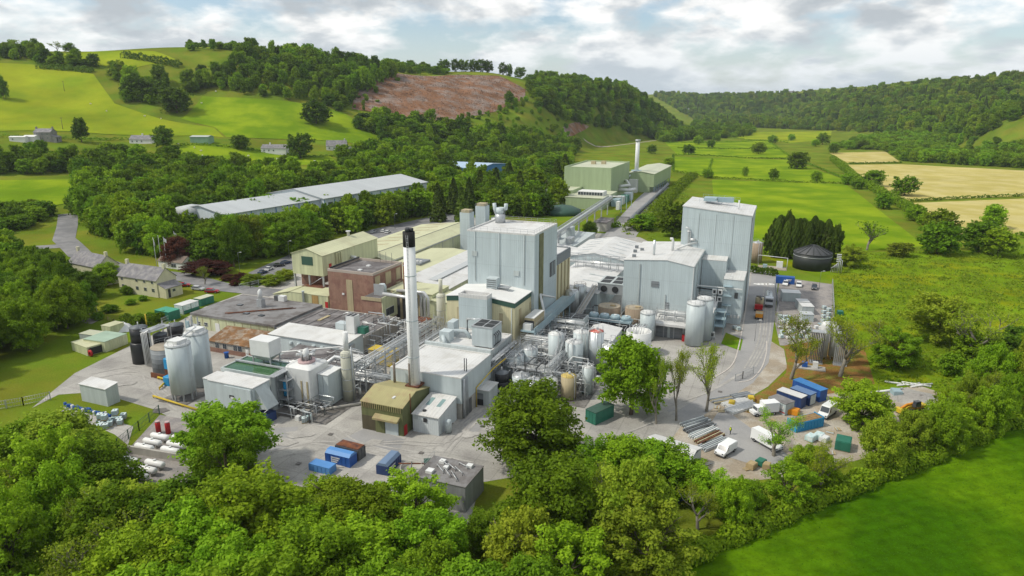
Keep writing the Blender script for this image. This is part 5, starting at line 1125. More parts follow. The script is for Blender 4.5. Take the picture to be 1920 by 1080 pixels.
tank('pale grey tank with white lid right behind the front cone tank', -44.2, 155.4, 2.0, .3, 9.8, m_silo)
tank('tall stainless tank with a red painted top', -40.0, 154.0, 1.85, .3, 11.0, m_ssteel, mat('red_top', (0.55, 0.13, 0.10), 0.6, var=0.3, scale=1.2, col2=(0.6, 0.5, 0.46), mixscale=0.9))
tank('stainless tank with pink-white lid half behind the lime tree', -36.4, 152.4, 1.6, .3, 8.4)
tank('tan banded round tank with ochre lid in the front row', -41.6, 137.0, 1.75, .2, 5.6, m_tan, mat('ochre_lid', (0.55, 0.42, 0.13), 0.7, var=0.25, scale=0.8))
tank('small white-lidded tank beside the ochre-lidded tank', -38.4, 141.4, 1.35, .2, 6.6, m_silo)
tank('stainless round tank with plain white lid in the front row', -45.2, 135.2, 1.55, .2, 4.9)
tank('stainless tank with pipe-cluttered lid in the front row', -49.0, 134.2, 1.6, .2, 4.5, pipes=5)
tank('wide pale tank beside the black tank, front row', -52.8, 136.2, 2.1, .2, 4.3, m_silo, m_steel)
tank('round pale tank with cage rim below the process hall', -57.6, 144.2, 2.3, .2, 6.0, m_silo, m_steel, pipes=4)
tank('second pale tank directly behind the cage-rimmed tank', -55.0, 147.8, 2.0, .2, 6.6, m_silo, m_steel)
B = blk('black plastic tank with white label beside the grey kiosk', -56.9, 134.6, 1.75, 1.55, 2.6, 4.9)
B.b('label_plate', m_top, -57.2, -56.5, 132.7, 132.8, .7, 1.5)
for (lb, u, v) in (('square pale roof unit between the front tanks', -53.4, 142.6), ('flat topped grey unit by the cage-rimmed tank', -51.6, 145.2)):
    B = Bld('plant_unit', lb, u-1.7, u+1.7, v-1.2, v+1.2, 'plant unit'); B.b('casing', m_silo, u-1.7, u+1.7, v-1.2, v+1.2, 0, 3.2); B.b('lid', m_top, u-1.8, u+1.8, v-1.3, v+1.3, 3.21, 3.35)
B = Bld('caged_stair', 'long steel stair climbing between the tall pale tanks', -48.6, -46.4, 143, 153, 'stair', excl=False)
for u in (-48.2, -47.2): B.tube('stringer', m_steel, [(u, 143.2, 2), (u, 152, 10.2)], .12, 6); B.tube('hand_rail', m_steel, [(u, 143.2, 3), (u, 152, 11.2)], .06, 5)
for k in range(24): B.b('tread', m_steel, -48.2, -47.2, 143.2+k*.37, 143.5+k*.37, 2.02+k*.345, 2.08+k*.345)
for k in range(4): B.b('prop', m_steel, -47.8, -47.6, 144+k*2.4, 144.2+k*2.4, 0, 2.3+k*2.2)
B = Bld('grey_kiosk', 'grey flat kiosk with dark roller opening next to the boiler house', -59.0, -54.0, 128.2, 133.2)
B.b('wall', m_greyd, -61.4, -56.6, 126.4, 131.4, 0, 3.6); B.b('roof', m_white, -61.5, -56.4, 126.2, 131.6, 3.61, 3.8); B.b('opening', m_dark, -59.9, -57.9, 126.28, 126.38, 0, 1.5); B.b('shutter', m_slur, -59.9, -57.9, 126.28, 126.38, 1.51, 2.9)
# --- silo pair to the right
B = silo('slim pale silo with small lid tank in front of the grey hall', -33.1, 183.6, 2.1, .3, 8.0, box=False)
silo('tall pale silo with white cap by the lawn corner', -20.2, 184.2, 2.5, .3, 12.0, m_silo, box=False)
silo('tall pale silo close behind its white capped neighbour', -18.4, 189.2, 2.3, .3, 12.2, m_silo, box=False)
B = Bld('open_tank', 'open topped white tank full of pipes behind the lime tree', -36.5, -29.5, 168, 175, 'tank')
MB().lathe([(3.3, 0), (3.3, 6.4), (3.0, 6.4), (3.0, 4.5), (0.05, 4.5)], n=28).build('shell', m_top, B.o).location = (-.0, 0, 0)
for k in range(5): B.tube('pipe', m_pipe, [(-34.5+k*.7, 169.8, 4.6), (-34.5+k*.7, 171, 7.6), (-34+k*.7, 173, 7.8)], .16, 6)
# --- grey clad hall and steps to the right tower
B = Bld('grey_hall', 'broad pale grey clad hall with white double-pitch roof and roof pipes', -43.0, -22.9, 194.8, 223.5)
B.gable(m_grey, m_white, 0, 19.8, 20.7, 'v', 0.62, .15, ze2=19.4)
for (px, py) in ((1194, 463), (1191, 471), (1189, 480), (1204, 468)):
    q = gz(px, py, 20.4); B.b('roof_vent', m_slur, q[0]-.5, q[0]+.5, q[1]-.4, q[1]+.4, 20.1, 20.9)
q = gz(1226, 478, 20.5); B.cyl('flue_pipe', m_ssteel, q[0], q[1], .35, 20, 25, 12)
q = gz(1261, 471, 20.6); B.tube('bent_vent', m_top, [(q[0], q[1], 20.2), (q[0], q[1], 23.6), (q[0]-.3, q[1], 24.5), (q[0]-.9, q[1], 24.4)], .42, 10); B.tube('bent_vent', m_top, [(q[0]+.8, q[1]+2, 21), (q[0]+4, q[1]+6, 22), (q[0]+6, q[1]+9, 22)], .3)
for (px, h) in ((1197, 20), (1247, 10)): a = gv(px, 560, 194.8)[0]; B.b('downpipe', m_greyd, a-.15, a+.15, 194.55, 194.78, 1, 19 if h > 15 else 10.5)
B.b('corner_trim', m_top, -22.88, -22.7, 194.7, 195.0, 0, 19.3); B.eaves(19.4, 4)
B.b('wall_louvre', m_slur, -34.6, -32.4, 194.62, 194.78, 12.5, 14.2); B.b('wall_door', m_slur, -30.2, -29.2, 194.62, 194.78, 6, 8.2); B.b('plinth_band', m_greyd, -43.0, -22.9, 194.66, 194.78, 0, 5.2)
B = Bld('step_block', 'pale grey clad block with white roof stepping up to the tall right tower', -22.8, -15.4, 213.5, 226)
B.b('wall', m_grey, -22.7, -15.4, 214.6, 219.6, 0, 17.4); MB().profx([(-5.2, 17.41), (-.1, 17.9), (-.1, 18.0), (-5.2, 17.55)], -3.7, 3.7).build('roof', m_white, B.o)
B = Bld('corner_block', 'lower pale grey clad block with outside stairs at the tower foot', -15.3, -9.6, 206.5, 217)
B.b('wall', m_grey, -15.3, -9.6, 207.2, 219.6, 0, 13.6); B.b('roof', m_white, -15.4, -9.5, 207.1, 219.5, 13.61, 13.8)
for k in range(4): B.b('stair_landing', m_bgs, -15.2, -12.6, 205.4, 207.15, 3+2.9*k, 3.15+2.9*k)
B.rail([(-15.2, 205.4, 14.0), (-12.6, 205.4, 14.0)])
B.b('door', m_glass, -11.9, -10.9, 207.08, 207.18, 8.0, 9.8)
for k in range(3): B.b('wall_unit', m_top, -12.6+k*1.0, -12.0+k*1.0, 206.9, 207.18, 2.0, 2.8)
B.b('canopy_beam', m_top, -23.5, -9.8, 206.3, 206.6, 11.0, 11.3); B.tube('black_pipe', m_black, [(-23, 206.5, 10.4), (-16.8, 206.5, 10.2), (-16.8, 206.5, 6)], .22)
B = Bld('low_wing', 'white roofed low wing with stacked air conditioners behind the tall silos', -23.2, -16.2, 191.5, 206)
B.b('wall', m_grey, -21.8, -16.4, 192, 205.5, 0, 6.8); MB().profy([(-2.4, 6.81), (3.4, 6.81), (3.4, 7.0), (-2.4, 7.7)], -7, 7).build('roof', m_white, B.o)
for (z, k) in ((0.6, 0), (0.6, 1), (7.0, 2), (7.0, 3), (9.2, 2), (9.2, 3)):
    v = 191.2 if k < 2 else 206.0; a = B.b('air_conditioner', m_top, -18.2+(k % 2)*1.6, -16.9+(k % 2)*1.6, v-.6, v, z, z+1.5); B.b('fan', m_dark, -17.9+(k % 2)*1.6, -17.2+(k % 2)*1.6, v-.66, v-.61, z+.3, z+1.2, a)
B.b('ac_frame', m_steel, -18.4, -15.2, 190.4, 191.9, 0, .59)
for k in range(3): B.b('stair_deck', m_bgs, -16.2, -13.2, 195+k*2, 203, 2.4+k*1.6, 2.5+k*1.6)
for (u, v) in ((-16, 195.2), (-13.4, 195.2), (-13.4, 202.8)): B.b('stair_post', m_bgs, u-.1, u+.1, v-.1, v+.1, 0, 7)
B.rail([(-13.3, 195, 5.7), (-13.3, 203, 5.7)])
B = Bld('loading_canopy', 'low white canopy building with grey shutter doors in front of the grey hall', -32.4, -21.8, 186.2, 194.6)
B.b('wall', m_greyd, -32.4, -21.8, 187.2, 194.6, 0, 4.2); B.b('roof', m_wflat, -32.6, -21.6, 184.4, 194.7, 4.22, 4.9)
for k in range(2): B.b('shutter_door', m_slur, -31.4+k*4.2, -28.0+k*4.2, 187.05, 187.18, 0, 3.2)
B.b('red_box', m_red, -23.6, -22.4, 185.4, 186.4, 0, 1.9)
# --- right tower
B = Bld('high_bay_tower', 'tall pale grey clad high bay tower with white roof standing by the works road', -30.4, -9.5, 219.7, 242.2)
MB().profy([(-10.45, 0), (10.45, 0), (10.45, 31.0), (-10.45, 32.9)], -11.25, 11.25).build('wall', m_grey, B.o)
MB().profy([(-10.6, 32.92), (10.6, 31.0), (10.6, 31.25), (-10.6, 33.2)], -11.4, 11.4).build('roof', m_white, B.o)
B.b('roof_plant', m_bgs, -25.5, -21.5, 231, 236, 33.4, 34.4); B.rail([(-26.5, 229, 33.2), (-19.5, 229, 33.0), (-19.5, 238, 33.0), (-26.5, 238, 33.2)], m_bgs, h=1.6)
B.b('roof_duct', m_bgs, -21.3, -16.2, 233, 234.4, 33.0, 34.6); B.rail([(-19.5, 238, 33.0), (-14.5, 238, 32.5)], m_bgs, h=1.6)
B.cyl('flue_pipe', m_top, -14.2, 228.5, .22, 31, 34.6, 10)
for k in range(5): B.tube('corner_pipe', m_steel, [(-9.25, 220.1+k*.45, .5), (-9.25, 220.1+k*.45, 30.5)], .12, 6)
B.b('edge_strip', m_slur, -9.49, -9.35, 222.4, 223.4, 0, 30.8)
for k in range(3): B.b('panel_trim', m_greyd, -30.4+5.2*(k+1)-.06, -30.4+5.2*(k+1)+.06, 219.62, 219.68, 0, 31)
B.b('gutter', m_greyd, -9.48, -9.2, 219.6, 242.2, 30.6, 30.95)
a = gv(1292, 433, 219.7); B.tube('wall_pipe', m_pipe, [(a[0], 219.3, a[2]-6), (a[0], 219.3, a[2]+1), (a[0]-1, 219.0, a[2]+1.2)], .2); B.tube('wall_pipe', m_pipe, [(a[0]+.6, 219.3, a[2]-6), (a[0]+.6, 219.3, a[2]), (a[0]-.6, 219.1, a[2])], .2); B.tube('wall_fan', m_pipe, [(a[0]+.6, 219.2, a[2]-2.6), (a[0]+2.2, 219.2, a[2]-2.6)], .45)

# --- loose process pipework between the tanks and racks
def pipework(label, u0, u1, v0, v1, z0, z1, n, seed):
    B = Bld('pipework', label, u0, u1, v0, v1, 'pipework', excl=False); r = random.Random(seed)
    for k in range(n):
        u, v, z = r.uniform(u0, u1), r.uniform(v0, v1), r.uniform(z0, z1); pts = [(u, v, 0.2), (u, v, z)]
        for j in range(r.choice((1, 2, 2))):
            if r.random() < .5: u = min(u1, max(u0, u+r.choice((-1, 1))*r.uniform(1.5, 6)))
            else: v = min(v1, max(v0, v+r.choice((-1, 1))*r.uniform(1.5, 6)))
            pts.append((u, v, z))
        if r.random() < .6: pts.append((u, v, max(.3, z-r.uniform(.8, 3))))
        B.tube('pipe', r.choice([m_pipe, m_pipe, m_steel, m_ssteel, m_top, m_dsteel]), pts, r.choice((.06, .08, .1, .14, .2)), 6)
    for k in range(n//6):
        u, v = r.uniform(u0, u1), r.uniform(v0, v1); B.b('valve_box', r.choice([m_steel, m_dsteel, m_top, m_slur]), u, u+r.uniform(.5, 1.4), v, v+r.uniform(.5, 1.2), 0, r.uniform(.8, 2.4))
    return B
pipework('tangle of stainless pipes among the front row tanks', -57.5, -37.5, 137.5, 150, 1.5, 6.2, 100, 1)
pipework('tangle of pipes between the tall tanks and the air units', -57.5, -38, 156, 171, 1.5, 6.5, 75, 2)
pipework('pipes and valves between scrubber stack and switch room', -100, -85, 119, 134, 1.5, 6.5, 65, 3)
pipework('pipes climbing between brick annex and rust tank', -108, -90, 146, 160, 1.5, 7.0, 60, 4)
pipework('pipework on the ground round the square silo', -98.5, -87, 104.5, 112, .8, 3.5, 24, 5)
pipework('pipes along the foot of the grey clad hall', -52, -33, 174.5, 193, 2, 6.5, 55, 6)
# --- far sage green plant
B = Bld('sage_plant', 'big sage green box plant with flat cream roof at the far end of the works', -142.6, -110.0, 448, 503)
B.walls(m_sage, 0, 22.4, 1.0, t=.5, roof=m_sager)
for k in range(2): q = gz(1113+k*19, 306, 22); B.b('roof_unit', m_tan, q[0]-1.5, q[0]+1.5, q[1]-1.5, q[1]+1.5, 21.4, 23.6)
B = Bld('sage_rear_hall', 'sage green rear hall on blue-grey posts with hipped cream roof', -112.0, -92.0, 505, 580)
B.gable(m_sage, m_sager, 4.2, 13.6, 15.2, 'v', .5, .4)
for k in range(9): B.b('post', m_bgs, -92.4, -91.8, 508+k*8.5, 508.6+k*8.5, 0, 4.2)
B.b('recess', m_sage, -111.5, -95, 505.2, 579.5, 0, 4.18)
B = Bld('sage_corner_wing', 'sage green corner wing with flat roof at the left of the big green plant', -148, -129.5, 425, 447.8)
B.walls(m_sage, 0, 9.4, .4, roof=m_sager); 
for k in range(6): B.b('sign_mark', m_dgreen, -133.2, -132.6, 424.88, 424.98, 2.0+k*1.0, 2.7+k*1.0)
B = Bld('sage_front_wing', 'low sage green front wing with a row of dark windows on its roof step', -129.4, -105.6, 410, 447.8)
B.b('wall', m_sage, -129.4, -105.6, 410, 447.8, 0, 7.0); B.b('roof', m_sager, -129.6, -105.4, 409.8, 447.9, 7.01, 7.3)
B.b('clerestory', m_frame, -124.5, -108.0, 420, 430, 7.31, 9.8)
for k in range(9): B.b('pane', m_glass, -124.2+k*1.8, -122.7+k*1.8, 419.85, 419.98, 7.6, 9.4)
B = Bld('white_flue', 'tall white flue stack with ring platform beside the sage green plant', -108.5, -105, 520, 524, 'flue')
B.cyl('shaft', m_top, -106.6, 512, 1.5, 8, 37.5, 20); B.cyl('collar', m_steel, -106.6, 512, 1.9, 36.3, 37.7, 20); B.cyl('platform', m_bgs, -106.6, 512, 4.2, 15.0, 15.4, 20); B.b('base_house', m_top, -109.5, -103.5, 500, 510, 0, 9.5)
B.tube('bent_duct', m_top, [(-110, 500, 6), (-112, 496, 9), (-108.5, 488, 10), (-104, 478, 8), (-109, 470, 8)], 1.0, 10); B.tube('bent_duct', m_top, [(-109.8, 470, 5.5), (-102.5, 470, 5.5), (-100, 478, 5.5)], 1.2, 10)
B.tube('brace_duct', m_silo, [(-113, 498, 8), (-107.6, 510, 15)], .7)
B = Bld('plant_units', 'teal and grey plant units on a frame beside the sage green plant', -105, -96, 425, 470, 'plant unit')
for k in range(4): B.b('unit', [m_bgs, m_greyd, m_green, m_silo][k], -104.5+k*.4, -99.5+k*.4, 428+k*10, 435+k*10, 0, 4.5+.5*(k % 2))
B.tube('pipe', m_top, [(-105, 424, 7), (-96, 424, 7)], .4); B.b('pale_bin', m_top, -98.2, -96.2, 415, 419, 0, 5)
for k in range(3): B.b('post', m_bgs, -92.5+k*.01, -92.2, 404+k*14, 404.5+k*14, 0, 10)
B = Bld('domed_roof', 'low dark green domed tank cover before the sage green wing', -140, -118, 384, 404, 'tank'); B.cyl('cover', m_dgreen, -124, 388, 11, 0, 2.5, 24, [(6, 4.6), (.1, 5.6)])
# conveyor bridge
B = Bld('conveyor_bridge', 'long enclosed steel lattice conveyor bridge running to the sage green plant', -98, -86, 258, 405, 'conveyor bridge', excl=False)
e0, e1 = Vector((-86.5, 258, 12.5)), Vector((-99.0, 404, 9.0)); dd = (e1-e0)
for s_ in (-1.3, 1.3):
    for z in (-1.2, 1.2): B.tube('chord', m_steel, [(e0.x+s_, e0.y, e0.z+z), (e1.x+s_, e1.y, e1.z+z)], .2, 4)
lat = MB()
for k in range(60):
    p = e0+dd*k/60; q = e0+dd*(k+1)/60
    for s_ in (-1.3, 1.3):
        lat.bar(B.l(p.x+s_, p.y, p.z-1.2), B.l(p.x+s_, p.y, p.z+1.2), .14); lat.bar(B.l(p.x+s_, p.y, p.z-1.2), B.l(q.x+s_, q.y, q.z+1.2), .1)
lat.build('lattice', m_steel, B.o)
B.tube('casing', m_greyd, [tuple(e0), tuple(e1)], 1.0, 4); 
for k in range(7): p = e0+dd*(k+.5)/7; B.b('pylon', m_steel, p.x-.3, p.x+.3, p.y-.3, p.y+.3, 0, p.z-1.2)
# perimeter wall by the far road
for (lb, pts, m, h, nm) in (('long dark perimeter fence wall beside the far works road', [(1180, 418), (1192, 405), (1225, 375), (1252, 348)], m_slur, 2.6, 'perimeter_wall'), ):
    q = [P(a, b, 0) for a, b in pts]; o = thing(nm, lb, 'wall', q[0][0], q[0][1], 0, 0, grid=False)
    for i in range(3):
        a, c = q[i]-q[0], q[i+1]-q[0]; MB().tube([(a[0], a[1], 1.3), (c[0], c[1], 1.3)], 1.4, 4).build('panel', m, o)
# small brick substation, gate
B = Bld('substation', 'little old brick and concrete building under the conveyor bridge', -84, -78, 352, 366); B.b('wall', m_block, -92, -85, 340, 356, 0, 4.5); B.b('roof', m_felt, -92.3, -84.7, 339.7, 356.3, 4.51, 4.8); B.b('door', m_frame, -90, -88.6, 339.9, 339.98, 0, 2.5)
B = Bld('steel_gate', 'dark steel barred gate across the far works road', -88, -74, 350, 351, 'gate', excl=False)
gbase = [gz(1156, 417), gz(1180, 418)]
for k in range(12): t = k/11; u = gbase[0][0]+(gbase[1][0]-gbase[0][0])*t; v = gbase[0][1]+(gbase[1][1]-gbase[0][1])*t; B.b('bar', m_dsteel, u-.12, u+.12, v-.12, v+.12, 0, 3.4)
B.tube('top_rail', m_dsteel, [(*gbase[0][:2], 3.2), (*gbase[1][:2], 3.2)], .15, 4)
# grey tall silos behind the tower
for (lb, u, v, z, w) in (('square pale grey silo tower behind the long pale shed', -131.5, 272, 17.5, 2.4), ('second square pale grey silo tower with rusty top platform', -127.6, 280, 19.5, 2.4)):
    B = Bld('square_tower', lb, u-w, u+w, v-w, v+w, 'silo tower'); B.b('wall', m_grey, u-w, u+w, v-w, v+w, 0, z); B.b('top', m_tan, u-w*.8, u+w*.8, v-w*.8, v+w*.8, z+.01, z+1.2); B.rail([(u-w, v-w, z), (u+w, v-w, z), (u+w, v+w, z)])
tank('ribbed white round silo beside the square grey towers', -120.5, 281, 3.0, .3, 14.0, m_top)
B = Bld('back_plant', 'jumble of grey plant boxes and pipes on the hall behind the tower', -112, -80, 262, 300); B.b('wall', m_greyd, -112, -80, 268, 300, 0, 7)
for k in range(7): B.b('plant_box', [m_steel, m_silo, m_greyd][k % 3], -110+k*4.2, -107.5+k*4.2, 270+(k % 3)*7, 275+(k % 3)*7, 7.01, 9.5+(k % 2)*2)
# --- big grey warehouse
wa, wb = P(420, 403, 15), P(793, 343, 15); d = wb[:2]-wa[:2]; Lw = np.hypot(*d); ang = math.atan2(d[1], d[0]); dn = d/Lw
o = thing('warehouse', 'very long grey roofed warehouse with white walls behind the tree belt', 'building', wa[0], wa[1], 4.0, ang, grid=False); m_ww = mat('blue_white_cladding', (0.62, 0.69, 0.73), 0.5, var=0.06, ribs=('x', 1.5), streak=.12)
def wsec(x0, x1, y0, y1, he, hr, roofs=True):
    MB().profx([(y0, -4), (y1, -4), (y1, he), ((y0+y1)/2, hr), (y0, he)], x0, x1).build('wall', m_ww, o)
    for a, sg in ((y0, -1), (y1, 1)): MB().profx([(a+sg*.8, he-.1), ((y0+y1)/2, hr+.02), ((y0+y1)/2, hr+.3), (a+sg*.8, he+.18)], x0-.8, x1+.8).build('roof', m_roofgrey, o)
wsec(0, Lw*.40, 0, 34, 11, 14.0); wsec(Lw*.40+.02, Lw, -3, 40, 11.6, 15.4)
for k in range(10): MB().box(Lw*.42+k*Lw*.055, Lw*.42+k*Lw*.055+3.2, -3.2, -3.02, 5.0, 9.4).build('window_band', m_glass, o)
for k in range(20): MB().box(Lw*k/20, Lw*k/20+.4, -.2 if k < 8 else -3.25, -.02 if k < 8 else -3.02, -2, 10.8).build('pilaster', m_bluew, o)
MB().lathe([(7, 8), (7, 12.4), (.1, 13.8)], 2, 26, 24).build('round_porch', m_roofgrey, o)
EXCL.append([(wa[0]+dn[0]*a-dn[1]*b, wa[1]+dn[1]*a+dn[0]*b) for a, b in ((-3, -5), (Lw+3, -5), (Lw+3, 42), (-3, 42))])
# --- blue building
o = thing('blue_unit', 'bright blue clad industrial unit with pale roof among the trees', 'building', -64, 553, 7.5, R(-25), grid=False)
MB().profx([(0, -4), (48, -4), (48, 7), (24, 9), (0, 7)], 0, 42).build('wall', m_bluew, o)
for a, b_ in ((0, 24), (48, 24)): MB().profx([(a, 7.02), (b_, 9.02), (b_, 9.3), (a, 7.3)], -.8, 42.8).build('roof', m_blueroof, o)
MB().box(16, 20, -.25, -.02, -2, 3.5).build('roller_door', m_frame, o); MB().box(24, 27, -.2, -.02, -2, 2).build('door', m_glass, o)
EXCL.append([(-66, 550), (-15, 535), (0, 600), (-45, 620)])
# --- cottages
def cottage(label, x, y, rot, L, D, he, hr, wins, annex=True, z=None, wall=None, name='cottage', chim=(0.02, 0.98), roofm=None):
    zb = float(H(x, y)) if z is None else z
    o = thing(name, label, 'house', x, y, zb, rot, grid=False); w = wall or m_render; rm = roofm or m_slate
    EXCL.append([(x+a*math.cos(rot)-b*math.sin(rot), y+a*math.sin(rot)+b*math.cos(rot)) for a, b in ((-2, -2), (L+4, -2), (L+4, D+2), (-2, D+2))])
    MB().profx([(0, -2), (D, -2), (D, he), (D/2, hr), (0, he)], 0, L).build('wall', w, o)
    for a, sg in ((0, -1), (D, 1)):
        k = (hr-he)/(D/2); MB().profx([(D/2, hr+.02), (a+sg*.35, he-.35*k+.02), (a+sg*.35, he-.35*k+.17), (D/2, hr+.18)], -.25, L+.25).build('roof', rm, o)
    for c in chim: MB().box(c*L-.5, c*L+.5, D/2-.45, D/2+.45, hr-.8, hr+1.5).build('chimney', w, o)
    for (wx, wz, ww, wh) in wins:
        f = MB().box(wx, wx+ww, -.08, -.004, wz, wz+wh).build('window', m_frame, o)
        for k in range(2): MB().box(wx+.06+k*ww/2, wx+(k+1)*ww/2-.06, -.12, -.082, wz+.06, wz+wh-.06).build('pane', m_glass, f)
    if annex:
        MB().profy([(L, -2), (L+3.6, -2), (L+3.6, 2.3), (L, 3.6)], .3, D-1).build('annex', w, o)
        MB().profy([(L+.01, 3.62), (L+3.9, 2.2), (L+3.9, 2.35), (L+.01, 3.78)], .1, D-.8).build('annex_roof', rm, o)
        MB().box(L+3.605, L+3.7, 1.2, 2.1, -1, 1.9).build('door', m_dark, o)
        f = MB().box(L+3.605, L+3.7, 2.8, 4.2, .6, 1.7).build('window', m_frame, o); MB().box(L+3.702, L+3.73, 2.9, 4.1, .7, 1.6).build('pane', m_glass, f)
    return o
p = T(192, 538); wn_ = [(1.5, .6, 1.3, 1.3), (1.4, 3.4, 1, .9), (8.5, .6, 1.3, 1.3), (12.5, .6, 1.3, 1.3), (8.8, 3.5, 1, .9), (12.6, 3.5, 1, .9), (16.3, .6, 1.3, 1.3), (16.4, 3.5, 1, .9)]
c_ = cottage('cream rendered cottage with slate roof and lean-to beside the parked cars', -138.5, 232.5, AX-R(2), 19, 8, 4.9, 8.4, wn_, True, 1.2)
cottage('cream cottage with slate roof half hidden by garden trees', -168, 252, AX-R(8), 19, 8, 4.6, 8.2, wn_[:4], True, 1.8)
cottage('small white gatehouse with brown hipped roof by the flagpoles', *T(298, 502)[:2], AX, 13, 6, 2.8, 4.8, [(2, .6, 1.4, 1.3), (7, .6, 2.6, 1.5)], False, None, mat('white_render', (0.68, 0.68, 0.66), 0.8, var=0.06), 'gatehouse', (), mat('brown_tile', (0.20, 0.155, 0.125), 0.85, var=0.15, ribs=('z', .3)))
m_wr = MATS['white_render']
m_stone = mat('grey_stone', (0.25, 0.245, 0.23), 0.9, var=0.2, scale=0.6)
hw_ = [(2, 1, 1.2, 1.3), (6, 1, 1.2, 1.3), (10, 1, 1.2, 1.3), (2, 4, 1.2, 1.2), (6, 4, 1.2, 1.2), (10, 4, 1.2, 1.2)]
q = T(65, 263); cottage('grey stone farmhouse with white lean-to on the hillside', q[0], q[1], 0, 13, 8, 6, 8.5, hw_, True, None, m_stone, 'farmhouse')
q = T(18, 265); cottage('white static caravan left of the stone farmhouse', q[0], q[1], 0, 12, 4, 3, 3.6, [(2, 1, 1.2, 1)], False, None, m_wr, 'caravan', (), m_wr)
q = T(44, 265); cottage('long white outbuilding touching the stone farmhouse', q[0], q[1], 0, 9, 6, 3.2, 4.2, [(2, 1, 1.2, 1)], False, None, m_wr, 'outbuilding', (), m_wr)
q = T(243, 269); cottage('white bungalow with grey roof beside a dark round tree on the hill', q[0], q[1], -.1, 19, 8, 3.2, 6.2, hw_[:3], False, None, m_wr, 'bungalow', (.5,))
q = T(357, 268); cottage('pale green metal barn on the hillside', q[0], q[1], -.05, 15, 10, 4.5, 5.4, [], False, None, mat('barn_green', (0.22, 0.36, 0.24), 0.7, var=0.1, ribs=('x', .8)), 'barn', (), mat('barn_roof', (0.42, 0.46, 0.42), 0.7, var=0.1))
q = T(490, 286); cottage('long white bungalow with dark roof behind a big tree on the hill', q[0], q[1], -.1, 21, 8, 3.4, 6.2, hw_[:3], False, None, m_wr, 'bungalow', (.3,))
q = T(612, 282); cottage('white house with steep grey roof at the foot of the wooded slope', q[0], q[1], .1, 17, 8, 3.6, 8, hw_[:3], True, None, m_wr, 'house', (.9,))
q = T(735, 322); cottage('small white gabled house beyond the grey warehouse', q[0], q[1], -.6, 12, 8, 4, 7, [], False, None, m_wr, 'house', ())
q = T(820, 274); cottage('low barn with pale roof under the felled hillside', q[0], q[1], 0, 16, 10, 3.5, 5.5, [], False, None, m_stone, 'barn', (), mat('barn_roof', (0.42, 0.46, 0.42)))
for i, (px, py) in enumerate(((1478, 176), (1283, 208), (1297, 206), (1308, 209))):
    q = T(px, py); cottage(('white farmhouse among trees on the far ridge', 'tiny white far farmstead at the valley end, largest of its cluster', 'tiny white far farm shed, middle of its cluster', 'tiny white far farm shed at the right end of its cluster')[i], q[0], q[1], 0, 24, 12, 6, 10, [], False, None, m_wr, 'farmhouse', ())
# ------------------------------------------------------------------ yard things
def head(r, f, z=0.0):
    a, b = P(*r, z), P(*f, z) if True else None
    return (a+b)/2, math.atan2(b[1]-a[1], b[0]-a[0])
def wheels(o, xs, y, r, w=.22):
    for x in xs:
        for s_ in (-1, 1):
            wh = MB().lathe([(r*.5, -w/2), (r, -w/2), (r, w/2), (r*.5, w/2)], n=14, cap=False).build('wheel', m_tyre, o); wh.rotation_euler = (R(90), 0, 0); wh.location = (x, s_*(y-w/2), r)
            rm = MB().lathe([(r*.55, -w*.35), (r*.55, w*.35)], n=10).build('rim', m_steel, wh)
def paint(key, c): return mat('car_paint_'+key, c, 0.25, var=0.03, spec=0.6)
def car(label, rear, front, key, colr, kind='hatch', zt=None):
    p, a = head(rear, front); z = float(H(p[0], p[1])) if zt is None else zt
    o = thing('parked_car', label, 'car', p[0], p[1], z+.06, a, grid=False); m = paint(key, colr)
    L, Wd = (4.3, 1.8) if kind != 'estate' else (4.7, 1.85); h = L/2
    prof = {'hatch': [(-h, .35), (-h, .85), (-h+.25, .98), (h-1.15, .95), (h-.15, .78), (h, .6), (h, .32)], 'estate': [(-h, .35), (-h, .95), (h-1.2, .97), (h-.15, .8), (h, .6), (h, .32)]}.get(kind, [(-h, .35), (-h, .85), (h-1.15, .95), (h, .6), (h, .32)])
    mb = MB(); n = len(prof)
    for i, (yy, zz) in enumerate(((Wd/2, 0), )):
        vs = []
        for s_ in (-1, 1): vs += [(x, s_*Wd/2*(1 if zc_ > .5 else .96), zc_) for x, zc_ in prof]
        mb.add(vs, [tuple(range(n)), tuple(range(2*n-1, n-1, -1))]+[(j, n+j, n+(j+1) % n, (j+1) % n) for j in range(n)])
    mb.build('body', m, o)
    b = -h+.15 if kind != 'saloon' else -h+.7
    cab = [(b, .93), (b+.35, 1.42), (h-2.1, 1.45), (h-1.2, .93)]
    MB().add([(x, s_*(Wd/2-.06-(.14 if zc_ > 1.2 else 0)), zc_) for s_ in (-1, 1) for x, zc_ in cab], [(0,1,2,3),(7,6,5,4),(0,4,5,1),(1,5,6,2),(2,6,7,3)]).build('glass', m_glass, o)
    MB().box(b+.34, h-2.08, -Wd/2+.16, Wd/2-.16, 1.452, 1.50).build('roof', m, o)
    wheels(o, (-h+.8, h-.85), Wd/2+.02, .32)
    for s_ in (-1, 1): MB().box(h-.12, h+.01, s_*.6-.18, s_*.6+.18, .58, .72).build('headlight', m_top, o)
    return o
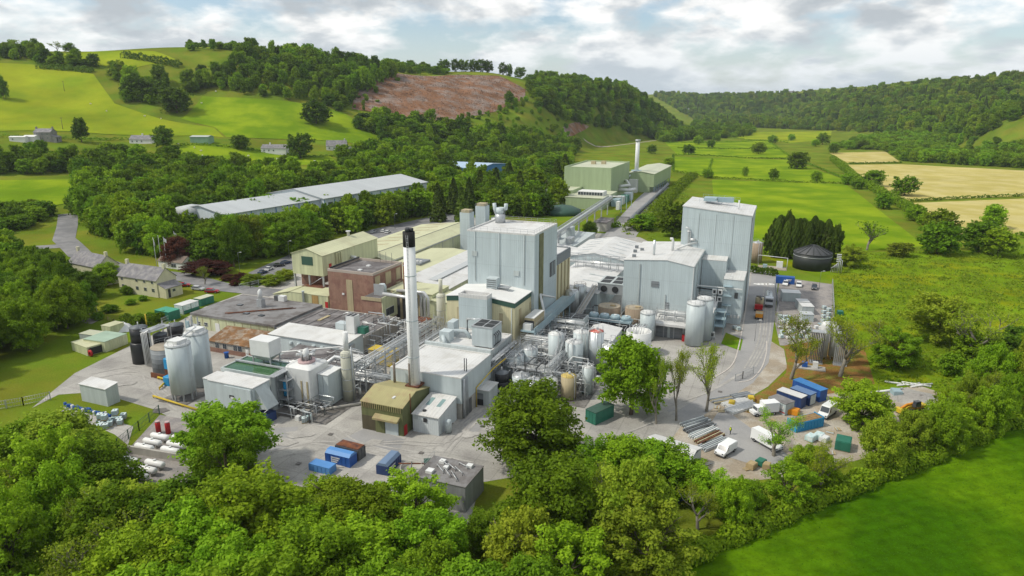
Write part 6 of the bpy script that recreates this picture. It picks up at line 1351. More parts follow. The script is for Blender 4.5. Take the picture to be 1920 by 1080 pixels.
def van(label, rear, front, L=5.5, hgt=2.4, z=.06, name='white_van'):
    p, a = head(rear, front); o = thing(name, label, 'van', p[0], p[1], z, a, grid=False); m = paint('van_white', (.76, .77, .77)); h = L/2; W2 = 1.0
    prof = [(-h, .4), (-h, hgt-.1), (-h+.15, hgt), (h-1.75, hgt), (h-1.45, hgt-.12), (h-.85, 1.25), (h-.1, 1.0), (h, .8), (h, .4)]; n = len(prof)
    MB().add([(x, s_*(W2-(.1 if zc_ > 2 else 0)), zc_) for s_ in (-1, 1) for x, zc_ in prof], [tuple(range(n)), tuple(range(2*n-1, n-1, -1))]+[(j, n+j, n+(j+1) % n, (j+1) % n) for j in range(n)]).build('body', m, o)
    MB().add([(h-1.42, -.85, hgt-.18), (h-1.42, .85, hgt-.18), (h-.87, .88, 1.3), (h-.87, -.88, 1.3), (h-1.36, -.85, hgt-.18), (h-1.36, .85, hgt-.18), (h-.82, .88, 1.31), (h-.82, -.88, 1.31)], [(0,1,2,3),(4,7,6,5),(0,4,5,1),(2,6,7,3)]).build('windscreen', m_glass, o)
    for s_ in (-1, 1):
        MB().add([(h-1.0, s_*1.005, 1.2), (h-2.1, s_*1.005, 1.2), (h-2.1, s_*.96, hgt-.35), (h-1.5, s_*.96, hgt-.35)], [(0,1,2,3)]).build('side_window', m_glass, o)
        MB().box(h-.08, h+.02, s_*.72-.18, s_*.72+.18, .75, .95).build('headlight', m_glass, o)
    MB().box(-h+.2, h+.03, -1.01, 1.01, .36, .58).build('bumper_trim', m_dsteel, o)
    wheels(o, (-h+1.0, h-.9), 1.02, .36); return o
# cars by the car park and cottage
car('white low car parked beside a dark blue car', (497, 510), (512, 503), 'white', (.75, .75, .74), 'saloon')
car('dark blue car next to the white low car', (484, 516), (502, 510), 'navy', (.02, .04, .10), 'saloon')
car('black car in the small car park behind the shrubs', (515, 501), (532, 499), 'black', (.012, .012, .014))
car('dark blue estate car beside the black car', (528, 497), (545, 493), 'navy', (.02, .04, .10), 'estate')
car('bright blue car at the end of the long pale shed', (686, 455), (697, 447), 'blue', (.03, .17, .45))
car('dark car parked next to the bright blue car', (672, 449), (684, 443), 'black', (.012, .012, .014))
car('charcoal estate car by the long pale shed', (664, 446), (674, 441), 'charcoal', (.05, .055, .06), 'estate')
car('silver car on its own near the grass bank', (694, 439), (706, 434), 'silver', (.48, .49, .5))
car('white hatchback beside the grass bank', (714, 438), (724, 432), 'white', (.75, .75, .74))
car('white estate car behind the white hatchback', (722, 440), (732, 434), 'white', (.75, .75, .74), 'estate')
car('red car parked nearest the cottage gable', (336, 538), (355, 537), 'red', (.35, .015, .03))
car('red hatchback parked at the end of the cottage cars', (388, 549), (408, 549), 'red', (.35, .015, .03), 'estate')
car('silver people carrier between the two red cars', (361, 543), (383, 545), 'silver', (.48, .49, .5), 'estate')
car('white pickup car beside the blue container in the compound', (1475, 528), (1470, 541), 'white', (.75, .75, .74))
car('white van-like car in the middle of the compound row', (1498, 530), (1497, 544), 'white', (.75, .75, .74), 'estate')
car('dark silver estate car at the right of the compound row', (1527, 535), (1526, 549), 'charcoal', (.12, .15, .17), 'estate')
van('white panel van parked by the stacked steel', (1378, 838), (1342, 862), 5.0, 2.1)
van('long high-roofed white van behind the thin maple', (1412, 822), (1462, 850), 6.4, 2.7)
van('white panel van behind the tipped skip', (1566, 768), (1535, 790), 5.4, 2.5)
# flat truck
p, a = head((1452, 775), (1412, 779)); o = thing('flatbed_truck', 'white flatbed truck with box body beside the grey cabin', 'truck', p[0], p[1], .06, a, grid=False); mw = paint('van_white', (.76, .77, .77))
MB().box(-2.9, .6, -1.05, 1.05, .8, 2.9).build('box_body', mw, o); MB().profx([(-1, .5), (1, .5), (1, 1.2), (.9, 2.1), (-.9, 2.1), (-1, 1.2)], .65, 2.2).build('cab', mw, o); MB().profx([(-.95, .5), (.95, .5), (.9, 1.1), (-.9, 1.1)], 2.2, 3.0).build('bonnet', mw, o); MB().box(2.19, 2.24, -.8, .8, 1.25, 1.95).build('windscreen', m_glass, o); wheels(o, (-1.8, 2.2), 1.05, .4)
# tanker lorry and forklift pair on the road
p, a = head((1441, 556), (1441, 585)); o = thing('tanker_lorry', 'silver tanker lorry with white cab driving down the works road', 'lorry', p[0], p[1], .08, a, grid=False)
t_ = MB().lathe([(.05, -4.2), (1.0, -4.0), (1.15, -3.6), (1.15, 3.2), (1.0, 3.5), (.05, 3.6)], n=18, cap=False).build('tank', m_ssteel, o); t_.rotation_euler = (0, R(90), 0); t_.location = (-1.4, 0, 2.3)
MB().box(-5.2, 4.6, -1.1, 1.1, .8, 1.1).build('chassis', m_dsteel, o); MB().box(2.7, 5.0, -1.25, 1.25, .8, 3.3).build('cab', paint('cab_silver', (.55, .58, .62)), o); MB().box(5.01, 5.06, -1.1, 1.1, 2.0, 2.9).build('windscreen', m_glass, o); MB().box(5.01, 5.12, -1.2, 1.2, .7, 1.1).build('bumper', m_dsteel, o); wheels(o, (-4.2, -2.9, 3.6), 1.25, .5)
for k in range(3): MB().lathe([(.35, 0), (.35, .25)], n=10).build('tank_hatch', m_steel, o).location = (-4+k*2.2, 0, 3.4)
p, a = head((1425, 568), (1420, 592)); o = thing('red_lorry', 'red lorry with a coil and crane load beside the tanker', 'lorry', p[0], p[1], .08, a, grid=False)
MB().box(-4.5, 3.5, -1.2, 1.2, .8, 1.2).build('bed', m_red, o); MB().box(-4.6, -4.4, -1.2, 1.2, 1.2, 3.2).build('headboard', m_dsteel, o)
c_ = MB().lathe([(.6, -1.2), (1.3, -1.2), (1.3, 1.2), (.6, 1.2)], n=16, cap=False).build('coil', m_tan, o); c_.location = (-.5, 0, 2.4); MB().tube([(-3.6, 0, 1.2), (-3.6, 0, 3.4), (1.5, .6, 3.6)], .25).build('crane_arm', m_dsteel, o); MB().box(2.2, 3.4, -1.2, 1.2, 1.2, 2.2).build('cab', m_red, o); MB().box(-4.3, -2, .3, 1.1, 1.2, 3).build('white_load', m_top, o); wheels(o, (-3.4, -2, 2.6), 1.2, .5)
p, a = head((1424, 590), (1422, 604)); o = thing('orange_dumper', 'orange dumper in front of the red lorry', 'dumper', p[0], p[1], .08, a, grid=False)
MB().profx([(-1, .7), (1, .7), (1.1, 1.9), (-1.1, 1.9)], -1.2, 2.0).build('hopper', m_orange, o); MB().box(-2.2, -1.25, -.9, .9, .7, 1.7).build('engine', m_orange, o); MB().profx([(-.9, 1.3), (.9, 1.3), (1.0, 1.92), (-1.0, 1.92)], -.9, 1.8).build('load', m_tan, o); wheels(o, (-1.6, 1.2), 1.15, .55)
# telehandler
p, a = head((1733, 770), (1690, 776)); o = thing('telehandler', 'yellow telehandler parked in the clearing by the gravel heap', 'telehandler', p[0], p[1], .08, a, grid=False)
MB().profy([(-2.2, .7), (2.0, .7), (2.0, 1.2), (1.2, 1.5), (-2.2, 1.5)], -1.0, .1).build('body', m_yel2, o); MB().box(-2.6, -1.0, -1.0, 1.0, .8, 1.8).build('counterweight', m_yel2, o); MB().profy([(-.9, 1.5), (.7, 1.5), (.5, 2.7), (-.7, 2.7)], .15, 1.0).build('cab', m_glass, o); MB().box(-.75, .55, .12, 1.02, 2.7, 2.8).build('cab_roof', m_dsteel, o); MB().tube([(-2.0, -.4, 1.9), (1.5, -.4, 1.7), (3.0, -.4, 1.0)], .28, 6).build('boom', m_orange, o); MB().profx([(-1.1, .3), (1.1, .3), (1.1, 1.2), (-1.1, 1.2)], 3.0, 3.9).build('bucket', m_yel2, o); wheels(o, (-1.5, 1.4), 1.15, .65, .4)
def heap(label, px, py, r, h, m, name='gravel_heap', cat='heap'):
    p = P(px, py); rg = np.random.default_rng(int(px)); mb = MB(); n = 18
    prof = [(1, 0), (.8, .3), (.5, .7), (.2, .95), (.02, 1)]
    vs = [(r*a*math.cos(2*math.pi*k/n)*(1+.15*rg.normal()), r*a*math.sin(2*math.pi*k/n)*(1+.15*rg.normal()), h*b*(1+.08*rg.normal())) for a, b in prof for k in range(n)]
    mb.add(vs, [(i*n+k, i*n+(k+1) % n, (i+1)*n+(k+1) % n, (i+1)*n+k) for i in range(4) for k in range(n)], True); o = mb.build(name, m); o.location = (p[0], p[1], .03); return tag(o, label, cat)
heap('pale gravel heap behind the telehandler', 1725, 752, 6, 1.5, m_conc)
heap('low grey stone heap beyond the brown bank', 1570, 618, 5, .8, m_grav)
heap('white salt heap in front of the low green roofed hut', 232, 618, 3.0, 2.2, m_top, 'salt_heap')
# containers, cabins, skips
def pbox(name, label, cat, a, b, depth, h, m, z0=0., roofm=None, roofname='roof', ribs=True, zpx=0.0):
    """box whose front bottom edge runs from pixel a to pixel b; depth goes away from the camera"""
    A_, B_ = P(*a, zpx), P(*b, zpx); ang = math.atan2(B_[1]-A_[1], B_[0]-A_[0]); L = math.hypot(*(B_-A_)[:2])
    o = thing(name, label, cat, A_[0], A_[1], zpx+.04, ang, grid=False)
    MB().box(0, L, 0, depth, z0, h).build('body', m, o)
    if roofm: MB().box(-.08, L+.08, -.08, depth+.08, h+.002, h+.12).build(roofname, roofm, o)
    if ribs:
        for k in range(int(L/.8)+1): MB().box(k*L/max(1, int(L/.8))-.05, k*L/max(1, int(L/.8))+.05, -.06, -.003, z0+.1, h-.1).build('rib', m, o)
    EXCL.append([(A_[0], A_[1]), (B_[0], B_[1]), (B_[0]-math.sin(ang)*depth, B_[1]+math.cos(ang)*depth), (A_[0]-math.sin(ang)*depth, A_[1]+math.cos(ang)*depth)])
    return o, L
def lettering(o, L, z, m=None, x0=.25, rows=3):
    """blocks of white lettering too small to read"""
    for r_ in range(rows):
        n = 7-r_; mb = MB()
        for k in range(n): mb.box(L*x0+k*.28, L*x0+k*.28+.2, -.09, -.065, z-r_*.42, z-r_*.42+.27)
        mb.build('lettering', m or m_whitepaint, o)
o, L = pbox('covered_skip', 'blue roofed skip with white lettering beside a rusty skip', 'skip', (611, 867), (656, 878), 2.3, 2.0, m_blue)
MB().profx([(-.05, 2.0), (2.35, 2.0), (1.7, 2.5), (.6, 2.5)], -.03, L+.03).build('cover', mat('sky_blue_cover', (0.09, 0.25, 0.55), 0.5, var=0.1), o); lettering(o, L, 1.3)
o, L = pbox('open_skip', 'rusty topped steel skip behind the blue roofed skip', 'skip', (630, 855), (672, 866), 2.3, 2.3, m_dsteel); MB().box(.1, L-.1, .1, 2.2, 2.3, 2.42).build('scrap', m_rust, o)
for k in range(3): MB().box(L+.003, L+.08, .1+k*1.0, .25+k*1.0, .1, 2.2).build('end_rib', m_dsteel, o)
o, L = pbox('covered_skip', 'navy skip with rounded grey cover and white stripes, standing alone', 'skip', (728, 893), (752, 868), 2.4, 1.8, m_blued); MB().profx([(0, 1.8), (2.4, 1.8), (1.9, 2.3), (.5, 2.3)], 0, L).build('cover', mat('grey_blue_cover', (0.15, 0.22, 0.33), 0.5, var=0.1), o); lettering(o, L, 1.1, rows=2, x0=.15)
o, L = pbox('open_skip', 'low sky blue skip half hidden under the trees', 'skip', (580, 882), (618, 892), 2.0, 1.4, mat('sky_blue_cover', (0.09, 0.25, 0.55)))
o, L = pbox('green_container', 'dark green shipping container between the big oak and lime ash', 'container', (1098, 790), (1116, 798), 6.0, 2.7, m_green, roofm=m_dgreen)
o, L = pbox('concrete_house', 'grey concrete plant house with pipes and tanks on its flat roof', 'building', (873, 962), (907, 920), 9.5, 4.6, mat('grey_concrete', (0.27, 0.28, 0.285), 0.85, var=0.15, streak=0.25), roofm=m_feltg, ribs=False)
for k in range(7): MB().tube([(1+k*.7, 2+(k % 3)*1.6, 4.75), (1+k*.7, 2+(k % 3)*1.6, 5.2), (3+k*.5, 4+(k % 3)*1.6, 5.2), (3+k*.5, 4+(k % 3)*1.6, 4.75)], .1, 6).build('pipe', m_pipe, o)
for (x, y, s_) in ((L-1.2, 2, .5), (L-1.6, 7, .5), (2, 7.5, .6), (4, 5.5, .4)): MB().box(x-s_, x+s_, y-s_, y+s_, 4.73, 5.2).build('roof_box', m_top, o)
MB().rail([(0.3, 9.3, 4.72), (L-.3, 9.3, 4.72)]).build('handrail', m_steel, o)
o, L = pbox('green_skip', 'small dark green bin at the corner of the concrete plant house', 'bin', (795, 885), (812, 884), 2, 1.6, m_dgreen)
p = P(773, 890); o = thing('clarifier', 'small open clarifier ring with rusty arms beside the concrete plant house', 'tank', p[0], p[1], .05, 0, grid=False); MB().lathe([(2.2, 0), (2.2, 1.6), (2.0, 1.6), (2.0, 1.0), (.05, 1.0)], n=20).build('ring', m_block, o); MB().tube([(-2.4, 0, 2.2), (2.4, 0, 2.2)], .12, 6).build('arm', m_rust, o); MB().tube([(0, -1, 1.0), (0, 0, 2.6)], .1, 6).build('drive', m_dsteel, o)
for (lb, a, b, dp) in (('timber shed with slatted roof and small dark window under the big oak', (1050, 928), (1073, 945), 3.6), ('timber shed with slatted roof behind the nearer timber shed', (1075, 888), (1098, 900), 4.0)):
    o, L = pbox('timber_shed', lb, 'shed', a, b, dp, 2.5, m_wood, ribs=False)
    for k in range(9): MB().box(-.15, L+.15, k*dp/9, k*dp/9+.28, 2.52, 2.62).build('roof_slat', m_wood, o)
    MB().box(L+.004, L+.06, 1.2, 1.9, 1.1, 2.0).build('window', m_dark, o)
o, L = pbox('low_shed', 'low pale grey shed with white ridge roof behind the leafy sycamore', 'shed', (1290, 895), (1313, 868), 9.0, 3.0, m_greyd, ribs=False)
MB().profy([(-.1, 3.02), (L/2, 3.9), (L+.1, 3.02), (L+.1, 3.15), (L/2, 4.05), (-.1, 3.15)], -.2, 9.2).build('roof', m_wflat, o)
o, L = pbox('blue_container', 'blue container with white top carrying a blue drum and bags', 'container', (1268, 945), (1322, 920), 2.5, 2.6, m_blued, roofm=m_top)
MB().lathe([(.45, 0), (.45, 1.0)], n=14).build('drum', m_blue, o).location = (L-1.2, 1.4, 2.73)
for k in range(3): MB().sphere((1.5+k*1.1, 1.2+.3*k, 3.0), .6, 10, 6, .6).build('bag', m_tint, o)
o, L = pbox('site_cabin', 'pale grey site cabin with red stripe near the blue containers', 'cabin', (1439, 766), (1471, 780), 3.0, 2.6, mat('cabin_grey', (0.44, 0.50, 0.50), 0.6, var=0.08, streak=0.1), roofm=m_feltg); MB().box(0, L, -.08, -.065, .5, .7).build('stripe', m_red, o); MB().box(.4, L-.4, -.09, -.066, 1.3, 2.0).build('window_band', m_frame, o)
o, L = pbox('white_container', 'white topped container wedged between grey cabin and blue containers', 'container', (1455, 752), (1500, 768), 2.4, 2.6, m_blued, roofm=m_wflat)
o, L = pbox('blue_container', 'navy sided container with open grey door, middle of the blue row', 'container', (1480, 748), (1517, 762), 2.4, 2.6, m_blued, roofm=mat('blue_roof', (0.12, 0.20, 0.36), 0.6, var=0.12)); MB().box(L+.01, L+.08, .2, 2.2, .2, 2.4).build('door', m_greyd, o)
o, L = pbox('blue_container', 'bright blue container at the back of the blue row', 'container', (1485, 733), (1536, 755), 2.4, 2.7, m_blue, roofm=mat('blue_roof2', (0.05, 0.19, 0.45), 0.6, var=0.1))
o, L = pbox('open_skip', 'large sky blue open skip filled with brown wood waste', 'skip', (1492, 812), (1543, 800), 2.6, 2.0, m_bluel); MB().box(.15, L-.15, .15, 2.4, 2.0, 2.08).build('waste', mat('wood_waste', (0.26, 0.17, 0.08), 0.95, var=0.4, scale=1.5, bump=.3, bscale=4), o)
for k in range(2): MB().box(0 if k == 0 else L-.12, .12 if k == 0 else L, 0, 2.6, 2.0, 2.25).build('rim', m_bluel, o)
o, L = pbox('blue_container', 'bright blue container with white marks in the fenced compound', 'container', (1454, 531), (1489, 534), 2.4, 2.6, m_blue); lettering(o, L, 1.6, rows=2, x0=.55)
o, L = pbox('site_cabin', 'grey twin-panel cabin below the parked compound cars', 'cabin', (1466, 565), (1500, 567), 4.2, 3.0, m_greyd, roofm=m_top, ribs=False)
for k in range(2): MB().box(.3+k*L/2, L/2-.15+k*L/2, -.08, -.004, .2, 2.8).build('panel', mat('cabin_grey', (0.44, 0.50, 0.50)), o)
o, L = pbox('white_store', 'double white roofed store in the middle of the compound', 'cabin', (1503, 590), (1525, 591), 9.0, 2.6, m_greyd, roofm=m_wflat, ribs=False); MB().box(0, L, 4.3, 4.5, 2.73, 2.85).build('roof_joint', m_slur, o)
o, L = pbox('pale_store', 'pale open-fronted store below the white roofed store', 'cabin', (1503, 603), (1525, 604), 3.4, 2.2, m_silo, roofm=m_roofgrey, ribs=False)
# IBC totes
def ibc(px, py, label, group, z=0.0, ang=.3):
    p = P(px, py); o = thing('liquid_tote', label, 'tote', p[0], p[1], .06+z, ang+random.uniform(-.1, .1), group, grid=False)
    MB().box(-.5, .5, -.6, .6, .17, 1.1).build('bottle', m_tint, o); MB().box(-.55, .55, -.65, .65, 0, .15).build('pallet', m_wood, o); MB().lathe([(.12, 1.1), (.12, 1.17)], n=8).build('cap', m_dark, o)
    cg = MB()
    for s_ in (-1, 1):
        for k in range(4): cg.bar((s_*.53, -.6+k*.4, .15), (s_*.53, -.6+k*.4, 1.12), .04); cg.bar((-.5+k*.33, s_*.63, .15), (-.5+k*.33, s_*.63, 1.12), .04)
        for z_ in (.45, .8, 1.1): cg.bar((s_*.53, -.63, z_), (s_*.53, .63, z_), .04); cg.bar((-.53, s_*.63, z_), (.53, s_*.63, z_), .04)
    cg.build('cage', m_steel, o); return o
for i, (px, py) in enumerate(((1463, 597), (1470, 598), (1477, 598), (1464, 604), (1471, 606), (1478, 605))): ibc(px, py, 'milky liquid tote stacked at the compound road fence', 'totes at the compound road fence', 0)
for i in range(9): ibc(1545+(i % 2)*9-i*.3, 580+i*4.2, 'milky liquid tote in the long row at the compound right fence', 'totes along the compound right fence')
for px, py, z in ((188, 795, 0), (196, 797, 0), (204, 795, 0), (190, 801, 0), (199, 804, 0), (190, 795, 1.2), (198, 797, 1.2), (207, 799, 0), (216, 790, 0), (224, 792, 0), (218, 788, 1.2), (232, 785, 0), (226, 796, 0), (186, 806, 0)): ibc(px, py, 'milky liquid tote stacked at the end of the storage slab', 'totes at the end of the storage slab', z)
for px, py in ((571, 792), (580, 788)): ibc(px, py, 'milky liquid tote on the yellow-edged pallet by the square silo', 'totes by the square silo')
for px, py in ((1378, 618), (1384, 620)): ibc(px, py, 'milky liquid tote beside the corner block loading door', 'totes beside the corner block')
# drums
for i in range(22):
    px = 124+i*4.1+random.uniform(-1, 1); py = 764+i*1.0+random.uniform(-2, 2); p = P(px, py); white = i % 5 == 3
    o = thing('plastic_drum', 'white plastic drum among the blue drums on the storage slab' if white else 'blue plastic drum lying about on the storage slab', 'drum', p[0], p[1], .06, 0, 'white drums on the storage slab' if white else 'blue drums on the storage slab', grid=False)
    MB().lathe([(.28, 0), (.32, .1), (.32, .85), (.28, .95)], n=12).build('body', m_top if white else m_blue, o); MB().lathe([(.06, .95), (.06, 1.0)], n=6).build('bung', m_dark, o)
# gas tanks
p0 = P(270, 850); ga = math.atan2(*(P(300, 835)-P(271, 829))[[1, 0]])
def gastank(px, py, label, group):
    p = P(px, py); o = thing('gas_tank', label, 'gas tank', p[0], p[1], .08, ga, group, grid=False)
    b = MB().lathe([(.05, -2.2), (.4, -2.12), (.6, -1.8), (.6, 1.8), (.4, 2.12), (.05, 2.2)], n=16, cap=False).build('vessel', mat('gas_white', (0.78, 0.78, 0.77), 0.35, var=0.05, streak=.06), o); b.rotation_euler = (0, R(90), 0); b.location = (0, 0, 1.05)
    for x in (-1.2, 1.2): MB().box(x-.12, x+.12, -.5, .5, 0, .55).build('saddle', m_block, o)
    MB().lathe([(.25, 1.6), (.25, 1.85)], n=10).build('valve_hood', m_top, o); return o
for px, py in ((301, 828), (287, 838), (272, 848), (341, 832), (332, 843), (321, 854)): gastank(px, py, 'white gas tank in the upper fenced group by the red cylinders', 'white gas tanks of the upper group')
for px, py in ((243, 872), (292, 879), (233, 884), (277, 890), (222, 897), (262, 902)): gastank(px, py, 'white gas tank in the lower walled group', 'white gas tanks of the lower group')
for px, py, lb in ((298, 812, 'left'), (316, 813, 'right')):
    p = P(px, py); o = thing('red_cylinder', 'upright red cylinder above the white gas tanks', 'cylinder', p[0], p[1], .08, 0, 'red cylinders by the gas tanks', grid=False); MB().lathe([(.5, 0), (.5, 2.2), (.3, 2.4)], n=14).build('vessel', m_red, o); MB().lathe([(.4, 2.4), (.45, 2.6)], n=10).build('cap', m_pink, o)
def fence(label, pts, h, m, name='fence', post=3.0, z=0.0, cat='fence', mesh=True):
    q = [T(a, b) for a, b in pts]; o = thing(name, label, cat, q[0][0], q[0][1], q[0][2], 0, grid=False); c0 = q[0]
    for a, b in zip(q[:-1], q[1:]):
        L = np.hypot(*(b-a)[:2]); n = max(1, int(L/post)); pales = MB()
        for k in range(n+1): t = (a+(b-a)*k/n)-c0; MB().box(t[0]-.08, t[0]+.08, t[1]-.08, t[1]+.08, t[2]-.2, t[2]+h).build('post', m, o)
        for zz in (.25, h*.55, h-.1): pales.bar(a-c0+np.array([0, 0, zz]), b-c0+np.array([0, 0, zz]), .07)
        if mesh:
            for k in range(int(L/.45)): t = (a+(b-a)*k/int(L/.45))-c0; pales.bar((t[0], t[1], t[2]+.1), (t[0], t[1], t[2]+h-.02), .05)
        pales.build('pale_panel', m, o)
    return o
fence('dark green steel fence along the gas compound lawn', [(222, 846), (262, 812), (300, 782)], 2.2, m_dgreen)
fence('grey steel fence running past the lawn edge', [(-20, 772), (45, 764), (95, 750)], 2.0, m_steel)
fence('short dark steel fence below the gas tanks', [(222, 915), (262, 906)], 2.0, m_dgreen)
fence('grey palisade fence at the works entrance', [(450, 545), (470, 540), (500, 532)], 2.2, m_steel)
fence('steel fence round the lane by the garden hedge', [(304, 610), (325, 600), (345, 592)], 2.0, m_steel)
fence('mesh fence on the road side of the compound', [(1452, 532), (1458, 580), (1456, 620)], 2.2, m_steel)
fence('mesh fence on the meadow side of the compound', [(1560, 535), (1563, 590), (1560, 630)], 2.2, m_steel)
fence('timber rail fence beside the picnic shelter', [(192, 598), (214, 606), (230, 612)], 1.2, m_wood, mesh=False)
fence('steel gates across the works road bend', [(1378, 717), (1392, 712), (1412, 702)], 2.0, m_steel, name='road_gate', cat='gate')
o, L = pbox('retaining_wall', 'low grey wall between the two groups of gas tanks', 'wall', (240, 850), (345, 868), .4, 1.5, m_block, ribs=False)
# left huts
o, L = pbox('open_hut', 'cream roofed open hut with red machinery inside', 'shed', (136, 657), (165, 668), 5.5, 2.3, m_pale, roofm=m_paler, ribs=False); MB().box(L+.005, L+.05, .4, 5.2, .1, 2.0).build('opening', m_dark, o)
t_ = MB().lathe([(.45, -.2), (.9, -.2), (.9, .2), (.45, .2)], n=16, cap=False).build('red_wheel', m_red, o); t_.rotation_euler = (R(90), 0, 0); t_.location = (L+.9, .3, .9)
o, L = pbox('green_roof_hut', 'low hut with pale green roof and cream sliding doors', 'shed', (199, 661), (240, 645), 7.5, 2.9, m_pale, roofm=mat('mint_roof', (0.33, 0.44, 0.34), 0.6, var=0.1, ribs=('x', .6)), ribs=False)
for k in range(4): MB().box(.4+k*L/4, .3+(k+1)*L/4-.2, -.06, -.004, .1, 2.6).build('sliding_door', m_pale, o)
o, L = pbox('flat_hut', 'small cream flat-roofed hut behind the salt heap', 'shed', (192, 626), (208, 629), 4.5, 2.5, m_pale, roofm=m_paler, ribs=False)
o, L = pbox('lean_shelter', 'low grey lean-to roof beside the green roofed hut', 'shelter', (150, 636), (180, 640), 3.5, 1.6, m_greyd, roofm=m_sager, ribs=False)
o, L = pbox('picnic_shelter', 'flat roofed picnic shelter on posts on the lawn slab', 'shelter', (152, 588), (168, 590), 3.2, 3.0, m_sager, z0=2.8, ribs=False)
for (x, y) in ((.3, .3), (L-.3, .3), (.3, 2.9), (L-.3, 2.9)): MB().box(x-.08, x+.08, y-.08, y+.08, 0, 2.79).build('post', m_steel, o)
drape('storage_slab', zp([(148, 604), (172, 608), (190, 598), (176, 594)]), 0.07, m_grav, 10)
o, L = pbox('green_cabin', 'green roofed cabin at the end of the cottage garden', 'cabin', (292, 598), (318, 603), 4, 2.8, m_green, roofm=mat('green_roof_sheet', (0.06, 0.30, 0.20), 0.6, var=0.1), ribs=False)
o, L = pbox('glazed_shelter', 'white roofed glazed shelter with green base panels by the flat office', 'shelter', (344, 590), (374, 580), 3.6, 2.8, m_tint, roofm=m_wflat, ribs=False); MB().box(-.05, L+.05, -.05, -.004, 0, 1.1).build('base_panel', m_green, o)
for k in range(3): MB().box(k*L/2-.08, k*L/2+.08, -.08, -.052, 0, 2.8).build('post', m_dgreen, o)
o, L = pbox('green_shelter', 'long pale roofed green shelter next to the glazed shelter', 'shelter', (377, 575), (402, 567), 3, 2.4, m_green, roofm=m_sager, ribs=False)
# flagpoles, lamp posts, poles
for i, (px, pt, pb, fl) in enumerate(((293, 453, 505, 1), (302, 462, 500, 0), (312, 457, 503, 1), (331, 449, 492, 1))):
    p = T(px+2, pb); o = thing('flagpole', ('white flagpole with drooping flag', 'bare thin flagpole between the flags', 'white flagpole with lifted white flag', 'white flagpole with flag beside the purple bush')[i], 'flagpole', p[0], p[1], p[2], 0, grid=False); hh = 12.5
    MB().tube([(0, 0, -.2), (0, 0, hh)], .12, 8, .05).build('pole', m_top, o); MB().sphere((0, 0, hh+.1), .15).build('finial', m_top, o)
    if fl: MB().add([(.05*math.sin(k)+(k*.28)*(.35 if i == 0 else .8), .15*math.sin(k*1.3), hh-.2-(0 if r_ else 1.5)-k*(.32 if i == 0 else .1)) for r_ in (0, 1) for k in range(6)], [(k, k+1, 7+k, 6+k) for k in range(5)]).build('flag', m_top, o)
def lamp(px, pb, hh, label):
    p = T(px, pb); o = thing('lamp_post', label, 'lamp post', p[0], p[1], p[2], 0, 'works lamp posts', grid=False); MB().tube([(0, 0, -.2), (0, 0, hh), (.9, 0, hh+.2)], .1, 6, .06).build('pole', m_steel, o); MB().box(.7, 1.4, -.15, .15, hh+.1, hh+.3).build('lantern', m_top, o)
for px, pb, hh in ((450, 512, 8), (543, 488, 8), (741, 430, 8), (1536, 540, 6), (1415, 640, 6)): lamp(px, pb, hh, 'slim grey lamp post beside a works car park or road')
for i, (px, pb) in enumerate(((121, 172), (118, 243))):
    p = T(px, pb); o = thing('utility_pole', 'wooden utility pole on the bright hill pasture', 'utility pole', p[0], p[1], p[2], 0, 'utility poles on the hill pasture', grid=False); MB().tube([(0, 0, -.5), (0, 0, 10)], .22, 6, .14).build('pole', m_bark, o); MB().box(-1, 1, -.1, .1, 9.2, 9.4).build('crossarm', m_bark, o)
# digester and its yard
g = gz(1521, 502); r_d = 7.2
B = Bld('digester', 'black round digester tank with ribbed conical cover', g[0]-r_d, g[0]+r_d, g[1]-r_d, g[1]+r_d, 'tank')
m_dig = mat('black_green_steel', (0.03, 0.035, 0.034), 0.5, var=0.15, scale=.3)
B.cyl('shell', m_dig, g[0], g[1], r_d, 0, 6.4, 36); B.cyl('cover', mat('grey_cover', (0.075, 0.078, 0.082), 0.55, var=0.12, scale=.3), g[0], g[1], r_d+.15, 6.4, 6.6, 36, [(.9, 9.3), (.05, 9.5)]); B.cyl('ring', m_steel, g[0], g[1], r_d+.1, 5.2, 5.4, 36)
for k in range(16): t = k*math.pi/8; B.tube('cover_rib', m_dig, [(g[0]+(r_d+.1)*math.cos(t), g[1]+(r_d+.1)*math.sin(t), 6.68), (g[0]+.9*math.cos(t), g[1]+.9*math.sin(t), 9.4)], .14, 5)
q = gz(1567, 512); B = Bld('pipe_manifold', 'cluster of steel manifold pipes right of the black digester', q[0]-2, q[0]+2, q[1]-2, q[1]+2, 'manifold')
for k in range(7): B.tube('pipe', m_pipe, [(q[0]-1.8+k*.6, q[1], .2), (q[0]-1.8+k*.6, q[1], 2+k*.5), (q[0]+.5, q[1]+.8, 2.4+k*.6)], .18, 6)
for k in range(5): B.b('rung_plate', m_top, q[0]-.3, q[0]+1.3, q[1]-.3, q[1]+.3, 4.6+k*.7, 4.8+k*.7)
q = gz(1417, 492); tank('brown round tank behind the high bay tower corner', q[0], q[1], 2.3, .1, 8.5, m_tank, m_steel, name='brown_tank')
q = gz(1450, 503); B = Bld('manifold_slab', 'white pipe frame over a pinkish slab beside the digester', q[0]-6, q[0]+5, q[1]-3, q[1]+3, 'pipe frame')
B.b('slab', m_dirt, q[0]-6, q[0]+5, q[1]-3, q[1]+3, 0, .25); B.tube('frame_pipe', m_top, [(q[0]-6, q[1]+2.5, .3), (q[0]-6, q[1]+2.5, 4.5), (q[0]+5, q[1]-1, 4.8), (q[0]+5, q[1]-1, .3)], .16, 6); B.b('teal_pump', m_bgs, q[0]-4, q[0]-2.4, q[1]-2.4, q[1]-1.2, .26, 1.8); B.b('pale_box', m_top, q[0]+1, q[0]+3.4, q[1]+.6, q[1]+2.6, .26, 2.6)
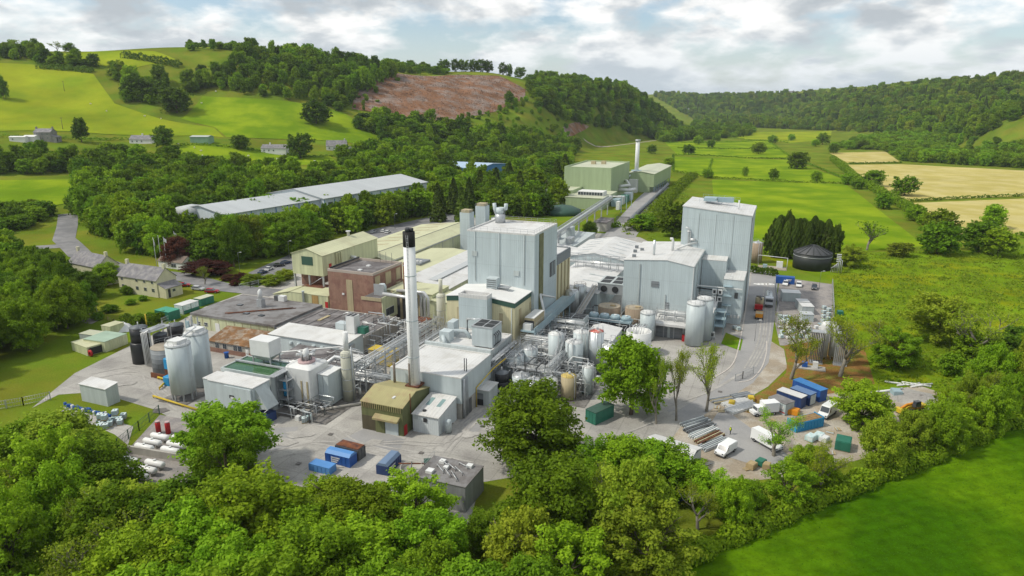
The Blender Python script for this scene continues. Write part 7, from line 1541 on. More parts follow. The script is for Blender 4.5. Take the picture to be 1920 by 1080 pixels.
# upright gas vessels with vaporiser racks
for i, (px, py) in enumerate(((1541, 672), (1560, 672))):
    g = gz(px, py); B = Bld('nitrogen_vessel', ('tall white gas vessel beside a dark finned vaporiser', 'tall white gas vessel with rounded top beside a pale finned vaporiser')[i], g[0]-1.3, g[0]+1.3, g[1]-1.3, g[1]+1.3, 'gas vessel')
    B.cyl('vessel', m_top, g[0], g[1], 1.15, .8, 9.2, 18, [(1.0, 9.7), (.6, 10.1), (.05, 10.25)])
    for k in range(3): B.b('leg', m_steel, g[0]+.9*math.cos(k*2.1)-.1, g[0]+.9*math.cos(k*2.1)+.1, g[1]+.9*math.sin(k*2.1)-.1, g[1]+.9*math.sin(k*2.1)+.1, 0, .8)
for i, (px, py) in enumerate(((1529, 680), (1574, 684))):
    g = gz(px, py); B = Bld('vaporiser', ('dark finned vaporiser rack left of the white gas vessels', 'pale finned vaporiser rack right of the white gas vessels')[i], g[0]-1.6, g[0]+1.6, g[1]-1.2, g[1]+1.2, 'vaporiser')
    for k in range(8):
        for j in range(3): B.b('fin_tube', m_steel if i else m_dsteel, g[0]-1.5+k*.4, g[0]-1.36+k*.4, g[1]-1+j*.9, g[1]-.86+j*.9, .3, 8.4)
    B.b('base_frame', m_steel, g[0]-1.6, g[0]+1.6, g[1]-1.2, g[1]+1.2, .05, .29); B.b('top_frame', m_steel, g[0]-1.6, g[0]+1.6, g[1]-1.2, g[1]+1.2, 8.41, 8.6)
g = gz(1515, 690); B = Bld('pump_skid', 'small blue pump skid on the slab before the finned racks', g[0]-2, g[0]+2, g[1]-1.5, g[1]+1.5, 'pump'); B.b('skid', m_block, g[0]-3, g[0]+4, g[1]-1.5, g[1]+1.5, 0, .3); B.b('pump', m_blue, g[0]-1.5, g[0]-.2, g[1]-.6, g[1]+.6, .31, 1.5); B.b('panel', m_top, g[0]+1, g[0]+2.2, g[1]-.4, g[1]+.4, .31, 1.9)
# stacked steel and timber
def stack(label, a, b, n, rows, m, name='steel_stack', depth=2.0, sz=.3):
    A_, B_ = P(*a), P(*b); ang = math.atan2(B_[1]-A_[1], B_[0]-A_[0]); L = math.hypot(*(B_-A_)[:2]); o = thing(name, label, 'stack', A_[0], A_[1], .08, ang, grid=False)
    for i in range(n):
        for j in range(rows): e = random.uniform(0, .3); MB().box(e, L-random.uniform(0, .5), i*depth/n, i*depth/n+sz*.8, j*sz, j*sz+sz*.85).build('bar', m[(i+j) % len(m)], o)
    return o
for i, (a, b, lb, mm) in enumerate((((1287, 806), (1334, 791), 'grey steel beam stack nearest the trees', [m_slur, m_greyd]), ((1294, 817), (1344, 799), 'dark steel sheet stack second from the trees', [m_dsteel, m_slur]), ((1305, 828), (1350, 808), 'pale steel panel stack in the middle of the stacks', [m_top, m_greyd]), ((1316, 838), (1360, 817), 'rusty timber and beam stack', [m_rust, m_tan]), ((1322, 849), (1370, 828), 'grey sheet stack beside the panel van', [m_greyd, m_steel]))): stack(lb, a, b, 5, 2, mm, depth=2.4)
for i, (a, b, lb, mm) in enumerate((((1365, 768), (1412, 755), 'white panel stack in the laydown area', [m_top, m_frame]), ((1372, 779), (1424, 763), 'white insulated panel stack before the flatbed truck', [m_top]), ((1340, 760), (1380, 753), 'mixed steel offcuts at the kerb side', [m_steel, m_tan, m_slur]), ((1380, 752), (1416, 745), 'dark blue sheet stack at the back of the laydown area', [m_slur, m_steel]))): stack(lb, a, b, 6, 2, mm, depth=2.6)
for i, (px, py, mm, s_) in enumerate(((1372, 760, m_yel2, .8), (1408, 751, m_yel2, .8), (1478, 775, m_orange, .9), (1490, 777, m_orange, 1.0), (1426, 872, m_green, .9), (1409, 878, m_wood, .9), (1437, 878, m_wood, .8), (1520, 826, m_tint, 1.0), (1535, 823, m_tint, 1.0), (1545, 828, m_top, .9), (1512, 868, m_bluel, 1.5), (1580, 840, m_green, 1.7), (1575, 590, m_green, 1.0), (1680, 742, m_bgs, 1.2))):
    p = P(px, py); o = thing('crate' if i not in (2, 3) else 'plastic_barrier', ('yellow machine crate among the white panels', 'yellow crate behind the white panels', 'orange plastic barrier before the ivy trunks', 'second orange plastic barrier before the ivy trunks', 'green bin beside the long van', 'timber crate beside the green bin', 'low timber crate near the long van', 'wrapped white pallet by the sky blue skip', 'second wrapped white pallet by the sky blue skip', 'flat white pallet by the sky blue skip', 'sky blue plastic bin at the hedge', 'rounded green tarpaulin pile at the hedge', 'green crate on the meadow edge heap', 'teal tank at the telehandler clearing')[i], 'crate', p[0], p[1], .08, random.uniform(0, 1.5), grid=False)
    mb = MB().box(-s_, s_, -s_*.8, s_*.8, .12, s_*1.1); mb.build('body', mm, o); MB().box(-s_*.95, s_*.95, -s_*.7, s_*.7, 0, .11).build('pallet', m_wood, o); MB().box(-s_*.9, s_*.9, -s_*.7, s_*.7, s_*1.1+.002, s_*1.1+.1).build('lid', mm, o)
for i in range(7):
    p = P(1650+random.uniform(0, 80), 722+random.uniform(-3, 22)); o = thing('pipe_length', 'pale length of pipe lying in the telehandler clearing', 'pipe', p[0], p[1], .25, random.uniform(-.6, .3), 'pipes lying in the telehandler clearing', grid=False); MB().tube([(-3, 0, 0), (3, 0, .05)], .22, 8).build('pipe', m_top, o); MB().tube([(2.8, 0, .05), (3.1, 0, .05)], .27, 8).build('flange', m_steel, o)
for i in range(16):
    px, py = [(1345, 765), (1352, 772), (1430, 752), (1395, 770), (1448, 790), (1530, 812), (1556, 812), (1570, 806), (1560, 850), (1480, 880), (1465, 872), (1400, 880), (1325, 870), (1312, 878), (1590, 780), (1600, 800)][i]; p = P(px, py)
    o = thing('pallet', 'loose timber pallet or board lying in the dirt yard', 'pallet', p[0], p[1], .08, random.uniform(0, 3), 'loose pallets in the dirt yard', grid=False); n_ = random.randint(3, 6)
    for k in range(n_): MB().box(-.7, .7, -.6+k*.22, -.6+k*.22+.16, .12, .15).build('board', random.choice([m_wood, m_tan, m_greyd]), o)
    for y in (-.5, .3): MB().box(-.6, .6, y, y+.12, 0, .118).build('runner', m_wood, o)
for i in range(26):
    px, py = 1464+(i % 7)*13+random.uniform(-3, 3), 608+(i//7)*9+random.uniform(-2, 2)
    if 1500 < px < 1530 and py < 612: px += 34
    p = P(px, py); o = thing('wrapped_pallet', 'wrapped pale goods on a pallet on the gravel compound floor', 'pallet', p[0], p[1], .07, random.uniform(0, .6), 'wrapped pallets on the compound floor', grid=False); hh = random.uniform(.5, 1.3)
    MB().box(-.55, .55, -.5, .5, .14, hh).build('goods', random.choice([m_tint, m_top, m_wflat, m_bgs]), o); MB().box(-.6, .6, -.55, .55, 0, .13).build('pallet_base', m_wood, o)
# person in hi-vis
p = P(1369, 815); o = thing('person', 'person in dark clothes and hi-vis vest walking across the asphalt', 'person', p[0], p[1], .09, R(200), grid=False)
sk = bpy.data.meshes.new('body'); J = [(0, 0, .95), (0, 0, 1.2), (.02, 0, 1.42), (.02, 0, 1.55), (.03, 0, 1.68), (-.02, .1, .92), (.12, .11, .5), (.1, .11, .08), (.22, .11, .04), (-.02, -.1, .92), (-.05, -.11, .5), (-.2, -.11, .1), (-.08, -.11, .04), (.02, .2, 1.4), (-.06, .26, 1.12), (.08, .27, .9), (.02, -.2, 1.4), (.06, -.26, 1.12), (.2, -.26, .92)]
E_ = [(0, 1), (1, 2), (2, 3), (3, 4), (0, 5), (5, 6), (6, 7), (7, 8), (0, 9), (9, 10), (10, 11), (11, 12), (2, 13), (13, 14), (14, 15), (2, 16), (16, 17), (17, 18)]
sk.from_pydata(J, E_, []); body = link('body', sk, o, mat('dark_clothes', (.03, .035, .05), .9)); md = body.modifiers.new('skin', 'SKIN'); RR = [.15, .16, .15, .06, .10, .1, .075, .05, .05, .1, .075, .05, .05, .07, .05, .04, .07, .05, .04]
for v_, r_ in zip(sk.skin_vertices[0].data, RR): v_.radius = (r_, r_)
sk.skin_vertices[0].data[0].use_root = True; body.modifiers.new('sub', 'SUBSURF').levels = 2
MB().sphere((.03, 0, 1.70), .115, 12, 8, 1.2).build('head', mat('skin_tone', (.45, .28, .2), .7), o); MB().sphere((.02, 0, 1.76), .125, 12, 6, .8).build('helmet', m_top, o); MB().lathe([(.2, .95), (.215, 1.2), (.2, 1.45), (.1, 1.5)], n=12, cap=False).build('vest', mat('hi_vis', (.55, .65, .03), .6), o)
# sheep
def sheep(px, py, src=[None]):
    p = T(px, py)
    if src[0] is None:
        o = thing('sheep', 'white sheep grazing on the hill pasture', 'sheep', p[0], p[1], p[2]+.35, 0, 'sheep on the hill pastures', grid=False); wl2 = mat('wool', (.7, .68, .6), .95); mb = MB().sphere((0, 0, .75), .42, 10, 7, .9)
        mb.v = [(x*1.6, y, z) for x, y, z in mb.v]
        for x in (-.4, .4):
            for y in (-.18, .18): mb.tube([(x, y, .5), (x, y, .25), (x+.02, y, 0)], .09, 6, .05)
        mb.tube([(.5, 0, .85), (.75, 0, .75), (.95, 0, .5)], .2, 8, .1); mb.build('body', wl2, o); src[0] = o
    else: o = copy_tree(src[0]); o.location = (p[0], p[1], p[2]+.35)
    o.rotation_euler = (0, 0, random.uniform(0, 6.28)); o.scale = (1.15,)*3
for px, py in ((170, 197), (272, 220), (302, 225), (378, 196), (335, 273), (365, 280), (377, 285), (461, 281), (466, 295), (405, 174), (380, 295), (200, 210), (520, 300), (590, 305), (610, 308), (350, 290)): sheep(px, py)
# ------------------------------------------------------------------ trees in place
EXCL.append([tuple(p) for p in zp([(60, 765), (140, 700), (230, 655), (320, 612), (385, 575), (470, 545), (560, 500), (700, 448), (870, 405), (1010, 425), (1200, 445), (1260, 475), (1330, 485), (1412, 500), (1470, 515), (1562, 530), (1562, 640), (1640, 660), (1640, 720), (1590, 735), (1640, 770), (1650, 850), (1520, 890), (1330, 910), (1250, 905), (1200, 850), (1100, 850), (1050, 880), (900, 905), (890, 985), (760, 970), (640, 925), (520, 905), (470, 870), (400, 880), (350, 930), (190, 935), (215, 865), (90, 800), (50, 770)])])
EXCL.append([tuple(p) for p in zp([(1640, 800), (1660, 735), (1720, 722), (1790, 745), (1760, 790), (1690, 800)])])
EXCL.append([tuple(p) for p in zp([(465, 512), (560, 470), (700, 430), (800, 408), (860, 396), (900, 404), (700, 462), (560, 510), (500, 540)])])
EXCL.append([tuple(p) for p in px_poly([(105, 405), (140, 402), (160, 470), (240, 495), (350, 508), (430, 530), (520, 545), (500, 565), (400, 560), (220, 525), (130, 500), (40, 495), (40, 460), (105, 455)])])
# the 300 best seen stand as single trees; the rest of the woods are one mass each
LEAFW = dict(oak='deep green', ash='lime green', mid='mid green', olive='olive tinted', dark='very dark green', purple='purple', needle='blackish green', bronze='bronze', gold='golden')
SHAPEW = dict(round='round-crowned tree', oval='egg-crowned tree', airy='loose-crowned tree', bush='low bushy tree', cone='pointed tree', sparse='thin bare-limbed tree', spruce='spruce', thuja='conifer')
WAIT = []                                                 # scattered candidates: (apparent size, x, y, h, w, kind, leaf, label, group, name)
LIMX = [-300, 0, 100, 185, 225, 335, 352, 480, 505, 560, 700, 790, 800, 905, 925, 960, 1050, 1090, 1150, 1255, 1290, 1330, 1400, 1470, 1560, 1640, 1680, 1755, 1790, 1990]
LIMY = [740, 755, 770, 835, 905, 910, 800, 790, 890, 905, 900, 920, 960, 960, 920, 800, 800, 880, 850, 840, 905, 905, 880, 850, 800, 725, 775, 770, 660, 560]
def fit_height(a, b, h, w):
    """tall trees do not stand where the yards behind them are open to view"""
    px, _, s_ = proj(a, b, h*.8); lim = max(np.interp(px+d*w*s_*.4, LIMX, LIMY) for d in (-1, -.5, 0, .5, 1))
    while h > 2.5 and proj(a, b, float(H(a, b))+h*.97)[1] < lim: h *= .92
    return h
def wood(pxpoly, spacing, ymin, ymax, hr, wr, mix, label, group, seed):
    x, y = scatter(pxpoly, spacing, ymin, ymax, seed=seed); r = random.Random(seed)
    for a, b in zip(x, y):
        kind, leaf = r.choice(mix); h = r.uniform(*hr); w = r.uniform(*wr)*(0.55 if kind in ('spruce', 'thuja') else 1)
        if seed in (11, 12):
            h2 = fit_height(a, b, h, w); w = min(w, max(3.5, h2*1.15)); h = h2
            if h < 2.6: continue
        lb = f"{LEAFW[leaf]} {SHAPEW[kind]} {label}"
        WAIT.append((h*w/(math.hypot(a, b)**2), a, b, h, w, kind, leaf, lb, f"{LEAFW[leaf]} {SHAPEW[kind]}s {group}"))
near_mix = [('airy', 'ash'), ('oval', 'ash'), ('airy', 'olive'), ('sparse', 'olive'), ('round', 'oak'), ('round', 'mid'), ('oval', 'mid'), ('oval', 'ash'), ('airy', 'ash'), ('bush', 'mid'), ('round', 'olive'), ('airy', 'mid'), ('oval', 'oak'), ('bush', 'oak')]
hedge_mix = [('bush', 'mid'), ('bush', 'olive'), ('airy', 'ash'), ('round', 'mid'), ('airy', 'olive'), ('bush', 'ash'), ('oval', 'olive')]
belt_mix = [('oval', 'ash'), ('round', 'mid'), ('round', 'oak'), ('round', 'mid'), ('oval', 'mid'), ('oval', 'oak'), ('round', 'dark'), ('airy', 'mid'), ('cone', 'mid'), ('round', 'olive'), ('spruce', 'needle')]
wood([(-250, 980), (130, 945), (330, 960), (480, 950), (600, 975), (760, 1005), (880, 1020), (1050, 990), (1180, 985), (1290, 960), (1290, 1030), (1220, 1095), (1100, 1200), (600, 1330), (-300, 1330)], 8.6, 55, 130, (10, 15.5), (10, 16), near_mix, 'in the dense wood in front of the yards', 'in the wood in front of the yards', 11)
wood([(1290, 960), (1420, 935), (1520, 905), (1610, 868), (1700, 815), (1800, 770), (1990, 700), (1990, 755), (1700, 880), (1500, 960), (1350, 1025), (1290, 1050)], 5.4, 85, 190, (8, 14), (5.5, 8.5), hedge_mix+[('sparse', 'olive'), ('airy', 'mid')], 'in the overgrown hedge along the mown field', 'of the overgrown field hedge', 12)
wood([(1780, 640), (1960, 620), (1960, 700), (1820, 760), (1780, 730)], 8.5, 130, 260, (3.5, 8), (4.5, 8), [('airy', 'olive'), ('airy', 'ash'), ('bush', 'ash'), ('sparse', 'olive')], 'in the rough meadow beyond the compound', 'in the rough meadow', 13)
wood([(-200, 500), (-20, 470), (60, 500), (140, 560), (170, 600), (90, 650), (0, 690), (-200, 790)], 8.5, 130, 300, (11, 16), (9, 12), [('round', 'oak'), ('round', 'dark'), ('oval', 'oak'), ('round', 'mid'), ('spruce', 'needle')], 'in the tall wood beside the lawn', 'of the wood beside the lawn', 14)
wood([(150, 350), (330, 350), (560, 345), (800, 325), (900, 340), (1045, 360), (1050, 400), (985, 410), (860, 400), (780, 415), (690, 445), (560, 475), (440, 505), (330, 490), (200, 470), (150, 440)], 8.6, 230, 620, (11, 18), (10, 13.5), belt_mix, 'in the belt round the grey warehouse', 'of the belt round the warehouse', 15)
wood([(-60, 400), (110, 392), (100, 425), (60, 430), (-60, 445)], 8, 280, 520, (6, 9), (8, 10), [('bush', 'oak'), ('round', 'oak')], 'in the thicket beside the entrance road', 'beside the entrance road', 16)
wood([(-60, 300), (150, 300), (330, 300), (420, 320), (560, 325), (560, 345), (330, 350), (150, 345), (140, 325), (-60, 335)], 10, 350, 620, (9, 15), (9, 12), belt_mix, 'in the belt below the hill farms', 'of the belt below the hill farms', 17)
wood([(640, 300), (720, 285), (800, 300), (1000, 310), (1070, 300), (1060, 340), (900, 335), (800, 325), (650, 330)], 11, 450, 800, (11, 18), (10, 13), belt_mix+[('cone', 'ash')], 'in the wood around the blue unit', 'of the wood around the blue unit', 18)
NAMED = 0
K = dict
G_fg = 'trees'
def nt(*a, **k): tree_top(*a, **k)
nt(412, 764, 13, 160, 'oval', 'ash', 'big lime green tree between the gas compound and the yard')
nt(1005, 738, 15, 200, 'round', 'oak', 'massive dense dark green oak in front of the tanks')
nt(1190, 630, 18, 125, 'oval', 'ash', 'tall bright lime ash tree before the tank farm')
nt(1278, 650, 17, 62, 'sparse', 'olive', 'thin bare-stemmed tree with sparse olive leaves by the bend')
nt(1335, 645, 16, 80, 'sparse', 'olive', 'forked thin-leaved tree leaning over the road bend')
nt(1240, 660, 16, 60, 'sparse', 'mid', 'slim ivy-clad tree between the lime ash and the thin trees')
nt(90, 770, 12, 200, 'bush', 'olive', 'broad olive hawthorn thicket before the barrel slab')
nt(20, 800, 12, 170, 'bush', 'mid', 'spreading green thicket at the lawn fence end')
nt(160, 840, 12, 170, 'bush', 'oak', 'dark spreading thicket beside the white gas tanks')
nt(440, 905, 14, 240, 'round', 'mid', 'large mid green tree below the gas compound')
nt(640, 893, 11, 180, 'airy', 'mid', 'leafy tree in front of the blue skips')
nt(775, 900, 10, 140, 'airy', 'mid', 'leafy tree against the corner of the concrete building')
nt(1230, 830, 10, 150, 'airy', 'ash', 'pale leafy sycamore half hiding the low grey shed')
nt(1130, 840, 9, 110, 'airy', 'ash', 'small sycamore beside the timber sheds')
nt(1175, 815, 11, 130, 'oval', 'ash', 'bright sycamore right of the massive oak')
nt(1270, 848, 9, 110, 'airy', 'mid', 'leafy tree in front of the low grey shed roof')
nt(1105, 868, 9, 100, 'airy', 'oak', 'dark leafy tree between massive oak and the timber sheds')
nt(1330, 885, 8, 90, 'bush', 'ash', 'bright bushy tree below the parked panel van')
nt(1650, 600, 11, 90, 'sparse', 'olive', 'thin twiggy tree right of the white gas vessels')
nt(1690, 620, 10, 90, 'airy', 'ash', 'fresh green tree at the meadow corner above the telehandler')
nt(150, 512, 9, 60, 'round', 'dark', 'dark tree in front of the half hidden cottage'); nt(118, 500, 10, 60, 'round', 'oak', 'deep green tree at the left of the half hidden cottage'); nt(172, 522, 7, 36, 'bush', 'oak', 'dark bush beside the half hidden cottage gable')
nt(1625, 722, 10, 120, 'airy', 'mid', 'tall leafy tree between the tipped skip and the telehandler')
nt(1497, 585, 17, 100, 'sparse', 'olive', 'tall bare ash standing over the blue containers')
nt(1590, 590, 16, 110, 'sparse', 'olive', 'nearly leafless ash beside the brown bank')
nt(1460, 780, 9, 110, 'sparse', 'ash', 'thin branching maple over the parked van')
nt(1840, 575, 15, 120, 'sparse', 'olive', 'gaunt bare tree in the rough meadow')
nt(1770, 555, 14, 110, 'airy', 'olive', 'light leafed tree in the rough meadow next to the gaunt bare tree')
nt(1880, 430, 12, 90, 'round', 'mid', 'round tree at the right end of the meadow clump')
for i, (px, w) in enumerate(((1766, 92), (1845, 100))): nt(px, 418-4*i, 14, w, 'round', 'oak', ('dense dark round tree at the left end of the meadow clump', 'dense dark broad tree in the middle of the meadow clump')[i])
nt(1770, 395, 12, 60, 'round', 'mid', 'round tree behind the meadow clump')
nt(1633, 412, 14, 66, 'sparse', 'mid', 'open crowned tree on ivy trunk beside the dark conifer block')
nt(1690, 455, 6, 50, 'bush', 'olive', 'rounded shrub between the open crowned tree and meadow clump')
nt(1600, 460, 9, 50, 'airy', 'olive', 'olive tree touching the dark conifer block')
nt(1868, 386, 12, 44, 'round', 'ash', 'lone round tree standing in the cut hay field')
nt(1700, 330, 14, 52, 'airy', 'ash', 'lone bright tree at the corner of the hay fields')
FT = ['big dark oak on the pasture below the long hedge line', 'big dark oak at the corner where hay field meets pasture', 'upright green tree on the middle valley pasture', 'tiny sapling on the pasture below the middle hedge', 'small round tree standing in the hedge of the nearest pasture', 'small tree at the hedge end near the hay field', 'dark spreading tree on the hedge by the sage rear hall', 'dark tree on the farthest valley pasture', 'small tree in the hedge above the nearest pasture', 'dark tree beside the tall white flue', 'round tree behind the sage rear hall', 'bright broad tree in the tall hedge by the hay fields', 'small tree in the tall hedge by the hay fields']
for i, (px, py, h, w, l) in enumerate(((1498, 284, 17, 40, 'oak'), (1545, 250, 17, 48, 'oak'), (1424, 268, 14, 26, 'mid'), (1398, 312, 9, 12, 'mid'), (1452, 317, 9, 20, 'mid'), (1533, 320, 9, 20, 'mid'), (1292, 272, 12, 34, 'dark'), (1334, 262, 11, 24, 'dark'), (1328, 317, 8, 20, 'mid'), (1223, 272, 11, 26, 'dark'), (1255, 295, 9, 30, 'mid'), (1640, 318, 13, 50, 'ash'), (1610, 335, 8, 30, 'mid'))):
    nt(px, py, h, w, 'round', l, FT[i], ymin=250)
# hillside trees
for i, (px, py, h, w, kind, l, lb) in enumerate((
    (146, 223, 18, 28, 'oval', 'dark', 'upright dark tree above the stone farmhouse'), (326, 163, 24, 80, 'round', 'dark', 'huge dark round oak alone below the hill grove'),
    (255, 140, 22, 70, 'round', 'dark', 'dark broad oak at the left of the hill grove'), (285, 150, 20, 60, 'round', 'dark', 'dark oak in the middle of the hill grove'),
    (215, 115, 18, 60, 'airy', 'olive', 'pale olive tree at the top of the hill grove'), (590, 188, 22, 56, 'round', 'dark', 'lone dark spreading oak on the open pasture slope'),
    (302, 238, 16, 36, 'round', 'dark', 'dark round tree right of the hill bungalow'), (560, 250, 20, 46, 'airy', 'dark', 'big dark tree beside the long white bungalow'),
    (0, 145, 20, 20, 'round', 'dark', 'dark tree at the edge of the bright hill pasture'), (105, 77, 12, 24, 'sparse', 'mid', 'wind-bent bare tree on the hill skyline'),
    (128, 81, 10, 28, 'round', 'dark', 'round tree next to the wind-bent tree on the skyline'), (25, 73, 14, 28, 'sparse', 'mid', 'open tree on the far left skyline'), (50, 77, 12, 32, 'round', 'mid', 'rounded tree on the far left skyline'),
    (450, 253, 12, 40, 'round', 'dark', 'dark clump tree left of the long white bungalow'), (685, 266, 14, 40, 'round', 'dark', 'dark round tree below the steep roofed house'),
    (955, 172, 18, 18, 'oval', 'dark', 'slim tall tree standing on the felled slope'), (868, 225, 17, 42, 'oval', 'dark', 'dense blue-green tree at the foot of the felled slope'))):
    nt(px, py, h, w, kind, l, lb, ymin=350)
for px, py, w in ((833, 104, 26), (852, 108, 14), (868, 107, 20), (886, 110, 16), (900, 108, 26), (916, 110, 18), (942, 113, 14), (955, 120, 14), (975, 122, 18)):
    nt(px, py, 17, w*1.15, 'airy', 'dark', 'bare-stemmed pine left standing on the felled ridge', group='lone pines on the felled ridge', ymin=600)
# conifers
nt(1005, 316, 22, 62, 'cone', 'mid', 'tall pointed bright green conifer left of the sage plant', name='conifer')
for px, py in ((820, 345), (850, 335), (865, 352), (900, 320), (930, 315), (955, 305), (975, 322), (880, 335), (1045, 300), (1060, 290)):
    nt(px, py, 21, 34, 'spruce', 'needle', 'dark spruce in the wood behind the works', group='dark spruces behind the works', name='spruce_tree')
for px, py, w in ((450, 372, 60), (500, 368, 56), (560, 372, 60), (620, 366, 60), (680, 360, 50), (730, 362, 60), (770, 358, 54)): nt(px, py, 15, w, random.choice(('round', 'oval', 'airy')), random.choice(('mid', 'oak', 'ash')), 'tall leafy tree standing in front of the warehouse wall', group='tall trees in front of the warehouse wall')
nt(1265, 380, 17, 60, 'oval', 'oak', 'dark ivy-thick tree left of the high bay tower')
nt(1210, 402, 8, 60, 'bush', 'ash', 'bright green bush on the bank behind the white halls', name='bush', cat='bush')
nt(1105, 416, 9, 30, 'round', 'dark', 'small round dark tree before the steel gate', cat='tree')
for k in range(15):
    t = k/14; px = 1456+t*120; p = P(px, 489+t*11, 0)
    for dy in (7, 13): tree(p[0]+(1.2 if dy > 8 else 0), p[1]+dy+random.uniform(-1, 1), (17-1.5*(abs(t-.5)*2)**4)*random.uniform(.86, 1.12), random.uniform(4.6, 6.0), random.choice(('thuja', 'oval', 'thuja', 'cone')), 'needle', 'tall dark conifer in the close row behind the black domed tank', group='dark conifer row behind the domed tank', name='conifer')
# garden, car park
nt(550, 418, 14, 90, 'round', 'oak', 'dark oak at the edge of the car park')
nt(430, 405, 16, 130, 'round', 'ash', 'broad yellow-green tree between flagpoles and car park')
nt(192, 492, 9, 50, 'oval', 'mid', 'small round tree at the cottage garden corner')
nt(385, 488, 6, 85, 'bush', 'purple', 'large purple-leaved bush by the flagpoles', name='bush', cat='bush')
nt(325, 445, 12, 45, 'round', 'purple', 'dark purple tree behind the flagpoles')
nt(790, 345, 13, 45, 'round', 'purple', 'dark purple tree in the belt behind the long pale shed')
for i, (px, py, w) in enumerate(((425, 514, 26), (452, 512, 30), (440, 524, 20))): nt(px, py, 2.6, w, 'bush', 'purple', 'low purple shrub on the grass island beside the car park', group='low purple shrubs on the grass island', name='shrub', cat='shrub')
nt(380, 500, 7, 36, 'sparse', 'olive', 'small bare grey tree in front of the purple bush')
for px, py, w in ((475, 512, 44), (510, 515, 46), (535, 505, 40)): nt(px, py, 4.0, w, 'bush', 'olive', 'clipped olive shrub mass between car park and pale store', group='shrubs by the pale store', name='shrub', cat='shrub')
for px, py, w, h in ((205, 571, 30, 3), (262, 590, 30, 2.4), (287, 586, 30, 2.6), (245, 560, 22, 2), (235, 535, 24, 3.5), (268, 553, 18, 2), (180, 585, 24, 2.5), (222, 600, 26, 2)): nt(px, py, h, w, 'bush', 'oak', 'dark rounded shrub in the cottage garden', group='shrubs of the cottage garden', name='shrub', cat='shrub')
# hand out the scattered trees
WAIT.sort(key=lambda a: -a[0]); left = max(0, 300-NTREE[0])
for w_ in WAIT[:left]: tree(*w_[1:8], group=w_[8], name='spruce_tree' if w_[5] == 'spruce' else 'broadleaf_tree')
# ------------------------------------------------------------------ woods that read as one mass: instanced crowns on points
def far_wood(name, pts, protos, hr, wr, seed):
    """pts (n,2) -> one object whose points carry crowns"""
    if not len(pts): return
    r = np.random.default_rng(seed); n = len(pts); z = H(pts[:, 0], pts[:, 1])
    me = bpy.data.meshes.new(name); me.vertices.add(n); me.vertices.foreach_set('co', np.stack([pts[:, 0], pts[:, 1], z-0.4], 1).astype(np.float32).ravel())
    g_ = 0.72+0.5*np.clip(np.sin(pts[:, 0]/71+2*np.sin(pts[:, 1]/93))*np.cos(pts[:, 1]/57)*.5+.5, 0, 1); h = r.uniform(hr[0]*.75, hr[1]*1.1, n)*g_; w = r.uniform(wr[0]*.7, wr[1]*1.1, n)*(.5+.5*g_)
    if pts.shape[1] == 4: h, w = pts[:, 2], pts[:, 3]
    a = me.attributes.new('sc', 'FLOAT_VECTOR', 'POINT'); a.data.foreach_set('vector', np.stack([w/10.4, w/10.4, h/12], 1).astype(np.float32).ravel())
    a = me.attributes.new('rz', 'FLOAT_VECTOR', 'POINT'); a.data.foreach_set('vector', np.stack([0*h, 0*h, r.uniform(0, 6.28, n)], 1).astype(np.float32).ravel())
    a = me.attributes.new('pick', 'INT', 'POINT'); a.data.foreach_set('value', r.integers(0, len(protos), n).astype(np.int32))
    me.update(); o = stuff(link(name, me))
    ng = bpy.data.node_groups.new(name, 'GeometryNodeTree'); ng.interface.new_socket('Geometry', in_out='INPUT', socket_type='NodeSocketGeometry'); ng.interface.new_socket('Geometry', in_out='OUTPUT', socket_type='NodeSocketGeometry')
    N, L = ng.nodes, ng.links; gi = N.new('NodeGroupInput'); go = N.new('NodeGroupOutput'); jn = N.new('GeometryNodeJoinGeometry')
    for p in reversed(protos):
        oi = N.new('GeometryNodeObjectInfo'); oi.inputs['Object'].default_value = p; oi.inputs['As Instance'].default_value = True; L.new(oi.outputs['Geometry'], jn.inputs[0])
    ip = N.new('GeometryNodeInstanceOnPoints'); L.new(gi.outputs[0], ip.inputs['Points']); L.new(jn.outputs[0], ip.inputs['Instance']); ip.inputs['Pick Instance'].default_value = True
    def named(nm, t):
        q = N.new('GeometryNodeInputNamedAttribute'); q.data_type = t; q.inputs['Name'].default_value = nm; return [s for s in q.outputs if s.enabled][0]
    L.new(named('pick', 'INT'), ip.inputs['Instance Index']); L.new(named('sc', 'FLOAT_VECTOR'), ip.inputs['Scale'])
    er = N.new('FunctionNodeEulerToRotation'); L.new(named('rz', 'FLOAT_VECTOR'), er.inputs[0]); L.new(er.outputs[0], ip.inputs['Rotation'])
    L.new(ip.outputs[0], go.inputs[0]); md = o.modifiers.new('crowns', 'NODES'); md.node_group = ng
    return o
def protos(*kl):
    """crowns of trees already standing lend their shape to the masses; missing ones stand once in the far wood"""
    out = []
    for kind, leaf in kl:
        key = (kind, leaf)
        if key not in _pr:
            me = crown_for(kind, 'far', 0, leaf)
            o = next((q for q in COL.objects if q.data == me and q.parent), None)
            if o is None:
                x, y = _spare.pop(); t = tree(x, y, 14, 10, kind, leaf, 'tree at the lower rim of the wooded far slope', group='trees at the rim of the far slope'); o = t.children[1]
                if o.data != me: o.data = me
            _pr[key] = o
        out.append(_pr[key])
    return out
_pr = {}; _spare = [tuple(T(a, b)[:2]) for a, b in ((1330, 246), (1370, 245), (1450, 243), (1530, 243), (1590, 250), (1620, 258), (1650, 262), (1690, 266), (1720, 270), (1745, 272))]
rest = np.array([w_[1:5] for w_ in WAIT[left:]])
def spts(pp, sp, y0, y1, seed): x, y = scatter(pp, sp, y0, y1, seed=seed); return np.stack([x, y], 1)
MIXA = protos(('round', 'oak'), ('round', 'mid'), ('oval', 'mid'), ('round', 'dark'), ('oval', 'oak'))
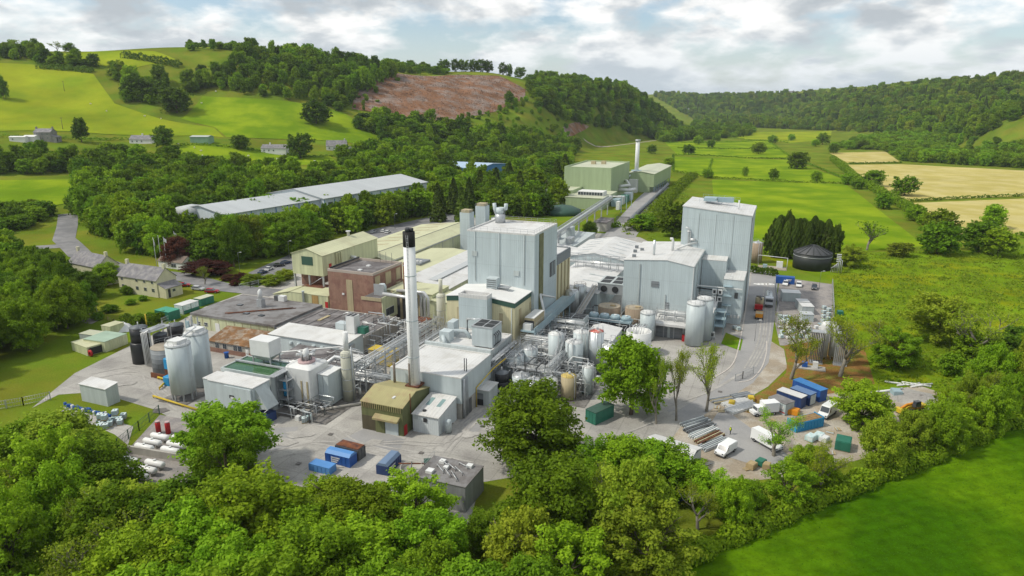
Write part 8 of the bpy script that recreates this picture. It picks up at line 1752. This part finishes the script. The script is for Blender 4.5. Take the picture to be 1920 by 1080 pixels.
MIXB = protos(('round', 'oak'), ('spruce', 'needle'), ('oval', 'mid'), ('round', 'dark'), ('round', 'mid'), ('oval', 'oak'), ('bush', 'olive'))
MIXC = protos(('round', 'ash'), ('bush', 'mid'), ('bush', 'ash'), ('oval', 'ash'))
far_wood('belt_woodland', rest, MIXA, (11, 16), (10, 13), 1)
far_wood('hill_woodland', np.concatenate([spts([(470, 105), (560, 108), (660, 125), (745, 142), (690, 175), (660, 205), (640, 215), (560, 190), (470, 180), (400, 172), (340, 180), (350, 150), (400, 135)], 11, 600, 960, 2), spts([(215, 150), (300, 150), (340, 175), (300, 200), (230, 195)], 13, 600, 800, 3)]), MIXA, (13, 20), (11, 15), 2)
far_wood('ridge_woodland', spts([(985, 155), (1010, 150), (1100, 157), (1180, 172), (1250, 205), (1320, 258), (1250, 268), (1190, 255), (1150, 245), (1100, 238), (1050, 225), (1010, 205), (992, 185)], 10.5, 850, 1500, 4), MIXA, (12, 18), (11, 15), 3)
far_wood('slope_woodland', spts([(665, 240), (690, 222), (760, 232), (800, 240), (860, 245), (960, 262), (1050, 262), (1085, 280), (1060, 310), (960, 315), (860, 312), (760, 295), (700, 262)], 11, 560, 1000, 5), MIXA, (12, 18), (10, 14), 4)
far_wood('valley_forest', spts([(1225, 180), (1400, 182), (1600, 174), (1800, 158), (1990, 146), (2100, 150), (2100, 300), (1900, 270), (1800, 262), (1700, 252), (1500, 243), (1320, 236)], 15, 900, 3400, 6), MIXB, (14, 22), (14, 19), 5)
far_wood('valley_scrub', spts([(1560, 278), (1620, 262), (1700, 252), (1800, 262), (1900, 268), (2100, 290), (2100, 345), (1920, 316), (1690, 303), (1660, 282)], 10, 600, 1400, 7), MIXC, (7, 12), (10, 14), 6)
far_wood('valley_scrub', spts([(1300, 236), (1340, 240), (1420, 246), (1400, 256), (1330, 262), (1310, 268)], 16, 1000, 2200, 8), MIXA, (10, 16), (12, 16), 7)
far_wood('skyline_wood', np.concatenate([spts([(350, 90), (440, 92), (440, 96), (350, 95)], 10, 800, 960, 9), spts([(690, 125), (840, 137), (840, 143), (690, 133)], 12, 850, 1100, 10), spts([(-60, 98), (90, 98), (70, 112), (-60, 115)], 12, 700, 900, 11), spts([(60, 112), (180, 122), (180, 130), (60, 122)], 9, 650, 900, 12), spts([(440, 95), (560, 108), (520, 128), (440, 110)], 12, 780, 980, 13)]), MIXA, (8, 13), (9, 13), 8)
far_wood('felled_slope_scrub', np.concatenate([spts([(880, 218), (985, 195), (1040, 205), (1080, 240), (1060, 262), (940, 255)], 16, 700, 1100, 14), spts([(700, 150), (760, 140), (780, 200), (700, 205)], 38, 700, 1100, 15), spts([(655, 160), (690, 150), (690, 215), (655, 210)], 13, 700, 1000, 16), spts([(690, 208), (760, 218), (840, 225), (900, 214), (990, 185), (1000, 200), (900, 228), (840, 238), (700, 224)], 12, 650, 1100, 17), spts([(930, 210), (1050, 225), (1060, 262), (930, 255)], 20, 700, 1100, 18)]), MIXC, (3, 8), (4, 7), 9)
# ------------------------------------------------------------------ hedges: leaf clumps along a line
def hedge(label, pts, w, h, leaf='oak', lsize=0.5, dens=9, px=True, group=None):
    P_ = [T(a, b) for a, b in pts] if px else [np.array([a, b, float(H(a, b))]) for a, b in pts]
    r = np.random.default_rng(len(label)+abs(int(pts[0][0]))); C = []; Nn = []
    for a, b in zip(P_[:-1], P_[1:]):
        L = np.hypot(*(b-a)[:2]); n = int(L*dens); t = r.random(n); ang = r.uniform(0, math.pi, n); k = 0.7+0.3*r.random(n)
        bulge = 1+0.18*np.sin(t*L*0.9+1)+0.15*np.sin(t*L*0.37)
        d = (b-a)[:2]/max(L, 1e-6); nn = np.array([-d[1], d[0]]); xy = a[None, :2]+(b-a)[None, :2]*t[:, None]; o = np.cos(ang)*k*w/2*bulge
        x, y = xy[:, 0]+nn[0]*o, xy[:, 1]+nn[1]*o; z = H(x, y)+np.sin(ang)**0.6*k*h*bulge
        C.append(np.stack([x, y, z], 1)); Nn.append(np.stack([nn[0]*np.cos(ang), nn[1]*np.cos(ang), np.sin(ang)], 1)+r.normal(size=(n, 3))*.5)
    C = np.concatenate(C); Nn = np.concatenate(Nn); c0 = P_[0].copy()
    V, F = quads(C-c0, Nn, lsize*(.6+.8*r.random(len(C))), r); o = link('hedge', np_mesh('hedge', V, F, np.clip(.5+.3*r.normal(size=len(C)), 0, 1)), None, LEAF[leaf]); o.location = c0
    return tag(o, label, 'hedge', group)
for i, (px, py, h, w) in enumerate(((1385, 233, 15, 26), (1362, 236, 13, 22), (1450, 254, 12, 22), (1592, 264, 12, 26), (1618, 262, 13, 28), (1485, 251, 11, 18), (1345, 252, 12, 20), (1565, 270, 12, 24), (1530, 262, 10, 18), (1310, 255, 13, 26), (1660, 362, 10, 34), (1720, 385, 9, 36), (1590, 325, 9, 24))):
    nt(px, py, h, w, 'round', ('mid', 'oak', 'ash')[i % 3], ('%s rounded tree on the hedge lines at the valley field edges' % ('mid green', 'dark green', 'bright green')[i % 3]), group='%s hedge line trees of the valley' % ('mid green', 'dark green', 'bright green')[i % 3], ymin=250)
vh = 'hedges between the valley pastures'; vl = 'thin dark hedge line between the green valley pastures'
for pts in ([(1300, 291), (1400, 297), (1488, 299)], [(1262, 322), (1330, 334), (1470, 342), (1600, 346)], [(1250, 268), (1330, 268), (1440, 264), (1485, 265)], [(1262, 292), (1300, 291)], [(1485, 299), (1520, 310), (1600, 343)], [(1335, 300), (1325, 333)], [(1440, 265), (1490, 300)], [(1330, 256), (1400, 262), (1480, 268)], [(1262, 292), (1262, 322)], [(1270, 278), (1380, 280), (1460, 279)]): hedge(vl, pts, 2.2, 1.8, 'oak', .55, 8, group=vh)
hedge('tall leafy hedge between pasture and hay fields', [(1560, 300), (1600, 335), (1650, 365), (1700, 395), (1735, 425)], 6, 5, 'mid', .6, 40)
hedge('hedge between the two nearer hay fields', [(1700, 379), (1800, 373), (1960, 366)], 2.5, 2, 'oak', .5, 12)
hedge('low hedge along the near edge of the hay field', [(1800, 452), (1960, 444)], 3, 2.5, 'oak', .5, 14)
hedge('hedge between the far hay fields', [(1590, 308), (1690, 306)], 2.5, 2, 'oak', .6, 10)
hedge('hedge below the hill farms', [(-50, 258), (120, 262), (250, 262)], 2.5, 2.2, 'oak', .5, 10)
hedge('hedge below the hill bungalows', [(330, 274), (480, 284), (600, 296), (660, 292)], 2.5, 2, 'oak', .5, 10)
hedge('dark hedge crossing the top of the bright hill pasture', [(70, 128), (120, 132), (175, 136)], 7, 5, 'dark', .8, 24)
hedge('bushy hedge on the upper hillside', [(230, 108), (300, 118), (340, 128)], 8, 6, 'dark', .8, 24)
hedge('clipped dark hedge in front of the pipe manifold by the domed tank', [(1406, 512), (1440, 516), (1456, 520)], 2.5, 2.6, 'dark', .35, 90)
hedge('dark garden hedge between cottage lawn and works lane', [(232, 606), (270, 614), (308, 600)], 3, 2.6, 'oak', .35, 90)
hedge('scrubby hedge on the bank between far road and pasture', [(1180, 435), (1215, 415), (1250, 375), (1275, 350), (1300, 330)], 9, 4, 'mid', .6, 40)
hedge('dark bank hedge behind the white halls', [(1120, 430), (1160, 425)], 5, 3, 'mid', .45, 60)
hedge('rough bramble strip along the foot of the field hedge', [(1235, 1075), (1400, 1003), (1560, 938), (1700, 880), (1940, 780)], 4.0, 2.6, 'mid', .26, 190)
# rough grass: upright blades over the meadow, one mass
def tufts(name, poly, n, hh, leaf, seed, clump=2.0):
    r = np.random.default_rng(seed); poly = np.array(poly); lo = poly.min(0); hi = poly.max(0); nc = int(n/14)
    cx = r.uniform(lo[0], hi[0], nc); cy = r.uniform(lo[1], hi[1], nc); k = inpoly(cx, cy, poly); cx, cy = cx[k], cy[k]; ok = np.ones(len(cx), bool)
    for e in EXCL: ok &= ~inpoly(cx, cy, e)
    cx, cy = cx[ok], cy[ok]; m = 14; s_ = r.uniform(.4, 1.6, len(cx)); x = (cx[:, None]+r.normal(size=(len(cx), m))*clump*.5).ravel(); y = (cy[:, None]+r.normal(size=(len(cx), m))*clump*.5).ravel(); sc = np.repeat(s_, m)*r.uniform(.5, 1.2, x.size)*hh
    C = np.stack([x, y, H(x, y)+sc*.45], 1); Nn = np.stack([r.normal(size=x.size), r.normal(size=x.size), r.uniform(.2, 1.2, x.size)], 1); V, F = quads(C, Nn, sc*.6, r, .55)
    return stuff(link(name, np_mesh(name, V, F, r.random(x.size)), None, LEAF[leaf]))
LEAF['grass'] = leafmat('leaf_grass', (0.13, 0.20, 0.012), (0.25, 0.285, 0.02), 0.3)
LEAF['buttercup'] = leafmat('leaf_buttercup', (0.34, 0.33, 0.01), (0.50, 0.45, 0.015), 0.2)
LEAF['brash'] = leafmat('brash', (0.16, 0.085, 0.055), (0.36, 0.28, 0.23), 0.05)
mp_ = [tuple(q) for q in zp([(1570, 480), (1740, 470), (1960, 480), (2050, 600), (1960, 700), (1800, 740), (1650, 720), (1600, 640), (1565, 600)])]
tufts('meadow_tufts', mp_, 60000, .55, 'grass', 3); tufts('meadow_flowers', [tuple(q) for q in zp([(1600, 490), (1760, 490), (1900, 520), (1850, 600), (1700, 600), (1610, 540)])], 9000, .22, 'buttercup', 4, 5.0)
tufts('bank_tufts', [tuple(q) for q in zp([(1160, 440), (1250, 350), (1300, 335), (1280, 400), (1260, 470), (1200, 445)])], 16000, .7, 'grass', 5)
tufts('verge_tufts', [tuple(q) for q in zp([(1410, 770), (1480, 715), (1482, 650), (1620, 650), (1640, 720), (1560, 735)])], 9000, .4, 'bronze', 6)
tufts('field_edge_grass', [(15, 80), (100, 128), (196, 183), (200, 190), (100, 136), (10, 84)], 12000, .6, 'grass', 8)
tufts('felling_brash', [tuple(q) for q in px_poly([(668, 158), (745, 138), (850, 141), (935, 143), (985, 168), (985, 188), (930, 210), (890, 218), (840, 228), (760, 220), (690, 210), (660, 205)])], 40000, 0.9, 'brash', 7, 6.0)
LEAF['field'] = leafmat('leaf_field', (0.045, 0.13, 0.003), (0.13, 0.25, 0.006), 0.3)
tufts('field_grass', [(18, 84), (100, 131), (150, 160), (150, 100), (90, 66), (20, 66)], 110000, .15, 'field', 9, 3.0)
# haze in the valley air
hz = MB().box(-2300, 4400, -380, 7000, -1.5, 175).build('haze', bpy.data.materials.new('valley_air')); stuff(hz)
hm = hz.data.materials[0]; hm.use_nodes = True; hm.node_tree.nodes.remove(hm.node_tree.nodes['Principled BSDF'])
pv = hm.node_tree.nodes.new('ShaderNodeVolumePrincipled'); pv.inputs['Density'].default_value = 0.00006; pv.inputs['Color'].default_value = (0.80, 0.88, 0.95, 1); pv.inputs['Anisotropy'].default_value = 0.1
hm.node_tree.links.new(pv.outputs[0], hm.node_tree.nodes['Material Output'].inputs['Volume'])
